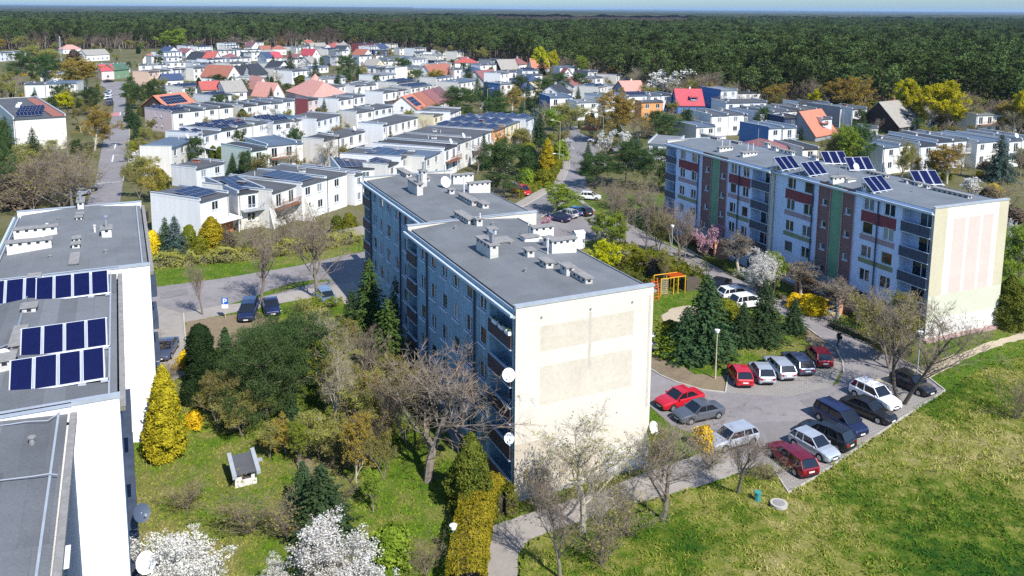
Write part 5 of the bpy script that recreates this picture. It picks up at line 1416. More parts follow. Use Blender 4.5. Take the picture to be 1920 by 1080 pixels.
# spread the choice along the whole edge: nearest to the rim first
ei = ei[np.argsort(near[ei])][:300]
single = np.zeros(len(pts), bool); single[ei] = True
for i in ei:
    a, b, zt, rad, cn = PROTO['forest_pine'][idx[i]]
    h = g.uniform(14, 20) / zt; e = empty('forest_pine', (pts[i, 0], pts[i, 1], 0), g.uniform(0, 6.28), h)
    link('trunk', a, e); link('crown', b, e)
    tag(e, 'tall pine with bare trunk standing at the edge of the forest', 'tree', 'pines along the forest edge')
def scatter(name, P, ids, rot, scl, protos):
    me = bpy.data.meshes.new(name); me.vertices.add(len(P)); me.vertices.foreach_set("co", P.astype(np.float32).ravel())
    for nm, ty, dat in (("idx", 'INT', ids.astype(np.int32)), ("rot", 'FLOAT', rot.astype(np.float32)), ("scl", 'FLOAT', scl.astype(np.float32))):
        at_ = me.attributes.new(nm, ty, 'POINT'); at_.data.foreach_set("value", dat)
    o = link(name, me); o["kind"] = 'stuff'
    ng = bpy.data.node_groups.new(name, 'GeometryNodeTree')
    ng.interface.new_socket("Geometry", in_out='INPUT', socket_type='NodeSocketGeometry'); ng.interface.new_socket("Geometry", in_out='OUTPUT', socket_type='NodeSocketGeometry')
    N, Lk = ng.nodes, ng.links
    gi, go, jn = N.new("NodeGroupInput"), N.new("NodeGroupOutput"), N.new("GeometryNodeJoinGeometry")
    def attr(nm, ty):
        a = N.new("GeometryNodeInputNamedAttribute"); a.data_type = ty; a.inputs[0].default_value = nm; return a.outputs[0]
    ai, ar, asx = attr("idx", 'INT'), attr("rot", 'FLOAT'), attr("scl", 'FLOAT')
    cx = N.new("ShaderNodeCombineXYZ"); Lk.new(ar, cx.inputs[2])
    for k_, ob in enumerate(protos):
        cp = N.new("FunctionNodeCompare"); cp.data_type = 'INT'; cp.operation = 'EQUAL'
        ins = [s for s in cp.inputs if s.type == 'INT' and s.enabled]; Lk.new(ai, ins[0]); ins[1].default_value = k_
        ip = N.new("GeometryNodeInstanceOnPoints"); oi = N.new("GeometryNodeObjectInfo"); oi.inputs[0].default_value = ob; oi.inputs[1].default_value = True
        Lk.new(gi.outputs[0], ip.inputs["Points"]); Lk.new(cp.outputs[0], ip.inputs["Selection"]); Lk.new(oi.outputs["Geometry"], ip.inputs["Instance"])
        Lk.new(cx.outputs[0], ip.inputs["Rotation"]); Lk.new(asx, ip.inputs["Scale"]); Lk.new(ip.outputs[0], jn.inputs[0])
    Lk.new(jn.outputs[0], go.inputs[0])
    md = o.modifiers.new("scatter", 'NODES'); md.node_group = ng
    return o
def merged(pr, nm):
    "one unlinked object holding trunk and crown, used only as an instance source"
    a, b, zt, rad, cn = pr; va = np.zeros(len(a.vertices) * 3, np.float32); a.vertices.foreach_get("co", va); vb = np.zeros(len(b.vertices) * 3, np.float32); b.vertices.foreach_get("co", vb)
    V = np.concatenate([va, vb]).reshape(-1, 4, 3); mi = np.zeros(len(V), int); mb_ = np.zeros(len(b.polygons), np.int32); b.polygons.foreach_get("material_index", mb_); mi[len(a.polygons):] = 1 + mb_
    me = quads_mesh(nm, V / zt, [a.materials[0], *b.materials], mi); return bpy.data.objects.new(nm, me)
protos = [merged(p, 'forest_source') for p in PROTO['forest_pine']] + [merged(PROTO['forest_bare'][0], 'forest_source')]
r = ~single
scl = g.uniform(13.5, 20, len(pts)); scl[idx == 3] = g.uniform(11, 16, (idx == 3).sum())
scl *= .8 + .42 * vnoise(pts[:, 0], pts[:, 1], 35, 12)
scatter('forest', np.column_stack([pts[r, :2], np.zeros(r.sum())]), idx[r], g.uniform(0, 6.28, r.sum()), scl[r], protos)
# canopy beyond, one rolling sheet to the horizon with low hills
m_canopy = ground_mat("far_canopy", [(0.36, (0.025, 0.045, 0.022)), (0.47, (0.045, 0.065, 0.03)), (0.54, (0.07, 0.075, 0.045)), (0.62, (0.12, 0.1, 0.08))], 0.0022, 0.02, 0.5, s3=.12)
ys = np.concatenate([np.arange(2500, 4500, 12), np.geomspace(4500, 42000, 110)]); nx = 420
ax = np.linspace(-.78, .78, nx); Y, A = np.meshgrid(ys, ax, indexing='ij'); X = A * Y
Z = 13 + 5 * vnoise(X, Y, 14, 3) + 6 * vnoise(X, Y, 45, 5) + np.clip((Y - 6000) / 30000, 0, 1) * 70 * vnoise(X, Y, 5200, 2) + np.where(X < -.1 * Y, np.clip((Y - 7000) / 20000, 0, 1) * 30, 0)
Z -= np.exp(-((A - .4) / .2) ** 2) * np.clip((Y - 3500) / 3000, 0, 1) * np.clip((16000 - Y) / 9000, 0, 1) * 12
n0, n1 = X.shape; I = np.arange(n0 * n1).reshape(n0, n1)
F = np.stack([I[:-1, :-1], I[:-1, 1:], I[1:, 1:], I[1:, :-1]], -1).reshape(-1, 4)
me = bpy.data.meshes.new('forest_canopy'); me.vertices.add(n0 * n1); me.vertices.foreach_set("co", np.stack([X, Y, Z], -1).astype(np.float32).ravel())
me.loops.add(len(F) * 4); me.loops.foreach_set("vertex_index", F.astype(np.int32).ravel()); me.polygons.add(len(F)); me.polygons.foreach_set("loop_start", np.arange(0, len(F) * 4, 4, dtype=np.int32))
me.update(calc_edges=True); me.materials.append(m_canopy); o = link('forest_canopy', me); o["kind"] = 'stuff'
# forest floor
mb = MB(); pl = [at(x, y + 1, .0) for x, y in FEDGE]
mb.face([(-3200, 2700, .03), (pl[0].x, pl[0].y, .03)] + [(p.x, p.y, .03) for p in pl[1:]] + [(3200, 2700, .03)])
o = mb.build('forest_floor', ground_mat("forest_floor_litter", [(0.4, (0.035, 0.028, 0.02)), (0.6, (0.06, 0.048, 0.035))], .05, .5, .3)); o["kind"] = 'structure'
# haze: pale air round the whole scene
hzm = bpy.data.materials.new("pale_air"); hzm.use_nodes = True; hn = hzm.node_tree; hn.nodes.remove(hn.nodes["Principled BSDF"])
pv = hn.nodes.new("ShaderNodeVolumePrincipled"); pv.inputs["Color"].default_value = (0.5, 0.7, 1.0, 1); pv.inputs["Density"].default_value = HAZE
pv.inputs["Anisotropy"].default_value = 0.2
hn.links.new(pv.outputs[0], hn.nodes["Material Output"].inputs["Volume"])
mb = MB(); mb.box(-46000, 46000, -400, 46000, -1.5, 110); o = mb.build('haze', [hzm]); o["kind"] = 'stuff'
# ------------------------------------------------------------------ houses
h_white = plaster("house_white", (0.78, 0.78, 0.78), .25, fine=.06); h_warm = plaster("house_warm_white", (0.74, 0.72, 0.67), .45, fine=.08); h_cool = plaster("house_cool_white", (0.68, 0.7, 0.73), .45, fine=.08)
h_off = plaster("house_offwhite", (0.7, 0.67, 0.62), .3, fine=.08)
h_cream = plaster("house_cream", (0.7, 0.62, 0.42), .25, fine=.06); h_pink = plaster("house_pale_pink", (0.68, 0.56, 0.54), .3, fine=.06)
h_peach = plaster("house_peach", (0.66, 0.48, 0.36), .25, fine=.06); h_orange = plaster("house_orange", (0.68, 0.32, 0.13), .2, fine=.06)
h_green = plaster("house_pale_green", (0.6, 0.68, 0.6), .25, fine=.06); h_grey = plaster("house_grey", (0.3, 0.32, 0.35), .3, fine=.1)
h_blue = plaster("house_blue", (0.1, 0.2, 0.42), .25, fine=.1); h_navy = plaster("house_navy", (0.05, 0.07, 0.14), .25, fine=.1)
h_brown = plaster("house_dark_timber", (0.06, 0.045, 0.04), .3, fine=.2); h_maroon = plaster("house_maroon", (0.24, 0.07, 0.08), .2, fine=.1)
h_leaf = plaster("house_leaf_green", (0.2, 0.33, 0.2), .2, fine=.1)
WALLM = dict(w=h_white, o=h_off, c=h_cream, p=h_pink, e=h_peach, O=h_orange, g=h_green, y=h_grey, b=h_blue, n=h_navy, t=h_brown, m=h_maroon, l=h_leaf)
WNAME = dict(w='white', o='off white', c='cream', p='pale pink', e='peach', O='orange', g='pale green', y='grey', b='blue', n='navy', t='dark timber', m='maroon', l='green')
r_felt = felt("house_felt_grey", (0.1, 0.105, 0.115), 1.0, k=.12); r_feltd = felt("house_felt_dark", (0.055, 0.057, 0.065), 1.0, k=.15)
r_feltl = felt("house_felt_pale", (0.2, 0.215, 0.23), 1.0, k=.1); r_feltb = felt("house_felt_blue", (0.11, 0.15, 0.21), 1.0, k=.1)
ROOFM = dict(d=r_felt, k=r_feltd, l=r_feltl, b=r_feltb, r=tiles("red_tiles", (0.4, 0.09, 0.075)), o=tiles("orange_tiles", (0.5, 0.18, 0.11)), u=tiles("rust_tiles", (0.32, 0.12, 0.08)),
    p=tiles("pink_tiles", (0.55, 0.27, 0.22)), m=tiles("maroon_tiles", (0.24, 0.1, 0.1)), s=tiles("slate_tiles", (0.035, 0.04, 0.05)), g=tiles("green_tiles", (0.07, 0.14, 0.09)),
    n=tiles("navy_tiles", (0.04, 0.065, 0.14)), y=tiles("grey_tiles", (0.3, 0.28, 0.25)), q=tiles("purple_brown_tiles", (0.16, 0.08, 0.085)), B=tiles("crimson_tiles", (0.46, 0.07, 0.09)))
RNAME = dict(d='grey flat', k='dark flat', l='pale flat', b='blue grey flat', r='red', o='orange', u='rust brown', p='pink', m='maroon', s='dark slate', g='green', n='navy', y='grey', q='purple brown', B='crimson')
m_timber = plain("timber_balcony", (0.22, 0.1, 0.06), .8, .2); m_brick = plain("brick_chimney", (0.42, 0.14, 0.08), .9, .2, 3.0)
m_gline = plain("solar_grid_line", (0.2, 0.23, 0.3), .4, .05)
CROPS = dict(a=(0, 60, 6), b=(240, 60, 6), c=(520, 60, 6), d=(800, 60, 6), e=(240, 200, 6), f=(520, 200, 6), g=(800, 200, 6), h=(1120, 130, 6), i=(1400, 130, 6), j=(1640, 180, 4.911), k=(0, 180, 4.911), z=(0, 0, 1))
def cp(c, X, Y): o = CROPS[c]; return o[0] + X / o[2], o[1] + Y / o[2]
_hw = {}
def hwin(parent, loc, rz, w_, h_, name='window'):
    key = (round(w_, 1), round(h_, 1))
    if key not in _hw:
        f = MB(); t = .08; f.box(-w_/2, w_/2, -.02, .02, 0, t); f.box(-w_/2, w_/2, -.02, .02, h_ - t, h_); f.box(-w_/2, -w_/2 + t, -.02, .02, t, h_ - t); f.box(w_/2 - t, w_/2, -.02, .02, t, h_ - t); f.box(-.04, .04, -.03, .01, t, h_ - t)
        f.box(-w_/2 - .1, w_/2 + .1, -.22, -.02, -.06, 0); f.face([(-w_/2 + t, 0, t), (w_/2 - t, 0, t), (w_/2 - t, 0, h_ - t), (-w_/2 + t, 0, h_ - t)], 1)
        _hw[key] = f.mesh('window', [m_frame, m_glass])
    return link(name, _hw[key], parent, loc, rz)
def pvgrid(parent, O, U, V, nx, ny, m=None, name='solar_array'):
    "nx by ny solar modules lying on a plane O + U,V"
    mb = MB(); O, U, V = Vector(O), Vector(U), Vector(V); N = U.cross(V).normalized() * .05
    mb.face([O, O + U, O + U + V, O + V], 1)
    for q, r_ in ((O, U), (O + U, V), (O + U + V, -U), (O + V, -V)): mb.face([q - N * 1.5, q + r_ - N * 1.5, q + r_, q], 1)
    for i in range(nx):
        for j in range(ny):
            a = O + U * ((i + .035) / nx) + V * ((j + .03) / ny) + N * .2; u_, v_ = U * (.93 / nx), V * (.94 / ny); mb.face([a, a + u_, a + u_ + v_, a + v_], 0)
    return mb.build(name, [m or m_pvd, m_gline], parent)

def flat_house(x, y, th, L, D, h, wm, rm, r, opt, label, group, gm=None):
    """x along the facade, y to the back.  opt letters: P solar rack, Q solar flat grid, B balcony, C chimney, D dish, G porch roof, X parapet, W gable windows"""
    e = empty('terraced_house' if group else 'flat_roofed_house', (x, y, 0), th)
    t = .0; fl = max(1, round(h / 2.9)) if 'Z' not in opt else 0; n = max(1, int(L / 3.0)); ops = []
    if wm is h_white: wm = r.choice([h_white, h_white, h_warm, h_cool])
    ww = 1.35 if L / n > 2.6 else 1.0
    for k in range(fl):
        z0 = h - (fl - k) * 2.75 + .75
        if z0 < .3: z0 = .6
        for i in range(n):
            c = (i + .5) * L / n + r.uniform(-.15, .15)
            if 'B' in opt and k == fl - 1: w2 = ww; ops.append((c - w2 / 2, c + w2 / 2, z0 - .7, z0 + 1.35, .15)); continue
            ops.append((c - ww / 2, c + ww / 2, z0, z0 + 1.35, .15))
    W = wm; mb = MB(); mb.wall((0, 0, 0), (1, 0, 0), L, 0, h, ops, .15)
    mb.wall((L, 0, 0), (0, 1, 0), D, 0, h, [], .1); mb.wall((L, D, 0), (-1, 0, 0), L, 0, h, [], .1)
    gops = []
    if 'W' in opt:
        for k in range(fl):
            z0 = h - (fl - k) * 2.75 + 1.0; gops += [(D * .42, D * .42 + .7, z0, z0 + 1, .12), (D * .62, D * .62 + .7, z0, z0 + 1, .12)]
    mb.wall((0, D, 0), (0, -1, 0), D, 0, h, gops, .12, 1)
    ph = .28 if 'X' in opt else .12
    mb.box(-.02, .2, .01, D, h - .1, h + ph + .25, 1); mb.box(L - .2, L + .02, .01, D, h - .1, h + ph + .25, 0); mb.box(.2, L - .2, D - .2, D + .01, h - .1, h + ph, 0)
    mb.build('wall', [W, gm or W], e)
    rf = MB(); sl = .16
    rf.face([(.2, -.25, h + .03), (L - .2, -.25, h + .03), (L - .2, D - .2, h + .03 + sl), (.2, D - .2, h + .03 + sl)]); rf.box(-.05, L + .05, -.3, .0, h - .14, h + .026); rf.box(-.1, .28, -.02, D + .03, h + ph + .25, h + ph + .3, 1); rf.box(L - .28, L + .1, -.02, D + .03, h + ph + .25, h + ph + .3, 1)
    rf.build('roof', [rm, m_metal], e)
    for a, b, z0, z1, _ in ops: hwin(e, ((a + b) / 2, .1, z0), 0, b - a, z1 - z0)
    for a, b, z0, z1, _ in gops: hwin(e, (.08, D - (a + b) / 2, z0), -pi / 2, b - a, z1 - z0)
    zt = h + .1
    if 'C' in opt or r.random() < .5: roofbox(e, r.uniform(.15, .6) * L, r.uniform(.35, .7) * D, zt, .5, r.uniform(.8, 1.6), .6, m_brick if r.random() < .12 else m_chimw, True, 0)
    if r.random() < .4: pipe(e, r.uniform(.2, .8) * L, r.uniform(.3, .8) * D, zt, .7, .06)
    if Vector((x, y)).length < 420:
        p = MB(); xx = r.choice((.25, L - .25)); p.tube((xx, -.09, .1), (xx, -.09, h - .1), .06, n=5); p.build('downpipe', [r.choice([m_cap, m_gutter, m_bal])], e)
    if 'F' in opt:
        f = MB(); X_ = L - .1
        f.face([(X_ - .14, 0, 0), (X_ - .14, -3.6, 0), (X_ - .14, -1.0, h - .4), (X_ - .14, 0, h - .2)]); f.face([(X_ + .1, 0, h - .2), (X_ + .1, -1.0, h - .4), (X_ + .1, -3.6, 0), (X_ + .1, 0, 0)])
        f.face([(X_ - .14, -3.6, 0), (X_ + .1, -3.6, 0), (X_ + .1, -1.0, h - .4), (X_ - .14, -1.0, h - .4)]); f.face([(X_ - .14, -1, h - .4), (X_ + .1, -1, h - .4), (X_ + .1, 0, h - .2), (X_ - .14, 0, h - .2)]); f.build('wing_wall', [wm], e)
    if 'R' in opt:
        f = MB(); f.box(L * .74, L - .3, .3, D * .9, h + .05, h + .3); f.build('roof_strip', [ROOFM['u']], e)
        for k in range(9):
            s_ = MB(); xx, yy = r.uniform(.1, .7) * L, r.uniform(.05, .85) * D; s_.box(xx, xx + 1.0, yy, yy + 1.0, h, h + .5); s_.build('skylight', [m_dishw], e)
        for k in range(4): pvgrid(e, (L * .1 + k * .8, 3 + k * 4.5, h + .35), (L * .5, 0, 0), (0, 2.2, .8), 7, 1)
    if 'D' in opt: dish(e, L * .7, .6, zt + .9, .55, -pi / 2); 
    if 'B' in opt:
        b = MB(); z0 = max(h - 2.75, 2.4); b.box(.4, L - .4, -1.3, -.01, z0 - .18, z0)
        for k in range(int((L - .8) / .3) + 1): b.box(.4 + k * .3, .44 + k * .3, -1.3, -1.26, z0, z0 + .9)
        b.box(.4, L - .4, -1.32, -1.24, z0 + .9, z0 + .97); b.build('balcony', [r.choice([m_timber, m_metal, m_chimw])], e)
    if 'G' in opt:
        g = MB(); g.slabpoly([(.5, -3.2, 2.5), (L - .5, -3.2, 2.5), (L - .5, -.02, 2.9), (.5, -.02, 2.9)], .12)
        for xx in (.6, L - .7): g.box(xx, xx + .1, -3.1, -3.0, 0, 2.45)
        g.build('porch', [r.choice([m_cap, m_timber, m_alu])], e)
    if 'P' in opt:
        for row in range(max(1, int(D / 3.4))):
            y0 = 1.0 + row * 3.2; nx = max(2, int((L - 1.2) / 1.05))
            if y0 + 2 < D: pvgrid(e, (.6, y0, zt + .2), (nx * 1.05, 0, 0), (0, 1.7, .65), nx, 1)
    if 'Q' in opt:
        nx = max(2, int((L - .8) / 1.1)); ny = max(2, int((D * .62) / 1.7)); pvgrid(e, (.5, 1.2, zt + .22), (nx * 1.1, 0, 0), (0, ny * 1.65, .5), nx, ny)
    return tag(e, label, 'house', group)

def pitched_house(x, y, th, L, D, he, rise_, wm, rm, r, opt, label, group=None, axis='x', gm=None, name='pitched_roof_house'):
    "axis x: ridge parallel to the facade; axis y: facade is a gable"
    e = empty(name, (x, y, 0), th); hr = he + rise_; gm = gm or wm
    n = max(1, int(L / 3.2)); fl = max(1, int(he / 2.6)); ops = []
    for k in range(fl):
        z0 = .9 + k * 2.7
        if z0 + 1.25 > he - .1: continue
        for i in range(n): c = (i + .5) * L / n; ops.append((c - .6, c + .6, z0, z0 + 1.2, .12))
    mb = MB(); mb.wall((0, 0, 0), (1, 0, 0), L, 0, he, ops, .12); mb.wall((L, 0, 0), (0, 1, 0), D, 0, he, [], .1); mb.wall((L, D, 0), (-1, 0, 0), L, 0, he, [], .1)
    mb.wall((0, D, 0), (0, -1, 0), D, 0, he, [], .1, 1)
    if axis == 'x': mb.face([(0, D, he), (0, 0, he), (0, D / 2, hr)], 1); mb.face([(L, 0, he), (L, D, he), (L, D / 2, hr)], 1)
    elif axis == 'y': mb.face([(0, 0, he), (L, 0, he), (L / 2, 0, hr)], 1); mb.face([(L, D, he), (0, D, he), (L / 2, D, hr)], 1)
    mb.build('wall', [wm, gm], e)
    rf = MB(); o = .35; s = rise_ / ((D if axis == 'x' else L) / 2); dz = o * s; t = .14
    if axis == 'x':
        rf.slabpoly([(-o, -o, he - dz), (L + o, -o, he - dz), (L + o, D / 2, hr + .02), (-o, D / 2, hr + .02)], t); rf.slabpoly([(L + o, D + o, he - dz), (-o, D + o, he - dz), (-o, D / 2, hr + .02), (L + o, D / 2, hr + .02)], t)
    elif axis == 'y':
        rf.slabpoly([(-o, D + o, he - dz), (-o, -o, he - dz), (L / 2, -o, hr + .02), (L / 2, D + o, hr + .02)], t); rf.slabpoly([(L + o, -o, he - dz), (L + o, D + o, he - dz), (L / 2, D + o, hr + .02), (L / 2, -o, hr + .02)], t)
    else:   # hipped
        q = min(D, L) / 2; A, B, C, Dd = (-o, -o, he - dz), (L + o, -o, he - dz), (L + o, D + o, he - dz), (-o, D + o, he - dz)
        if L >= D: P1, P2 = (q, D / 2, hr), (L - q, D / 2, hr); F_ = [[A, B, P2, P1], [B, C, P2], [C, Dd, P1, P2], [Dd, A, P1]]
        else: P1, P2 = (L / 2, q, hr), (L / 2, D - q, hr); F_ = [[A, B, P1], [B, C, P2, P1], [C, Dd, P2], [Dd, A, P1, P2]]
        for f_ in F_: rf.face(f_)
        rf.box(-o, L + o, -o, D + o, he - dz - .12, he - dz - .01)
    rfo = rf.build('roof', [rm], e)
    for a, b, z0, z1, _ in ops: hwin(e, ((a + b) / 2, .08, z0), 0, b - a, z1 - z0)
    if axis == 'y': hwin(e, (L / 2, -.03, he + .1), 0, 1.1, 1.1)
    else:
        if axis == 'x': hwin(e, (-.03, D / 2, he - .3), -pi / 2, 1.0, 1.2)
    if 'S' in opt:   # solar on the slope facing the facade side
        if axis == 'x':
            nx = max(3, int(L * .72 / 1.1)); v = Vector((0, D / 2 * .62, rise_ * .62)); pvgrid(e, Vector((L * .1, D / 2 * .2, he + rise_ * .2 + .12)), (nx * 1.1, 0, 0), v, nx, 3)
    if 'N' in opt and axis == 'x':  # dormer
        d = MB(); a = L * .5; z0 = he + rise_ * .25; d.box(a, a + 2.4, D / 2 * .22, D / 2 * .85, z0, z0 + 1.3, 0); d.slabpoly([(a - .3, D * .06, z0 + 1.25), (a + 2.7, D * .06, z0 + 1.25), (a + 2.7, D * .48, z0 + 1.75), (a - .3, D * .48, z0 + 1.75)], .12, 1)
        do = d.build('dormer', [wm, rm], e); hwin(do, (a + 1.2, D * .11 - .03, z0 + .25), 0, 1.6, .9)
    if 'C' in opt: roofbox(e, L * .55, D * .5, hr - .5, .6, .6, 1.3, m_brick if 'K' in opt else m_chimw, True, 0)
    return tag(e, label, 'house', group)

def frame_from(c, X0, Y0, X1, Y1, X2, h):
    "origin on the ground, angle, length and depth from three photo positions at roof height h"
    p0 = at(*cp(c, X0, Y0), h); p1 = at(*cp(c, X1, Y1), h); th = atan2(p1.y - p0.y, p1.x - p0.x); L = (p1 - p0).length
    x2 = cp(c, X2, 0)[0]; s = Vector((-sin(th), cos(th), 0)); k = (x2 - PCX) / FOC   # X/Y of the column, roll and pitch neglected
    # walk back until the column is reached
    D = 10.0
    if X2 != X0:
        lo, hi = 1.0, 40.0
        f = lambda d: proj((p0.x + s.x * d, p0.y + s.y * d, h))[0] - x2
        if f(lo) * f(hi) < 0:
            for _ in range(40):
                m = (lo + hi) / 2
                if f(lo) * f(m) <= 0: hi = m
                else: lo = m
            D = lo
        else: D = 12.0
    return p0, th, L, min(max(D, 5), 26)
ORD = ['first', 'second', 'third', 'fourth', 'fifth', 'sixth', 'seventh', 'eighth', 'ninth']
def row(c, X0, Y0, X1, Y1, X2, h, units, where, D=None, walls='w', opts=('',), roofs='d', cuts=None, gm=None, stag=.5):
    "row of flat roofed houses; where names the row"
    p0, th, L, Dd = frame_from(c, X0, Y0, X1, Y1, X2, h); D = D or Dd; r = random.Random(int(X0 * 3 + Y0)); u = Vector((cos(th), sin(th), 0)); s = Vector((-sin(th), cos(th), 0))
    if cuts is None: cuts = [k / units for k in range(units + 1)]
    else:
        fr = []
        for X in cuts:
            x = cp(c, X, 0)[0]; lo, hi = 0.0, 1.0
            for _ in range(30):
                m = (lo + hi) / 2; q = p0 + u * L * m
                if proj((q.x, q.y, h))[0] < x: lo = m
                else: hi = m
            fr.append(lo)
        cuts = [0.0] + fr + [1.0]
    N = len(cuts) - 1
    for k in range(N):
        a, b = cuts[k] * L, cuts[k + 1] * L; off = (r.uniform(-stag, stag) if N > 1 and k else 0); hh = h + (r.uniform(-.2, .2) if N > 1 and k else 0)
        q = p0 + u * a + s * off; wl = walls[k % len(walls)]; rl = roofs[k % len(roofs)]; op = opts[k % len(opts)]
        if N == 1: lab = '%s house with %s roof %s' % (WNAME[wl], RNAME[rl], where); grp = None
        else: lab = '%s flat roofed house, %s from the left in %s' % (WNAME[wl], ORD[k], where); grp = 'houses in ' + where
        if len(lab.split()) > 16: lab = lab.replace(' flat roofed house', ' house')
        if len(lab.split()) > 16: lab = lab.replace(' from the left in', ' in')
        while len(lab.split()) > 16: lab = lab.rsplit(' ', 1)[0]
        flat_house(q.x, q.y, th, b - a - .01, D, hh, WALLM[wl], ROOFM[rl], r, op, lab, grp, (WALLM[gm] if gm and k == 0 else None))
def gab(c, X0, Y0, X1, Y1, X2, he, rs, wl, rl, where, axis='x', opt='', gm=None, D=None, what=None):
    p0, th, L, Dd = frame_from(c, X0, Y0, X1, Y1, X2, he); D = D or Dd; r = random.Random(int(X0 + Y0))
    lab = (what or '%s house with pitched %s roof' % (WNAME[wl], RNAME[rl])) + ' ' + where
    if len(lab.split()) > 16: lab = lab.replace('with pitched ', 'with ')
    if len(lab.split()) > 16: lab = lab.replace('house with ', 'house, ')
    return pitched_house(p0.x, p0.y, th, L, D, he, rs, WALLM[wl], ROOFM[rl], r, opt, lab, None, axis, WALLM[gm] if gm else None)

# --- left half of the town
row('b', 490, 905, 1180, 835, 185, 6.0, 4, 'the terrace with the pale pink end wall', cuts=[695, 860, 1020], walls='wwow', opts=('PW', '', 'C', ''), roofs='dkdk', gm='p')
row('b', 1290, 835, 1885, 768, 1190, 6.1, 4, 'the terrace continuing behind the pink ended one', D=12, cuts=[1445, 1600, 1745], opts=('', 'C', '', ''), roofs='kkdd')
row('c', 345, 765, 470, 745, 205, 5.5, 1, 'below the turret house', walls='p', roofs='k', opts=('',), gm='m')
gab('b', 440, 850, 770, 805, 235, 3.6, 3.6, 't', 'o', 'above the pink ended terrace', opt='SC', D=11, what='house with big orange roof and solar panels')
gab('b', 1112, 505, 1268, 488, 960, 5.6, 4.6, 'w', 'u', 'with white gable near the dark slate roofs', axis='y', D=14)
gab('b', 830, 645, 1045, 635, 800, 6.0, 2.6, 'c', 'r', 'beside the big grey roofed house', D=7, opt='C')
row('b', 860, 690, 1040, 680, 775, 4.5, 1, 'in front of the red roofed cream house', walls='c', roofs='n' if False else 'k', D=6)
gab('b', 1100, 672, 1335, 660, 1090, 5.6, 3.4, 'w', 'y', 'behind the pink ended terrace', D=12, what='large white house with grey hipped roof', axis='x', opt='C')
gab('b', 410, 540, 620, 530, 405, 3.4, 2.4, 'w', 'n', 'low before the peach ended terrace', D=8, axis='x')
row('b', 230, 452, 470, 430, 50, 6.0, 2, 'the peach ended terrace', walls='ew', roofs='dk', gm='e', opts=('', ''))
row('b', 500, 425, 700, 405, 440, 5.8, 2, 'the dark roofed terrace behind the peach one', walls='wy', roofs='kk', D=9)
row('b', 735, 410, 925, 395, 700, 6.0, 1, 'with two dark windows near the brown gable', D=9)
row('b', 118, 372, 430, 368, 0, 5.8, 3, 'the white row before the far left houses', D=9, roofs='dld', opts=('', 'B', ''))
gab('b', 1290, 490, 1380, 478, 1240, 4.5, 4.2, 'y', 's', 'left of the pair with a white chimney', axis='y', D=10)
gab('b', 1390, 480, 1570, 455, 1370, 4.6, 4.4, 'y', 's', 'right of the pair with a white chimney', D=10, opt='C')
row('b', 1500, 530, 1590, 505, 1280, 6.2, 1, 'with a broad blank wall beside the beige gable', D=13, roofs='l')
gab('b', 1450, 640, 1595, 632, 1440, 3.4, 4.6, 'p', 'p', 'with a steep beige gable left of the turret house', axis='y', D=12)
gab('c', 100, 660, 400, 735, 90, 4.0, 4.6, 'p', 'p', 'with sweeping pink roofs beside the turret', axis='h', D=14, opt='C', what='large house')
gab('b', 1610, 722, 1760, 705, 1600, 3.6, 4.6, 'w', 'p', 'with a pointed white gable before the sweeping pink roofs', axis='y', D=10)
gab('b', 165, 305, 255, 305, 150, 4.2, 3.0, 'w', 'o', 'left of the pale boxes', axis='y', D=9)
row('b', 262, 275, 410, 270, 255, 6.2, 1, 'right of the small orange gable', walls='o', roofs='l', D=9)
row('b', 432, 286, 575, 282, 418, 5.8, 1, 'below the far spruces', roofs='l', D=9)
gab('b', 655, 292, 815, 300, 645, 4.6, 3.8, 'w', 's', 'left of the bright red roof', axis='x', D=9)
gab('b', 835, 300, 968, 302, 825, 4.6, 4.2, 'w', 'r', 'joined to the dark slate roof', D=9, opt='C')
row('b', 870, 215, 1200, 205, 860, 5.6, 3, 'the white row behind the bright red roof', D=9)
gab('b', 1070, 285, 1255, 282, 1062, 4.6, 2.4, 'w', 'm', 'over the windowed white row', axis='h', D=10)
row('b', 1145, 300, 1382, 290, 1055, 5.8, 2, 'the windowed white row near the two tone roof', D=9, opts=('', 'C'))
gab('b', 1560, 290, 1645, 287, 1445, 5.0, 3.2, 'w', 'n', 'left half of the white pair with blue and red roofs', D=13, opt='')
gab('b', 1647, 287, 1742, 284, 1560, 5.0, 3.2, 'w', 'B', 'right half of the white pair with blue and red roofs', D=13, opt='')
gab('b', 1620, 190, 1780, 188, 1600, 4.6, 2.6, 'w', 'u', 'near the forest edge left of the yellow tree', axis='h', D=9)
gab('b', 1490, 192, 1612, 190, 1480, 4.2, 2.4, 'w', 'u', 'beside the brown hipped roof at the forest edge', axis='x', D=9)
gab('b', 1500, 232, 1700, 226, 1490, 4.2, 1.8, 'w', 'y', 'behind the blue and red roofed pair', axis='h', D=9, what='white house with pale hipped roof')
gab('b', 540, 225, 650, 235, 530, 4.2, 2.8, 'w', 'm', 'small and brown roofed beyond the pale boxes', D=8, axis='x')
row('b', 1220, 200, 1500, 195, 1215, 5.6, 3, 'the far row before the forest on the left', D=8, walls='wow', opts=('', 'B', ''))
row('b', 1300, 232, 1480, 228, 1290, 5.6, 2, 'the short row under the far one', D=8, walls='yw')
row('b', 420, 345, 720, 338, 410, 4.2, 2, 'the low pale row left of the slate roofs', D=7, roofs='ll')
row('b', 730, 350, 830, 345, 640, 4.6, 1, 'low before the bright red roof', D=8, roofs='l')
row('b', 830, 355, 1060, 350, 820, 5.0, 2, 'the grey row behind the brown gable', D=8, walls='yw', roofs='kd')
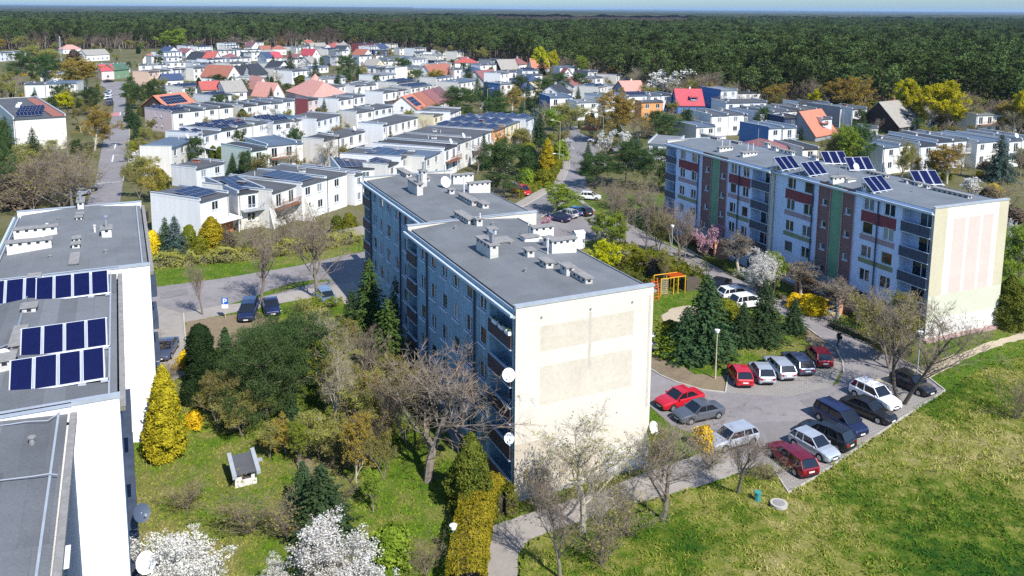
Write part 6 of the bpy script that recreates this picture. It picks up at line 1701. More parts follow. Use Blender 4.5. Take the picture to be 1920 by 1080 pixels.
# --- centre of the town
gab('c', 395, 262, 480, 258, 385, 4.6, 4.0, 'w', 'B', 'with blue and white front among the far flats', axis='y', D=13, gm='w')
row('c', 212, 172, 340, 168, 205, 5.6, 1, 'far left among the small roofs by the forest', D=8)
row('c', 308, 218, 398, 214, 300, 5.2, 1, 'left of the crimson gable', walls='c', D=8)
gab('c', 375, 160, 545, 158, 365, 4.4, 2.6, 'w', 'y', 'under the forest with a wide grey brown roof', axis='x', D=9)
row('c', 480, 176, 640, 170, 470, 5.2, 2, 'the small row left of the red peak', D=8)
gab('c', 640, 188, 735, 160, 630, 4.4, 3.4, 'w', 'r', 'peaked at the forest edge', axis='x', D=9)
gab('c', 735, 175, 820, 165, 722, 4.6, 2.8, 'c', 'y', 'right of the red peak', axis='y', D=8)
gab('c', 755, 205, 820, 185, 750, 4.2, 3.0, 'w', 's', 'below the yellow gable by the forest', axis='y', D=8)
row('c', 940, 135, 1090, 128, 930, 6.4, 1, 'at the forest edge', walls='m', roofs='k', D=10, opts=('B',))
gab('c', 980, 160, 1095, 158, 970, 4.0, 2.2, 'm', 'r', 'leaning against the maroon block', axis='x', D=7)
row('c', 1098, 138, 1162, 135, 1092, 5.2, 1, 'right of the maroon block', D=7)
row('c', 1085, 205, 1250, 202, 1075, 4.4, 1, 'low below the maroon block', walls='n', roofs='b', D=9)
row('c', 592, 282, 740, 276, 585, 5.4, 2, 'the row beside the crimson gable', walls='yo', D=9, roofs='dk')
row('c', 660, 215, 800, 208, 650, 5.2, 2, 'the grey row before the yellow gable', walls='yw', D=8, roofs='kk')
row('c', 920, 272, 1060, 268, 900, 6.0, 1, 'square with dark roof left of the pines', D=9, roofs='k')
row('c', 965, 218, 1060, 216, 955, 5.0, 1, 'behind the square dark roofed house', D=8)
row('c', 1070, 262, 1190, 260, 1060, 5.2, 1, 'right of the square dark roofed house', D=8, roofs='k', walls='o')
row('c', 1195, 330, 1350, 325, 1185, 4.4, 1, 'low beside the long blue grey roof', D=9)
row('c', 1240, 300, 1530, 290, 1228, 3.8, 2, 'the long pale building with blue grey roof', D=12, roofs='bb')
row('c', 1375, 185, 1455, 182, 1368, 5.2, 1, 'alone at the forest edge', D=7)
row('c', 1540, 215, 1640, 235, 1515, 5.4, 1, 'by the white trees at the forest edge', D=8)
row('c', 1620, 262, 1715, 258, 1612, 5.0, 1, 'right of the white trees', D=7)
row('c', 1770, 330, 1912, 326, 1710, 4.6, 1, 'before the far red hipped roof', D=9, gm='n')
row('c', 1010, 395, 1320, 410, 945, 7.2, 3, 'the framed grey and white block', walls='wyw', roofs='ddd', opts=('B', 'B', 'B'), D=10, gm='b')
row('c', 1398, 422, 1540, 418, 1390, 5.6, 1, 'with a blank wall by the rust roof', walls='c', D=9, roofs='l')
gab('c', 1765, 520, 2020, 495, 1745, 2.6, 6.0, 'w', 'u', 'very steep beside the spruce row', D=12, opt='C')
row('c', 1525, 392, 1610, 388, 1515, 5.4, 1, 'small behind the cream blank wall', D=7)
row('c', 1625, 402, 1690, 398, 1618, 5.4, 1, 'small left of the rust roof', D=7)
row('c', 1985, 420, 2080, 415, 1965, 6.2, 1, 'right of the steep rust roof', D=9)
row('c', 500, 530, 800, 505, 480, 5.0, 3, 'the grey roofed row behind the turret house', D=11, walls='wow', roofs='lld')
row('c', 820, 575, 1090, 585, 740, 5.0, 2, 'the maroon edged row beyond the big white house', D=11, roofs='mk' if False else 'kd', walls='ow')
row('c', 600, 625, 770, 600, 495, 5.8, 1, 'behind the large blank white house', D=10, opts=('W',))
row('c', 870, 610, 1100, 585, 800, 5.8, 2, 'the pair left of the dish house', D=10, opts=('', 'B'))
row('c', 690, 762, 990, 715, 460, 6.4, 2, 'the large blank white house pair', opts=('', 'B'), cuts=[850])
row('c', 1190, 682, 1460, 640, 985, 6.4, 2, 'the tall white pair left of the sloping roofs', opts=('B', ''), cuts=[1350])
row('c', 890, 905, 1300, 838, 690, 6.2, 2, 'the wide white pair in the middle', opts=('', 'C'), cuts=[1085])
row('f', 1190, 210, 1580, 112, 908, 6.6, 2, 'the white house with the long terrace', opts=('', 'B'), cuts=[1230], roofs='kd')
row('f', 1755, 105, 1940, 60, 1545, 6.6, 1, 'beside the house with the long terrace', walls='c')
row('g', 265, 75, 390, 22, 200, 6.8, 1, 'behind the cream house', D=10, opts=('W',))
for k, (rl, wl, wh) in enumerate((('o', 'w', 'first'), ('u', 'w', 'second'), ('m', 'w', 'third'), ('q', 'p', 'fourth'))):
    p0, th, L, Dd = frame_from('c', 1585, 868, 1985, 740, 1320, 3.2); u = Vector((cos(th), sin(th), 0)); q = p0 + u * (L * k / 4)
    pitched_house(q.x, q.y, th, L / 4 - .02, 11, 3.0, 4.2, WALLM[wl], ROOFM[rl], random.Random(k), 'SC' if k == 0 else 'C', 'steep %s roofed house, %s from the left in the sloping row' % (RNAME[rl], wh), 'houses in the sloping row', 'x', None)
# --- right of the centre
gab('d', 320, 345, 580, 345, 310, 4.8, 2.2, 'w', 'r', 'low and wide before the forest', axis='h', D=9, opt='C')
row('d', 720, 318, 860, 308, 650, 5.6, 1, 'before the forest', walls='y', D=9, roofs='k', opts=('B',))
gab('d', 840, 418, 1035, 412, 768, 2.6, 5.0, 't', 'y', 'steep near the red roofs', D=11)
row('d', 605, 372, 785, 362, 590, 5.6, 2, 'the white row left of the grey gable', D=9)
gab('d', 530, 440, 640, 432, 500, 4.4, 1.8, 'w', 'n', 'left of the maroon roof', axis='h', D=8)
row('d', 535, 465, 680, 450, 525, 4.8, 1, 'low by the tall spruce', D=8)
gab('d', 640, 540, 830, 515, 590, 3.0, 4.0, 'o', 'm', 'beside the white windowed tower', D=9)
row('d', 830, 470, 930, 455, 812, 7.6, 1, 'tower like with many windows', D=8)
row('d', 880, 452, 1015, 448, 870, 6.2, 1, 'behind the white windowed tower', D=8, opts=('B',))
gab('d', 1185, 400, 1385, 398, 1178, 2.8, 5.0, 'w', 'o', 'before the yellow trees', D=9)
row('d', 1075, 432, 1255, 430, 1065, 5.0, 1, 'with tilted panels on the roof', D=9, opts=('P',), roofs='b')
gab('d', 1140, 545, 1300, 540, 1082, 4.8, 1.8, 'c', 'n', 'above the roadside trees', axis='h', D=10)
row('d', 1110, 492, 1300, 485, 1080, 4.8, 1, 'behind the navy hipped roof', D=8)
gab('d', 1530, 478, 1645, 478, 1450, 4.0, 3.0, 'w', 'r', 'with a white gable beside the pines', axis='y', D=10)
row('d', 1500, 398, 1795, 392, 1490, 5.8, 2, 'the pale pair before the forest', D=9, roofs='bd', opts=('', 'C'))
row('d', 1815, 445, 1925, 440, 1720, 5.6, 1, 'dark sided below the forest', D=9, gm='y')
row('d', 1800, 520, 1990, 515, 1790, 5.0, 2, 'the pair below the dark sided house', D=8, roofs='ld', walls='yw')
row('d', 1390, 738, 1645, 732, 1265, 6.4, 1, 'with a bright blue end wall by the curving road', walls='w', roofs='b', gm='b', opts=('B',))
row('d', 1690, 792, 1932, 785, 1590, 5.8, 1, 'blank and square right of the blue ended house', walls='w', roofs='l')
row('d', 825, 590, 960, 580, 735, 6.0, 1, 'with blue glazing behind the amber birch', D=10, gm='b', roofs='l')
# terrace by the curving road
row('g', 200, 478, 1112, 140, 0, 6.0, 6, 'the terrace by the curving road', D=17, cuts=[345, 515, 750, 880, 1040], walls='wwwOcw', opts=('BD', 'D', 'B', 'P', 'PC', 'P'), roofs='kdddbb')
row('g', 1115, 155, 1215, 110, 1110, 6.4, 1, 'closing the terrace by the curving road', D=14, opts=('P',), roofs='b')
# near terraces
row('e', 808, 1062, 1130, 975, 250, 6.2, 1, 'at the near left corner of the town', opts=('Q',), roofs='d')
row('e', 1235, 975, 1540, 932, 1150, 6.0, 1, 'with balcony next to the near corner house', D=14, walls='w', opts=('QBF',), roofs='k')
row('e', 1620, 962, 1900, 872, 1560, 6.0, 1, 'with glazed loggia in the near terrace', D=14, opts=('BF',), roofs='d')
row('f', 275, 882, 770, 740, 215, 6.1, 2, 'the white pair with a big solar field', D=15, cuts=[540], opts=('Q', ''), roofs='dd')
row('f', 870, 770, 960, 745, 800, 5.6, 1, 'half hidden behind the middle block', D=14, opts=('',))
row('e', 765, 698, 1082, 622, 485, 3.9, 1, 'low before the near terrace')
row('e', 1385, 492, 1562, 465, 1045, 6.0, 1, 'with winter garden', walls='g', roofs='k')
row('e', 1565, 440, 1900, 405, 1545, 6.0, 1, 'with blue roof beside the pale green one', roofs='b', opts=('B',), D=12)
row('e', 490, 462, 785, 350, 130, 6.2, 1, 'at the street corner left of the low house', roofs='b', opts=('D',))
row('e', 790, 310, 835, 300, 235, 6.3, 1, 'behind the street corner house', D=9, roofs='l', opts=('P',))
row('e', 838, 318, 1035, 272, 600, 6.0, 1, 'starting the long middle terrace', roofs='d', opts=('G',))
row('e', 1040, 268, 1570, 172, 860, 6.1, 3, 'the long middle terrace', D=13, opts=('PG', 'P', 'G'), roofs='kdd')
row('e', 1632, 182, 1860, 152, 1570, 6.2, 1, 'ending the long middle terrace', opts=('P',), D=13)
row('f', 190, 160, 330, 125, 20, 6.0, 1, 'with a solar roof between the white blossoms', opts=('Q',), D=13)
row('f', 440, 150, 700, 85, 330, 6.0, 1, 'with a covered terrace by the golden cone tree', opts=('G',), D=10)
row('f', 518, 378, 988, 265, 272, 6.2, 2, 'the pinkish white pair with a dish', cuts=[690], opts=('', 'BD'), roofs='kd', walls='ow')
row('f', 100, 430, 285, 405, 0, 5.6, 1, 'right of the blue roofed one with arches', D=9, opts=('',), roofs='b')
row('f', 1245, 668, 1430, 592, 960, 5.2, 1, 'with solar panels and a red roof edge', opts=('Q',), roofs='k')
row('f', 700, 712, 1090, 690, 380, 4.6, 1, 'covered by navy solar fields', opts=('Q',), roofs='k', D=13)
row('f', 1390, 580, 1550, 505, 1130, 6.0, 1, 'behind the solar roofs near the middle block', opts=('Q',), roofs='d', D=13)
row('f', 1655, 580, 1835, 500, 1400, 5.8, 1, 'left of the terrace by the curving road', roofs='b', D=13)
# --- right part
gab('h', 318, 245, 552, 238, 215, 3.6, 3.6, 'y', 'p', 'with a dark gable before the blossoming tree', D=11, opt='C')
row('h', 340, 300, 588, 292, 330, 5.6, 1, 'with solar roof below the pink one', opts=('P',), roofs='b', D=10)
row('h', 595, 298, 830, 288, 590, 5.6, 2, 'the white pair behind the red roofed blue house', roofs='dk', opts=('B', ''), D=10)
row('h', 500, 372, 742, 365, 435, 6.0, 1, 'before the solar roof', walls='O', roofs='d', opts=('',))
row('h', 95, 300, 200, 290, 40, 5.6, 1, 'behind the tall golden willow', D=10, roofs='d')
gab('h', 905, 398, 1200, 400, 760, 3.2, 5.0, 'b', 'B', 'with a lavender chimney', D=11, opt='NC')
row('h', 1375, 305, 1505, 300, 1250, 5.6, 1, 'with blue side by the forest', gm='b', roofs='b', D=9)
row('h', 1390, 238, 1580, 232, 1205, 8.0, 1, 'taller behind the blue sided house', gm='b', roofs='l', D=12, walls='w')
row('h', 1280, 522, 1690, 508, 1100, 5.8, 3, 'the white terrace in the middle right', cuts=[1470, 1650], D=13, opts=('', 'C', ''), roofs='ddk')
row('i', 150, 492, 600, 462, 60, 5.8, 3, 'the terrace continuing to the peach house', cuts=[300, 455], D=13, opts=('', 'C', ''), roofs='kdd')
row('i', 602, 455, 792, 448, 560, 6.2, 1, 'ending the middle right terrace', walls='e', D=14)
row('h', 1115, 648, 1330, 636, 1100, 4.2, 1, 'low behind the long block', walls='o', roofs='b', D=11)
row('i', 250, 662, 552, 642, 120, 5.6, 2, 'the white pair with a blue end wall', gm='b', roofs='bb', opts=('', 'B'), D=11)
gab('i', 775, 742, 1010, 700, 625, 1.8, 6.0, 'y', 'o', 'with a dormer beside the grey house', D=10, opt='N', what='steep orange roofed house')
row('i', 420, 548, 605, 542, 400, 6.0, 1, 'left of the orange dormer roof', walls='n', roofs='k', D=8)
row('i', 850, 560, 960, 552, 838, 5.6, 1, 'behind the orange dormer roof', D=9)
row('i', 1055, 435, 1128, 430, 850, 6.0, 1, 'before the amber forest trees', walls='w', roofs='b', gm='y', D=13)
row('i', 1190, 448, 1355, 436, 1180, 6.0, 1, 'with timber balcony beside the grey house', roofs='d', opts=('BG',), D=10)
row('i', 1290, 668, 1482, 655, 1130, 3.8, 1, 'low before the timber balcony house', walls='o', roofs='d')
gab('i', 1715, 640, 2010, 600, 1440, 2.6, 6.4, 't', 'y', 'with a brick chimney before the yellow trees', D=13, opt='NCK', what='dark timber chalet with grey shingle roof')
row('i', 630, 895, 815, 888, 515, 3.6, 1, 'garage like with dark solar covered roof', opts=('',), roofs='k', D=12)
gab('i', 250, 905, 500, 880, 180, 3.0, 1.6, 'o', 'm', 'just behind the long block roof', axis='h', D=10)
row('h', 570, 830, 900, 850, 560, 4.0, 1, 'beside the far corner of the long block', roofs='l', D=13)
row('j', 80, 475, 410, 440, 45, 6.0, 2, 'the start of the right hand terrace', D=14, opts=('', ''), roofs='bd', cuts=[230])
row('j', 418, 458, 575, 448, 220, 6.0, 1, 'second step of the right hand terrace', D=14, roofs='k')
row('j', 578, 420, 860, 402, 380, 6.3, 2, 'the middle of the right hand terrace', D=14, cuts=[720], opts=('', 'B'), roofs='kd')
row('j', 948, 425, 1160, 405, 730, 6.1, 1, 'right of the middle of the right hand terrace', D=14, roofs='b')
row('j', 1245, 412, 1480, 395, 1050, 6.1, 2, 'the end of the right hand terrace', D=14, opts=('BD', ''), roofs='dd')
# --- left edge
row('z', 24.5, 223.8, 123, 217.5, 14, 8.1, 1, 'long with blank white end wall at the left edge', D=52, roofs='d', opts=('ZRX',), walls='w')
row('z', 45, 158, 84, 157.5, 44, 5.4, 1, 'blank left part of the hall by the willow', D=10, opts=('Z',), roofs='d', walls='w')
row('z', 85, 157, 144.5, 156, 84, 5.6, 1, 'right part of the hall by the willow', D=12, roofs='b', walls='w')
gab('z', 190, 132, 213.5, 131, 186, 4.6, 2.6, 'p', 'B', 'at the crossing beside the green roofed ones', D=8, what='pale pink house with crimson roof')
gab('z', 214, 131, 228, 129.5, 205, 4.6, 2.6, 'l', 'g', 'left one at the crossing', D=8)
gab('z', 228.5, 129.5, 242, 128, 216, 4.6, 2.6, 'l', 'g', 'right one at the crossing', D=8)
gab('z', 118, 92, 152, 91, 116, 3.6, 3.0, 'w', 'p', 'peach toned under the forest on the left', D=9, axis='h')
gab('z', 162, 103, 205, 101, 160, 4.2, 3.2, 'w', 'y', 'pale behind the willow', D=10, axis='x')
row('z', 0, 99, 48, 96, -20, 5.6, 2, 'the pale row at the far left edge', D=9)
row('z', 75, 137, 118, 136, 60, 5.0, 1, 'hidden behind the pines near the hall', D=10, roofs='l')
row('z', 180, 121, 243, 120, 178, 4.6, 2, 'the pale row behind the crimson roof', D=8, roofs='ll')
# extra features of particular houses
def turret():
    p = at(592, 182, 0); e = empty('turret', (p.x, p.y, 0)); n = 8; m = MB(); R = 2.0
    m.prism([(R * cos(2 * pi * k / n), R * sin(2 * pi * k / n)) for k in range(n)], 0, 5.2); m.build('wall', [h_cream], e)
    r = MB()
    for k in range(n):
        a, b = 2 * pi * k / n, 2 * pi * (k + 1) / n
        r.face([(4.0 * cos(a), 4.0 * sin(a), 5.0), (4.0 * cos(b), 4.0 * sin(b), 5.0), (1.6 * cos(b), 1.6 * sin(b), 7.6), (1.6 * cos(a), 1.6 * sin(a), 7.6)])
        r.face([(1.6 * cos(a), 1.6 * sin(a), 7.6), (1.6 * cos(b), 1.6 * sin(b), 7.6), (0, 0, 9.4)])
    r.build('roof', [ROOFM['p']], e); tag(e, 'round turret with bell shaped pink roof beside the sweeping pink roofs', 'turret')
turret()
# ------------------------------------------------------------------ cars
m_tyre = plain("tyre_rubber", (0.02, 0.02, 0.022), .85, .2); m_rim = plain("alloy_rim", (0.45, 0.46, 0.48), .35, .1, metal=.7)
m_cglass, n_, b_ = new_mat("car_glass"); b_.inputs["Base Color"].default_value = (0.012, 0.015, 0.02, 1); b_.inputs["Roughness"].default_value = .05; b_.inputs["Specular IOR Level"].default_value = .8
m_head, n_, b_ = new_mat("headlight_glass"); b_.inputs["Base Color"].default_value = (0.7, 0.72, 0.75, 1); b_.inputs["Roughness"].default_value = .1
m_tail, n_, b_ = new_mat("taillight_red"); b_.inputs["Base Color"].default_value = (0.35, 0.01, 0.01, 1); b_.inputs["Roughness"].default_value = .2
m_plate = plain("number_plate", (0.7, 0.7, 0.68), .6, .03); m_trim = plain("black_trim", (0.02, 0.02, 0.022), .6, .2)
def paint(name, c, metal=.35):
    if name in MATS: return MATS[name]
    m, n, b = new_mat(name); f = noise(n, objvec(n), 1.2, 3)
    n.links.new(ramp(n, f, [(.3, sc3(c, .9)), (.7, sc3(c, 1.06))]), b.inputs["Base Color"])
    b.inputs["Metallic"].default_value = metal; b.inputs["Roughness"].default_value = .32
    b.inputs["Coat Weight"].default_value = .6; b.inputs["Coat Roughness"].default_value = .06
    MATS[name] = m; return m
PAINTS = dict(red=(.5, .012, .025), maroon=(.2, .008, .02), silver=(.5, .53, .57), black=(.012, .012, .014), white=(.8, .8, .8), grey=(.13, .14, .16), navy=(.02, .03, .09), blue=(.03, .12, .33), slate=(.08, .1, .16), steel=(.22, .3, .4))
# profiles: stations along the length (fraction from rear), belt height, roof height
SHAPES = {
 'hatchback': dict(L=4.0, W=1.74, H=1.48, belt=.92, hood=(.74, .80), wind=(.56, .72), rear=(.03, .13), tail=.93),
 'sedan': dict(L=4.6, W=1.8, H=1.44, belt=.9, hood=(.73, .78), wind=(.55, .70), rear=(.16, .30), tail=.9),
 'estate': dict(L=4.6, W=1.8, H=1.46, belt=.92, hood=(.75, .8), wind=(.58, .72), rear=(.02, .10), tail=.92),
 'minivan': dict(L=4.7, W=1.85, H=1.72, belt=1.0, hood=(.82, .84), wind=(.62, .82), rear=(.02, .07), tail=1.0),
 'suv': dict(L=4.5, W=1.86, H=1.66, belt=1.02, hood=(.76, .9), wind=(.58, .72), rear=(.03, .12), tail=1.0),
 'van': dict(L=4.8, W=1.9, H=1.95, belt=1.1, hood=(.88, .95), wind=(.78, .9), rear=(.01, .03), tail=1.1)}
_car = {}
def car_parts(kind, colr):
    if (kind, colr) in _car: return _car[(kind, colr)]
    s = SHAPES[kind]; L, W, H, B = s['L'], s['W'], s['H'], s['belt']; hw = W / 2
    # lower body: loft of sections (x along the length, front = +x)
    xs = [0, .015, .05, .13, .3, .5, .7, .82, .93, .98, 1.0]
    wf = [.80, .90, .96, 1, 1, 1, 1, .985, .93, .85, .76]
    ztop = [s['tail'] - .1, s['tail'], s['tail'] + .01, B, B, B, B, B - .03, B - .13, B - .22, B - .32]
    zb = [.32, .25, .22, .2, .2, .2, .2, .2, .22, .26, .32]
    ring = []
    for f, w_, zt, z0 in zip(xs, wf, ztop, zb):
        x = (f - .5) * L; w2 = hw * w_; m = (zt + z0) / 2
        ring.append([(x, -w2 * .9, z0), (x, -w2 * .99, z0 + .12), (x, -w2, m), (x, -w2 * .97, zt - .07), (x, -w2 * .86, zt), (x, 0, zt + .035 * (f > .7)), (x, w2 * .86, zt), (x, w2 * .97, zt - .07), (x, w2, m), (x, w2 * .99, z0 + .12), (x, w2 * .9, z0)])
    mb = MB()
    for a, b in zip(ring, ring[1:]):
        for k in range(10): mb.face([a[k], b[k], b[k + 1], a[k + 1]][::-1], 0, True)
        mb.face([a[10], b[10], b[0], a[0]], 1)
    mb.face(ring[0], 0); mb.face(ring[-1][::-1], 0)
    # roof and pillars
    r0, r1, w0, w1 = s['rear'][0], s['rear'][1], s['wind'][0], s['wind'][1]
    X = lambda f: (f - .5) * L
    tw = hw * .76; bw = hw * .9
    Rr = [(X(r1), -tw, H - .05), (X((r1 + w0) / 2), -tw * 1.02, H), (X(w0), -tw * .98, H - .05)]
    Rl = [(p[0], -p[1], p[2]) for p in Rr]
    mid = [(p[0], 0, p[2] + .03) for p in Rr]
    for i in range(2):
        mb.face([Rr[i], Rr[i + 1], mid[i + 1], mid[i]], 0, True); mb.face([mid[i], mid[i + 1], Rl[i + 1], Rl[i]], 0, True)
    def bar(a, b, w_=.045): mb.tube(a, b, w_, n=4, m=0)
    for sgn in (-1, 1):
        bar((X(w0), sgn * tw * .97, H - .07), (X(w1), sgn * bw * .97, B)); bar((X(r1), sgn * tw * .98, H - .07), (X(r0), sgn * bw * .97, s['tail'])); xm = X((r1 + w0) / 2 + .02)
        bar((xm, sgn * tw * 1.01, H - .05), (xm, sgn * bw, B - .01), .04)
        if kind not in ('sedan',): xq = X(r1 + .09); bar((xq, sgn * tw * 1.0, H - .06), (xq - .12, sgn * bw, B), .05)
        mb.tube((X(r1), sgn * tw * 1.0, H - .05), (X(w0), sgn * tw * .99, H - .06), .04, n=4, m=0)
        mb.box(X(w1) - .27, X(w1) - .15, sgn * (hw + .05) - .09, sgn * (hw + .05) + .06, B + .0, B + .11, 0)
    # bumpers, sills, grille
    mb.box(X(1) - .02, X(1) + .02, -hw * .55, hw * .55, .3, .42, 1); mb.box(X(0) - .03, X(0) + .02, -hw * .6, hw * .6, .3, .42, 1)
    mb.box(X(.22), X(.78), -hw * 1.005, -hw * .96, .2, .3, 1); mb.box(X(.22), X(.78), hw * .96, hw * 1.005, .2, .3, 1); mb.box(X(1) + .0, X(1) + .025, -hw * .34, hw * .34, .52, .62, 1)
    for fx_ in (.18, .80):
        for sg in (-1, 1):   # dark wheel arches
            c = Vector((X(fx_), sg * hw * 1.0, .33)); n = 12
            for k in range(n):
                a0, a1 = pi * k / n, pi * (k + 1) / n
                mb.face([(c.x + .28 * cos(a0), c.y + sg * .006, c.z + .28 * sin(a0)), (c.x + .37 * cos(a0), c.y + sg * .006, c.z + .37 * sin(a0)), (c.x + .37 * cos(a1), c.y + sg * .006, c.z + .37 * sin(a1)), (c.x + .28 * cos(a1), c.y + sg * .006, c.z + .28 * sin(a1))], 1)
    body = mb.mesh('body', [paint('paint_' + colr, PAINTS[colr], .05 if colr in ('red', 'white', 'black') else .4), m_trim])
    g = MB(); i_ = .985
    wr = [(X(w0), -tw * .95, H - .07), (X(w0), tw * .95, H - .07), (X(w1), bw * .93, B + .01), (X(w1), -bw * .93, B + .01)]; g.face([wr[3], wr[2], wr[1], wr[0]], 0)
    g.face([(X(r1), tw * .95, H - .07), (X(r1), -tw * .95, H - .07), (X(r0) , -bw * .9, s['tail'] + .01), (X(r0), bw * .9, s['tail'] + .01)][::-1], 0)
    for sgn in (-1, 1):
        q = [(X(r0) + .02, sgn * bw * .96, s['tail']), (X(w1), sgn * bw * .96, B), (X(w0), sgn * tw * .97, H - .07), (X(r1), sgn * tw * .97, H - .07)]; g.face(q if sgn < 0 else q[::-1], 0)
    gm = g.mesh('windows', [m_cglass])
    wh = MB(); wh.tube((0, -.1, 0), (0, .1, 0), .325, n=18, m=0); tyre = wh.mesh('tyre', [m_tyre])
    rm = MB(); rm.tube((0, -.108, 0), (0, .108, 0), .2, n=12, m=0)
    for k in range(5): a = 2 * pi * k / 5; rm.box(-.0, .0, 0, 0, 0, 0) if False else rm.tube((0, -.112, 0), (.19 * cos(a), -.112, .19 * sin(a)), .03, n=4)
    rim = rm.mesh('rim', [m_rim])
    def lamp(m, x, dx, z, w_, h_, nm):
        l = MB(); l.box(-dx, dx, -w_ / 2, w_ / 2, -h_ / 2, h_ / 2); return l.mesh(nm, [m])
    hl = lamp(m_head, 0, .06, 0, .3, .12, 'headlight'); tl = lamp(m_tail, 0, .05, 0, .26, .2, 'tail_light'); pl = lamp(m_plate, 0, .02, 0, .5, .11, 'number_plate')
    _car[(kind, colr)] = (s, body, gm, tyre, rim, hl, tl, pl); return _car[(kind, colr)]
CNAME = dict(hatchback='hatchback', sedan='saloon', estate='estate car', minivan='minivan', suv='off-road car', van='van')
def car(kind, colr, px, py, qx, qy, where, look=None, group='parked cars', scale=1.0, detail=True):
    "rear at photo point p, front towards photo point q (both on the ground)"
    s, body, gm, tyre, rim, hl, tl, pl = car_parts(kind, colr); a, b = at(px, py), at(qx, qy); c = (a + b) / 2; th = atan2(b.y - a.y, b.x - a.x)
    e = empty('parked_car', (c.x, c.y, .02), th, scale); L, hw, B = s['L'], s['W'] / 2, s['belt']
    link('body', body, e); link('windows', gm, e)
    for fx_ in (.18, .80):
        for sg in (-1, 1):
            t = link('wheel', tyre, e, ((fx_ - .5) * L, sg * (hw - .09), .325), pi if sg > 0 else 0)
            if detail: link('rim', rim, t)
    if detail:
        for sg in (-1, 1):
            link('headlight', hl, e, (L * .466, sg * hw * .56, B - .3), -sg * .3); link('tail_light', tl, e, (-L * .492, sg * hw * .68, s['tail'] - .22), -sg * .2)
        link('number_plate', pl, e, (-L * .5 - .01, 0, .62)); link('number_plate', pl, e, (L * .5 + .02, 0, .42))
    return tag(e, (look or '%s %s' % ({'steel': 'blue grey', 'slate': 'slate blue'}.get(colr, colr), CNAME[kind])) + ' ' + where, 'car', group)
CARS = [
('hatchback','red',1398,731,1376,695,'leftmost in the row on the lawn side of the car park'),
('hatchback','silver',1440,726,1414,690,'second in the row on the lawn side of the car park'),
('estate','silver',1476,714,1444,682,'third in the row on the lawn side of the car park'),
('estate','slate',1512,706,1478,673,'fourth in the row on the lawn side of the car park'),
('hatchback','maroon',1548,694,1522,662,'rightmost in the row on the lawn side of the car park'),
('sedan','red',1306,750,1240,767,'on the gable side of the car park entrance','bright red car'),
('sedan','grey',1347,775,1270,792,'behind the bright red car near the cream wall'),
('estate','silver',1403,824,1338,842,'beside the round forsythia'),
('estate','maroon',1516,896,1452,846,'with its rear at the nearest corner of the meadow kerb'),
('hatchback','silver',1492,828,1562,868,'second from the near end of the meadow kerb'),
('suv','black',1588,845,1510,810,'third from the near end of the meadow kerb'),
('minivan','navy',1538,778,1614,822,'fourth from the near end of the meadow kerb','dark navy minivan'),
('sedan','black',1588,762,1668,796,'fifth from the near end of the meadow kerb'),
('suv','white',1602,735,1680,774,'with dark roof at the meadow kerb'),
('hatchback','black',1680,716,1742,744,'behind the forked tree at the far kerb corner'),
('hatchback','white',1212,650,1238,657,'peeking from behind the cream gable'),
('estate','white',1362,560,1398,556,'farther one in the pair by the spruces'),
('suv','white',1380,578,1422,572,'nearer one in the pair by the spruces'),
('sedan','black',1345,545,1357,535,'almost hidden by the tallest spruce'),
('sedan','navy',1064,417,1028,410,'nearest in the small upper car park'),
('hatchback','silver',1080,411,1048,403,'second in the small upper car park'),
('hatchback','blue',1090,406,1060,399,'third in the small upper car park'),
('hatchback','black',1106,407,1080,398,'last in the small upper car park'),
('hatchback','white',1090,373,1124,375,'at the grass edge of the curving road'),
('sedan','white',1130,268,1106,266,'under the white blossoms of the curving road'),
('sedan','maroon',1117,244,1094,243,'at the far end of the curving road'),
('van','red',968,362,982,366,'under the big pine beside the curving road','small red orange van'),
('estate','steel',600,552,624,580,'by the street tree','blue grey estate car'),
('minivan','navy',470,582,462,604,'left one on the dry grass behind the pines'),
('sedan','navy',506,572,512,594,'right one on the dry grass behind the pines'),
('sedan','slate',322,646,300,682,'on the paved drive by the white end wall'),
('sedan','silver',283,690,285,652,'half hidden by the white end wall'),
('sedan','silver',155,366,140,370,'at the left street edge behind the roof'),
('sedan','black',150,361,166,359,'behind the silver one at the left street'),
('hatchback','white',207,174,202,177,'farthest along the left street','small white car'),
('hatchback','silver',203,177,197,180,'second farthest along the left street','small silver car'),
('sedan','white',209,180,199,183,'in the middle of the left street row','white saloon'),
('sedan','white',208,185,197,188,'just nearer in the left street row','pale saloon'),
('hatchback','grey',209,190,199,193,'second nearest in the left street row','small grey car'),
('hatchback','navy',209,196,201,199,'nearest in the left street row','small navy car'),
('sedan','black',195,155,212,154,'before the crimson roofed house'),
('sedan','white',1290,392,1310,390,'at the far end of the long block','pale car'),
]
for c_ in CARS: car(*c_, detail=c_[3] > 340)

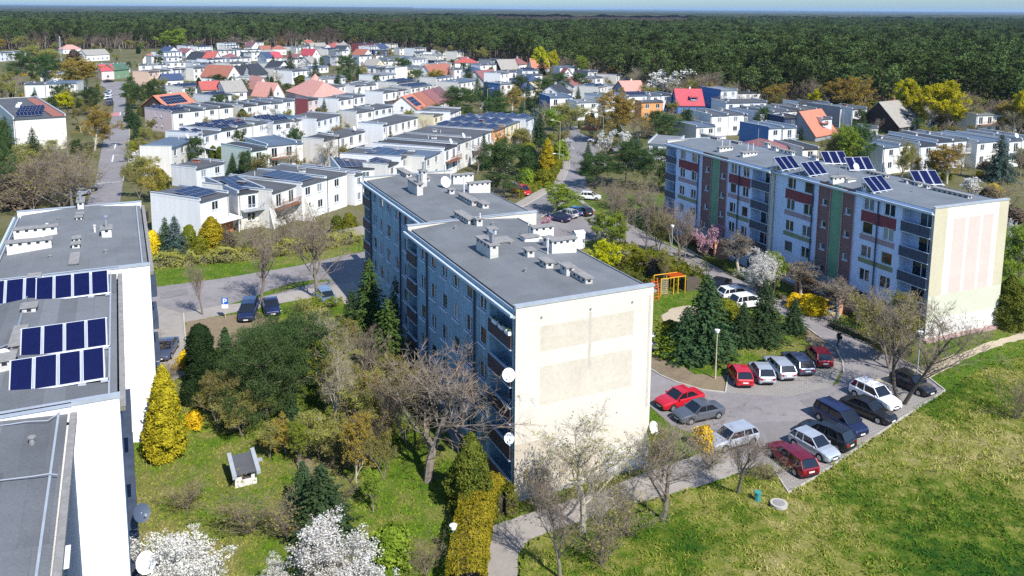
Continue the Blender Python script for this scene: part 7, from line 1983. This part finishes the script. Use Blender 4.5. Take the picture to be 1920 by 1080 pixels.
# ------------------------------------------------------------------ street furniture and small structures
m_teal = plain("teal_paint", (0.05, 0.25, 0.24), .6, .1); m_wood = plain("pale_wood_pole", (0.5, 0.42, 0.28), .8, .15, 2.0)
m_signb, n_, b_ = new_mat("sign_blue"); b_.inputs["Base Color"].default_value = (0.01, 0.12, 0.5, 1)
m_signw, n_, b_ = new_mat("sign_white"); b_.inputs["Base Color"].default_value = (0.8, 0.8, 0.8, 1)
def lamp_post(bx, by, ty, where, style='arm', m=None, az=0.0):
    p = at(bx, by); h = rise(bx, by, ty); e = empty('street_lamp', p, az); m = m or m_metal
    b = MB(); b.tube((0, 0, 0), (0, 0, 1.2), .09, .08, 8); b.tube((0, 0, 1.2), (0, 0, h * .97), .06, .045, 8); b.build('pole', [m], e)
    l = MB()
    if style == 'arm':
        a = MB(); a.tube((0, 0, h * .96), (1.6, 0, h), .04, n=5); a.build('arm', [m], e); l.box(1.5, 2.1, -.12, .12, h - .06, h + .05)
    else:
        n = 10
        for j in range(5):
            for k in range(n):
                P = lambda i, q: (.2 * sin(pi * i / 5) * cos(2 * pi * q / n), .2 * sin(pi * i / 5) * sin(2 * pi * q / n), h + .05 - .22 * cos(pi * i / 5)); l.face([P(j, k), P(j, k + 1), P(j + 1, k + 1), P(j + 1, k)], 0, True)
        l.tube((0, 0, h + .2), (0, 0, h + .26), .26, .05, 10)
    l.build('lamp_head', [m_dish], e); tag(e, where, 'street lamp')
lamp_post(850, 1052, 990, 'teal garden lamp with globe head beside the thick yellow green hedge', 'globe', m_teal)
lamp_post(602, 848, 790, 'grey garden lamp with globe head beside the dirt path', 'globe')
lamp_post(1341, 710, 622, 'pale slender lamp post on the parking lawn beside the spruces', 'globe', m_wood)
lamp_post(1718, 720, 625, 'pale lamp post behind the tall forked leafless tree', 'globe')
lamp_post(1049, 309, 225, 'tall wooden street lamp on the inside of the curving road', 'arm', m_wood, pi)
lamp_post(1055, 346, 288, 'grey street lamp standing where the curving road forks', 'arm', None, pi)
lamp_post(1130, 285, 215, 'grey street lamp before the white blossoms of the curving road', 'arm', None, pi)
lamp_post(133, 372, 328, 'grey street lamp in the brown thicket by the left street', 'arm')
lamp_post(914, 213, 165, 'pale street lamp beside the sloping red roofs', 'arm', m_wood)
lamp_post(984, 212, 181, 'grey street lamp behind the terrace by the curving road', 'arm')
lamp_post(738, 160, 136, 'thin street lamp near the framed grey and white block', 'arm')
lamp_post(1258, 505, 425, 'white lamp post by the bollards of the walkway', 'globe')
lamp_post(925, 372, 325, 'pale pole before the big roadside pine', 'arm', m_wood)
def mast():
    p = at(115, 120); h = rise(115, 120, 72); e = empty('lattice_mast', p); b = MB()
    for k in range(4): a = pi / 4 + k * pi / 2; b.tube((.6 * cos(a), .6 * sin(a), 0), (.3 * cos(a), .3 * sin(a), h), .06, n=4)
    n = 14
    for j in range(n):
        for k in range(4):
            a0, a1 = pi / 4 + k * pi / 2, pi / 4 + (k + 1) * pi / 2; r0, r1 = .6 - .3 * j / n, .6 - .3 * (j + 1) / n
            b.tube((r0 * cos(a0), r0 * sin(a0), h * j / n), (r1 * cos(a1), r1 * sin(a1), h * (j + 1) / n), .035, n=3, caps=False)
    b.build('lattice', [m_alu], e); t = MB(); t.tube((0, 0, h), (0, 0, h + 1.2), .15, n=6); t.build('antenna', [m_dish], e)
    tag(e, 'pale lattice mast rising before the forest above the white hall', 'mast')
mast()
def parking_sign():
    p = at(423, 598); h = rise(423, 598, 558); e = empty('parking_sign', p, radians(2)); b = MB(); b.tube((0, 0, 0), (0, 0, h), .035, n=6); b.build('post', [m_wood], e)
    s = .72; b = MB(); b.box(-s / 2, s / 2, -.06, -.04, h - .75, h); bo = b.build('sign_board', [m_signb], e)
    l = MB(); x0 = -.2; l.box(x0, x0 + .12, -.075, -.062, h - .66, h - .1); l.box(x0 + .12, x0 + .3, -.075, -.062, h - .2, h - .1); l.box(x0 + .12, x0 + .3, -.075, -.062, h - .46, h - .36); l.box(x0 + .3, x0 + .42, -.075, -.062, h - .42, h - .14)
    l.build('letter_P', [m_signw], bo); b = MB(); b.box(-s / 2, s / 2, -.06, -.04, h - 1.25, h - .79); b.build('sign_board', [m_signw], e)
    tag(e, 'blue parking sign with white letter P and white plate below', 'sign')
parking_sign()
def kiosk():
    p = at(441, 916); p2 = at(482, 906); th = atan2(p2.y - p.y, p2.x - p.x); L = (p2 - p).length; e = empty('garden_kiosk', p, th); D = 1.7; h = 1.2
    b = MB(); b.wall((0, 0, 0), (1, 0, 0), L, 0, h, [(.5, L - .4, .5, 1.0, .12)], .12, inside=1); b.wall((L, 0, 0), (0, 1, 0), D, 0, h, [], .1); b.wall((L, D, 0), (-1, 0, 0), L, 0, h, [], .1); b.wall((0, D, 0), (0, -1, 0), D, 0, h, [], .1)
    b.build('wall', [m_chimw, m_dark], e)
    r = MB(); r.slabpoly([(-.1, -.3, h), (L + .1, -.3, h), (L + .1, D + .2, h + .4), (-.1, D + .2, h + .4)], .08); r.build('roof', [r_felt], e)
    for x in (-.22, L - .08):
        c = MB(); c.slabpoly([(x, -.5, h + .05), (x + .3, -.5, h + .05), (x + .3, D + .4, h + .55), (x, D + .4, h + .55)], .25); c.build('coping', [m_metal], e)
    c = MB(); c.box(L + .1, L + .6, D - .9, D - .5, 1.2, 1.3); c.build('ledge', [m_metal], e)
    tag(e, 'small white brick kiosk with grey sloping roof on the garden lawn', 'kiosk')
kiosk()
def bin_():
    p = at(1420, 943); e = empty('litter_bin', p, .5, .78); b = MB(); b.prism([(.28 * cos(pi * k / 4), .28 * sin(pi * k / 4)) for k in range(8)], .25, 1.0); b.build('body', [m_teal], e)
    l = MB(); l.prism([(.33 * cos(pi * k / 4), .33 * sin(pi * k / 4)) for k in range(8)], 1.0, 1.12); l.build('lid', [m_teal], e); q = MB(); q.tube((0, .3, 0), (0, .3, 1.2), .03); q.build('post', [m_metal], e)
    tag(e, 'green litter bin in the grass near the footpath tree', 'litter bin')
bin_()
def manhole():
    p = at(1460, 953); p.z = .22; e = empty('manhole_cover', p); b = MB(); b.prism([(.6 * cos(2 * pi * k / 20), .6 * sin(2 * pi * k / 20)) for k in range(20)], 0, .2); b.build('concrete_ring', [m_conc], e); c = MB(); c.prism([(.42 * cos(2 * pi * k / 20), .42 * sin(2 * pi * k / 20)) for k in range(20)], .2, .22); c.build('lid', [m_cap], e)
    tag(e, 'round pale concrete manhole slab in the meadow beside the green litter bin', 'manhole')
manhole()
def climbing_frame():
    p = at(1236, 556); q = at(1284, 549); th = atan2(q.y - p.y, q.x - p.x); e = empty('climbing_frame', p, th); O_ = plain("orange_play_paint", (.75, .13, .02), .5, .1); Y_ = plain("yellow_play_paint", (.75, .42, .03), .5, .1)
    L = (q - p).length; h = 2.2; b = MB()
    for x in (0.2, L * .55, L * .72, L):
        for y in (0, 1.6): b.tube((x, y, 0), (x, y, h), .06, n=6)
    b.tube((0.2, 0, h), (L, 0, h), .05); b.tube((.2, 1.6, h), (L, 1.6, h), .05); b.build('posts', [Y_], e)
    r = MB()
    for k in range(12): x = L * .5 + k * L * .5 / 11; r.tube((x, 0, h), (x, 1.6, h), .045, n=5)
    r.build('monkey_bars', [O_], e); n = MB()
    for k in range(8): x = .3 + k * L * .25 / 7; n.tube((x, 0, .2), (x, 0, h), .02, n=4); n.tube((.3, 0, .3 + k * .25), (.3 + L * .25, 0, .3 + k * .25), .02, n=4)
    n.build('rope_net', [m_wood], e); l = MB()
    for x in (-1.4, -.6): l.tube((x, -.9, 0), (x + .5, .4, h), .05, n=5); l.tube((x, 1.6, 0), (x + .5, .4, h), .05, n=5)
    for k in range(7): f = k / 7; l.tube((-1.4 + .5 * f, -.9 + 1.3 * f, h * f), (-.6 + .5 * f, -.9 + 1.3 * f, h * f), .035, n=4)
    l.build('ladder', [O_], e); tag(e, 'orange and yellow climbing frame with ladder on the playground', 'climbing frame')
climbing_frame()
def cabinet():
    p = at(1080, 468); e = empty('utility_cabinet', p, radians(24)); b = MB(); b.box(0, 1.5, 0, 1.3, 0, 2.4); b.build('body', [m_dishw], e)
    r = MB(); r.face([(-.08, -.08, 2.4), (1.58, -.08, 2.4), (1.58, .65, 2.7), (-.08, .65, 2.7)]); r.face([(1.58, 1.38, 2.4), (-.08, 1.38, 2.4), (-.08, .65, 2.7), (1.58, .65, 2.7)]); r.box(-.08, 1.58, -.08, 1.38, 2.32, 2.4); r.build('roof', [m_dishw], e)
    d = MB(); d.box(.3, 1.2, -.03, -.0, .1, 2.1); d.build('door', [m_frame], e); tag(e, 'white utility cabinet standing behind the right roof edge of the middle block', 'cabinet')
cabinet()
def shelter():
    p = at(1268, 442); e = empty('bin_shelter', p, radians(22)); b = MB(); b.box(0, 5, 0, 3.4, 0, 2.1); b.build('wall', [m_bal], e); r = MB(); r.box(-.3, 5.3, -.3, 3.7, 2.1, 2.3); r.build('roof', [m_pave], e); tag(e, 'brown bin shelter with pale flat roof left of the long block', 'shelter')
shelter()
def rail(px, label):
    P = [at(*q) for q in px]; e = empty('handrail', P[0]); b = MB()
    for a, c in zip(P, P[1:]):
        a, c = a - P[0], c - P[0]; n = max(1, int((c - a).length / 1.5))
        for k in range(n + 1): q = a.lerp(c, k / n); b.tube(q, q + Vector((0, 0, .95)), .025, n=5)
        for z_ in (.5, .95): b.tube(a + Vector((0, 0, z_)), c + Vector((0, 0, z_)), .025, n=5)
    b.build('rail', [m_metal], e); tag(e, label, 'handrail')
rail([(1553, 592), (1578, 584), (1598, 590)], 'grey metal handrail beside the entrance path of the long block')
def garden_wall(px, h, m, label, wd=.2):
    P = [at(*q) for q in px]; e = empty('garden_wall', P[0]); L, Rr = strip(P, wd, 0); b = MB()
    for i in range(len(P) - 1):
        f = lambda v: (v.x - P[0].x, v.y - P[0].y); b.prism([f(Rr[i]), f(Rr[i + 1]), f(L[i + 1]), f(L[i])], 0, h)
    b.build('wall', [m], e); tag(e, label, 'wall')
garden_wall([(612, 455), (650, 446), (690, 438)], 1.4, m_pave, 'pale concrete garden wall beside the left facade of the middle block')
garden_wall([(263, 430), (278, 412)], 1.6, m_bal, 'dark fence at the left corner of the near terrace')
def awning():
    p = at(415, 445); th = radians(62); e = empty('garden_pavilion', p, radians(60)); b = MB()
    for x, y in ((0, 0), (3.6, 0), (0, 3), (3.6, 3)): b.box(x, x + .1, y, y + .1, 0, 2.3)
    b.build('post', [m_frame], e); w_ = MB(); w_.box(.3, 3.5, 1.2, 3.0, 0, 2.0); w_.build('wall', [plain("orange_timber", (.5, .17, .05), .8, .2)], e)
    r = MB(); r.slabpoly([(-.4, -.4, 2.35), (4.1, -.4, 2.35), (4.1, 3.4, 2.7), (-.4, 3.4, 2.7)], .1); r.build('roof', [m_dishw], e); tag(e, 'garden pavilion with white awning roof and orange timber before the near terrace', 'pavilion')
awning()
for k, (px, py) in enumerate(((1249, 488), (1252, 490), (1256, 492))):
    b = MB(); b.tube((0, 0, 0), (0, 0, .9), .09, n=8); o = b.build('bollard', [m_trim]); o.location = at(px, py); tag(o, 'black bollard beside the walkway lamp post', 'bollard', 'bollards on the walkway')

# ------------------------------------------------------------------ the walker
def person():
    p = at(1571.7, 649); me = bpy.data.meshes.new('body')
    V = [(0, 0, .93), (0, 0, 1.12), (0, -.0, 1.32), (0, 0, 1.45), (0, -.01, 1.52), (0, -.02, 1.64), (0, -.01, 1.72),
         (-.1, 0, .88), (-.11, -.12, .5), (-.11, .02, .1), (-.11, -.13, .04), (.1, 0, .88), (.11, .12, .5), (.11, .26, .14), (.11, .14, .05),
         (-.19, 0, 1.4), (-.25, .06, 1.14), (-.24, -.08, .92), (-.235, -.12, .84), (.19, 0, 1.4), (.25, -.06, 1.14), (.23, -.16, .95), (.22, -.2, .87)]
    E_ = [(0, 1), (1, 2), (2, 3), (3, 4), (4, 5), (5, 6), (0, 7), (7, 8), (8, 9), (9, 10), (0, 11), (11, 12), (12, 13), (13, 14), (3, 15), (15, 16), (16, 17), (17, 18), (3, 19), (19, 20), (20, 21), (21, 22)]
    R = [.16, .15, .17, .12, .06, .1, .085, .1, .075, .05, .045, .1, .075, .05, .045, .075, .055, .045, .04, .075, .055, .045, .04]
    me.from_pydata(V, E_, []); tmp = bpy.data.objects.new('tmp_body', me); col.objects.link(tmp)
    sk = tmp.modifiers.new('s', 'SKIN'); sv = me.skin_vertices[0].data
    for i, r in enumerate(R): sv[i].radius = (r, r * .85)
    sv[0].use_root = True; sb = tmp.modifiers.new('sub', 'SUBSURF'); sb.levels = 1; sb.render_levels = 1
    dg = bpy.context.evaluated_depsgraph_get(); m2 = bpy.data.meshes.new_from_object(tmp.evaluated_get(dg)); bpy.data.objects.remove(tmp)
    m2.materials.clear()
    for m in (plain("skin", (.45, .27, .2), .6, .05), plain("dark_jacket", (.018, .02, .025), .8, .2), plain("grey_trousers", (.05, .052, .065), .85, .15), m_trim): m2.materials.append(m)
    for pl_ in m2.polygons:
        z_ = pl_.center.z; x_ = abs(pl_.center.x); pl_.use_smooth = True
        pl_.material_index = 0 if (z_ > 1.5 or (x_ > .2 and z_ < .93)) else (3 if z_ < .1 else (2 if z_ < .86 else 1))
    e = empty('person', p, radians(20)); link('body', m2, e)
    h = MB(); n = 8
    for j in range(3):
        for k in range(n):
            P = lambda i, q: (.098 * cos(2 * pi * q / n) * cos(i * pi / 6), .1 * sin(2 * pi * q / n) * cos(i * pi / 6), 1.65 + .11 * sin(i * pi / 6)); h.face([P(j, k), P(j, k + 1), P(j + 1, k + 1), P(j + 1, k)], 0, True)
    h.build('hair', [m_trim], e); b = MB(); b.box(.2, .38, -.12, .1, .78, 1.05); bo = b.build('bag', [m_trim]); bo.location = (p.x, p.y, 0); bo.rotation_euler = (0, 0, radians(20)); tag(bo, 'dark shoulder bag hanging at the side of the walking person', 'bag')
    tag(e, 'person in dark jacket and trousers walking on the grey walkway with a bag', 'person')
person()
# ------------------------------------------------------------------ further houses packed between the named ones
def more_houses():
    r = random.Random(31); C = []
    for o in list(col.objects):
        if o.parent is None and o.get("category") == 'house':
            w_ = [c for c in o.children if c.name.startswith('wall')]
            if w_: bb = w_[0].bound_box; M = Matrix.Translation(o.location) @ Matrix.Rotation(o.rotation_euler.z, 4, 'Z'); C.append((M, bb[6][0], bb[6][1], o))
    n = t_ = 0
    while n < 64 and t_ < 6000:
        t_ += 1; px = r.uniform(290, 1170) if r.random() < .85 else r.uniform(1345, 1900); lim = float(np.interp(px, fx, fy)); py = lim + 3 + (235 - lim) * r.random() ** 1.4 if px < 1180 else r.uniform(lim + 4, 262)
        if (px > 900 and py > 195 and px < 1180) or py > 212 and px < 900: continue
        p = at(px, py); L, D = r.uniform(8, 17), r.uniform(8, 10); th = radians(61 if px < 1180 else 14); cx, sx = cos(th), sin(th)
        cor = [Vector((p.x + a * cx - b * sx, p.y + a * sx + b * cx, 0)) for a in (-1.5, L / 2, L + 1.5) for b in (-2.5, D / 2, D + 1)]
        bad = any(inside(np.array([c.x]), np.array([c.y]), h_)[0] for h_ in HARD for c in cor[::2])
        for M, l2, d2, o in C:
            if bad: break
            Mi = M.inverted()
            if any(-1 < (Mi @ c).x < l2 + 1 and -2 < (Mi @ c).y < d2 + 1 for c in cor): bad = True
            M2 = (Matrix.Translation(p) @ Matrix.Rotation(th, 4, 'Z')).inverted()
            if any(-1 < (M2 @ (M @ Vector((a, b, 0)))).x < L + 1 and -2 < (M2 @ (M @ Vector((a, b, 0)))).y < D + 1 for a in (0, l2 / 2, l2) for b in (0, d2 / 2, d2)): bad = True
        if bad: continue
        best = min(C, key=lambda q: (q[3].location.xy - p.xy).length)[3]; wd = best['label'].split(' ')[:7]
        while wd[-1].rstrip(',') in ('of', 'the', 'with', 'from', 'in', 'left', 'right', 'and', 'a', 'by', 'beside', 'near', 'roof', 'behind', 'roofed'): wd.pop()
        near_ = ' '.join(wd).rstrip(',')
        if r.random() < .72:
            wl = r.choice('wwwwoo'); e = flat_house(p.x, p.y, th, L, D, r.choice((3.2, 5.6, 6.0)), WALLM[wl], ROOFM[r.choice('dklb')], r, r.choice(('', 'C', 'B', 'P')), 'small ' + WNAME[wl] + ' flat house beside the ' + near_, None)
        else:
            wl = r.choice('wwoc'); rl = r.choice('umsyynq'); e = pitched_house(p.x, p.y, th, L * .8, D, r.uniform(3, 4.5), r.uniform(2.6, 4), WALLM[wl], ROOFM[rl], r, 'C', 'small ' + WNAME[wl] + ' house with ' + RNAME[rl] + ' roof beside the ' + near_, None, r.choice('xxyh'))
        C.append((Matrix.Translation(p) @ Matrix.Rotation(th, 4, 'Z'), L, D, e)); n += 1
    by = {}
    for o in col.objects:
        if o.get('category') == 'house': by.setdefault(o['label'], []).append(o)
    for k_, l_ in by.items():
        if len(l_) > 1:
            for o in l_: o['group'] = 'houses: ' + k_
more_houses()
# ------------------------------------------------------------------ gardens between the houses
def infill():
    r = random.Random(77); boxes = []
    for o in list(col.objects):
        if o.parent is None and o.get("category") == 'house':
            w_ = [c for c in o.children if c.name.startswith('wall')]
            if not w_: continue
            bb = w_[0].bound_box; M = Matrix.Translation(o.location) @ Matrix.Rotation(o.rotation_euler.z, 4, 'Z')
            boxes.append((M.inverted(), bb[0][0] - 1.2, bb[6][0] + 1.2, bb[0][1] - 1.2, bb[6][1] + 1.2, o))
    roads = [MEAD] + HARD
    have = [(o.location.x, o.location.y) for o in col.objects if o.parent is None and o.get("category") in ('tree', 'bush')]
    kinds = [('olive_tree', 3.5, 7.5, .8), ('olive_tree', 3, 6, .9), ('pine', 5, 9, .6), ('spruce', 4, 9, .45), ('bare_tree', 4, 8, .8), ('far_blossom', 3, 5, .9), ('shrub', 1.2, 2.4, 1.1), ('round_bush', 1, 1.8, 1.1),
             ('brown_shrub', 1.2, 2.4, 1.2), ('fresh_tree', 3, 6, .8), ('green_column', 2, 4, .4), ('bare_shrub', 2, 4, 1.0), ('dark_column', 3, 6, .4), ('amber_tree', 4, 8, .7), ('pale_bare_tree', 4, 8, .7), ('forsythia', 1.2, 1.8, 1.1)]
    wts = [7, 7, 6, 6, 5, 2, 4, 3, 4, 3, 3, 5, 3, 2, 4, 1]; n = 0; tries = 0
    while n < 560 and tries < 16000:
        tries += 1
        px = r.uniform(-10, 1930); py = 84 + (345 - 84) * r.random() ** 1.25
        if py < np.interp(px, fx, fy) - 2 + r.uniform(-3, 0): continue
        if px > 1180 and py > 262 and px < 1700: continue
        if px > 640 and px < 1180 and py > 330: continue
        if px < 270 and py > 250 and r.random() < .7: continue
        p = at(px, py); a = np.array([p.x]), np.array([p.y])
        if any(inside(a[0], a[1], h_)[0] for h_ in roads): continue
        bad = False; best = None; bd = 1e9
        for Mi, x0, x1, y0, y1, ho in boxes:
            q = Mi @ p
            if x0 < q.x < x1 and y0 < q.y < y1: bad = True; break
            d_ = (ho.location.xy - p.xy).length
            if d_ < bd: bd, best = d_, ho
        if bad or any((p.x - x) ** 2 + (p.y - y) ** 2 < 4 for x, y in have): continue
        kind, h0, h1, ar = r.choices(kinds, wts)[0]; h = r.uniform(h0, h1); dist_ = p.length
        a_, b_, zt, rad, cn = r.choice(PROTO[kind]); sz = h / zt; sx = h * ar * .5 / rad * r.uniform(.8, 1.2)
        e = empty(NAMEOF[kind][0], (p.x, p.y, 0), r.uniform(0, 6.28)); e.scale = (sx, sx, sz); link('trunk', a_, e); link(cn, b_, e)
        wd = best['label'].split(' '); lab = best['label']
        lab = ' '.join(wd[:11]); nm = 'small ' if h < 3.5 else ''
        tag(e, (nm + LOOK[kind].split(' with')[0] + ' near ' + lab), NAMEOF[kind][1]); e['_k'] = 1
        have.append((p.x, p.y)); n += 1
    # equal descriptions form groups
    by = {}
    for o in col.objects:
        if '_k' in o.keys():
            del o['_k']; w_ = o['label'].split(' ')[:16]
            while w_[-1] in ('of', 'the', 'with', 'from', 'in', 'left', 'right', 'and', 'a', 'by', 'beside', 'near', 'roof,', 'behind'): w_.pop()
            o['label'] = ' '.join(w_).rstrip(','); by.setdefault(o['label'], []).append(o)
    for k_, l_ in by.items():
        if len(l_) > 1:
            for o in l_: o['group'] = 'garden plants: ' + k_
infill()
def understory():
    "bushes and saplings along the foot of the forest"
    r = random.Random(5); n = 0
    for i in range(170):
        px = r.uniform(-20, 1940); y0 = float(np.interp(px, fx, fy)); py = y0 + r.uniform(-2.5, 3.5) * (1 if px < 900 else 2.2)
        kind, h0, h1 = r.choices([('olive_tree', 6, 12), ('bare_tree', 7, 13), ('bare_shrub', 3, 6), ('fresh_tree', 5, 10), ('pale_bare_tree', 8, 13), ('brown_shrub', 3, 6), ('amber_tree', 7, 12)], [5, 5, 3, 1.5, 3, 3, 1.2])[0]
        p = at(px, py); a_, b_, zt, rad, cn = r.choice(PROTO[kind]); h = r.uniform(h0, h1); sz = h / zt; sx = h * r.uniform(.35, .55) / rad
        e = empty(NAMEOF[kind][0], (p.x, p.y, 0), r.uniform(0, 6.28)); e.scale = (sx, sx, sz); link('trunk', a_, e); link(cn, b_, e)
        side = 'left' if px < 640 else ('middle' if px < 1240 else 'right')
        tag(e, LOOK[kind] + ' at the foot of the forest, %s part' % side, NAMEOF[kind][1], '%ss at the forest foot, %s' % (LOOK[kind], side))
understory()
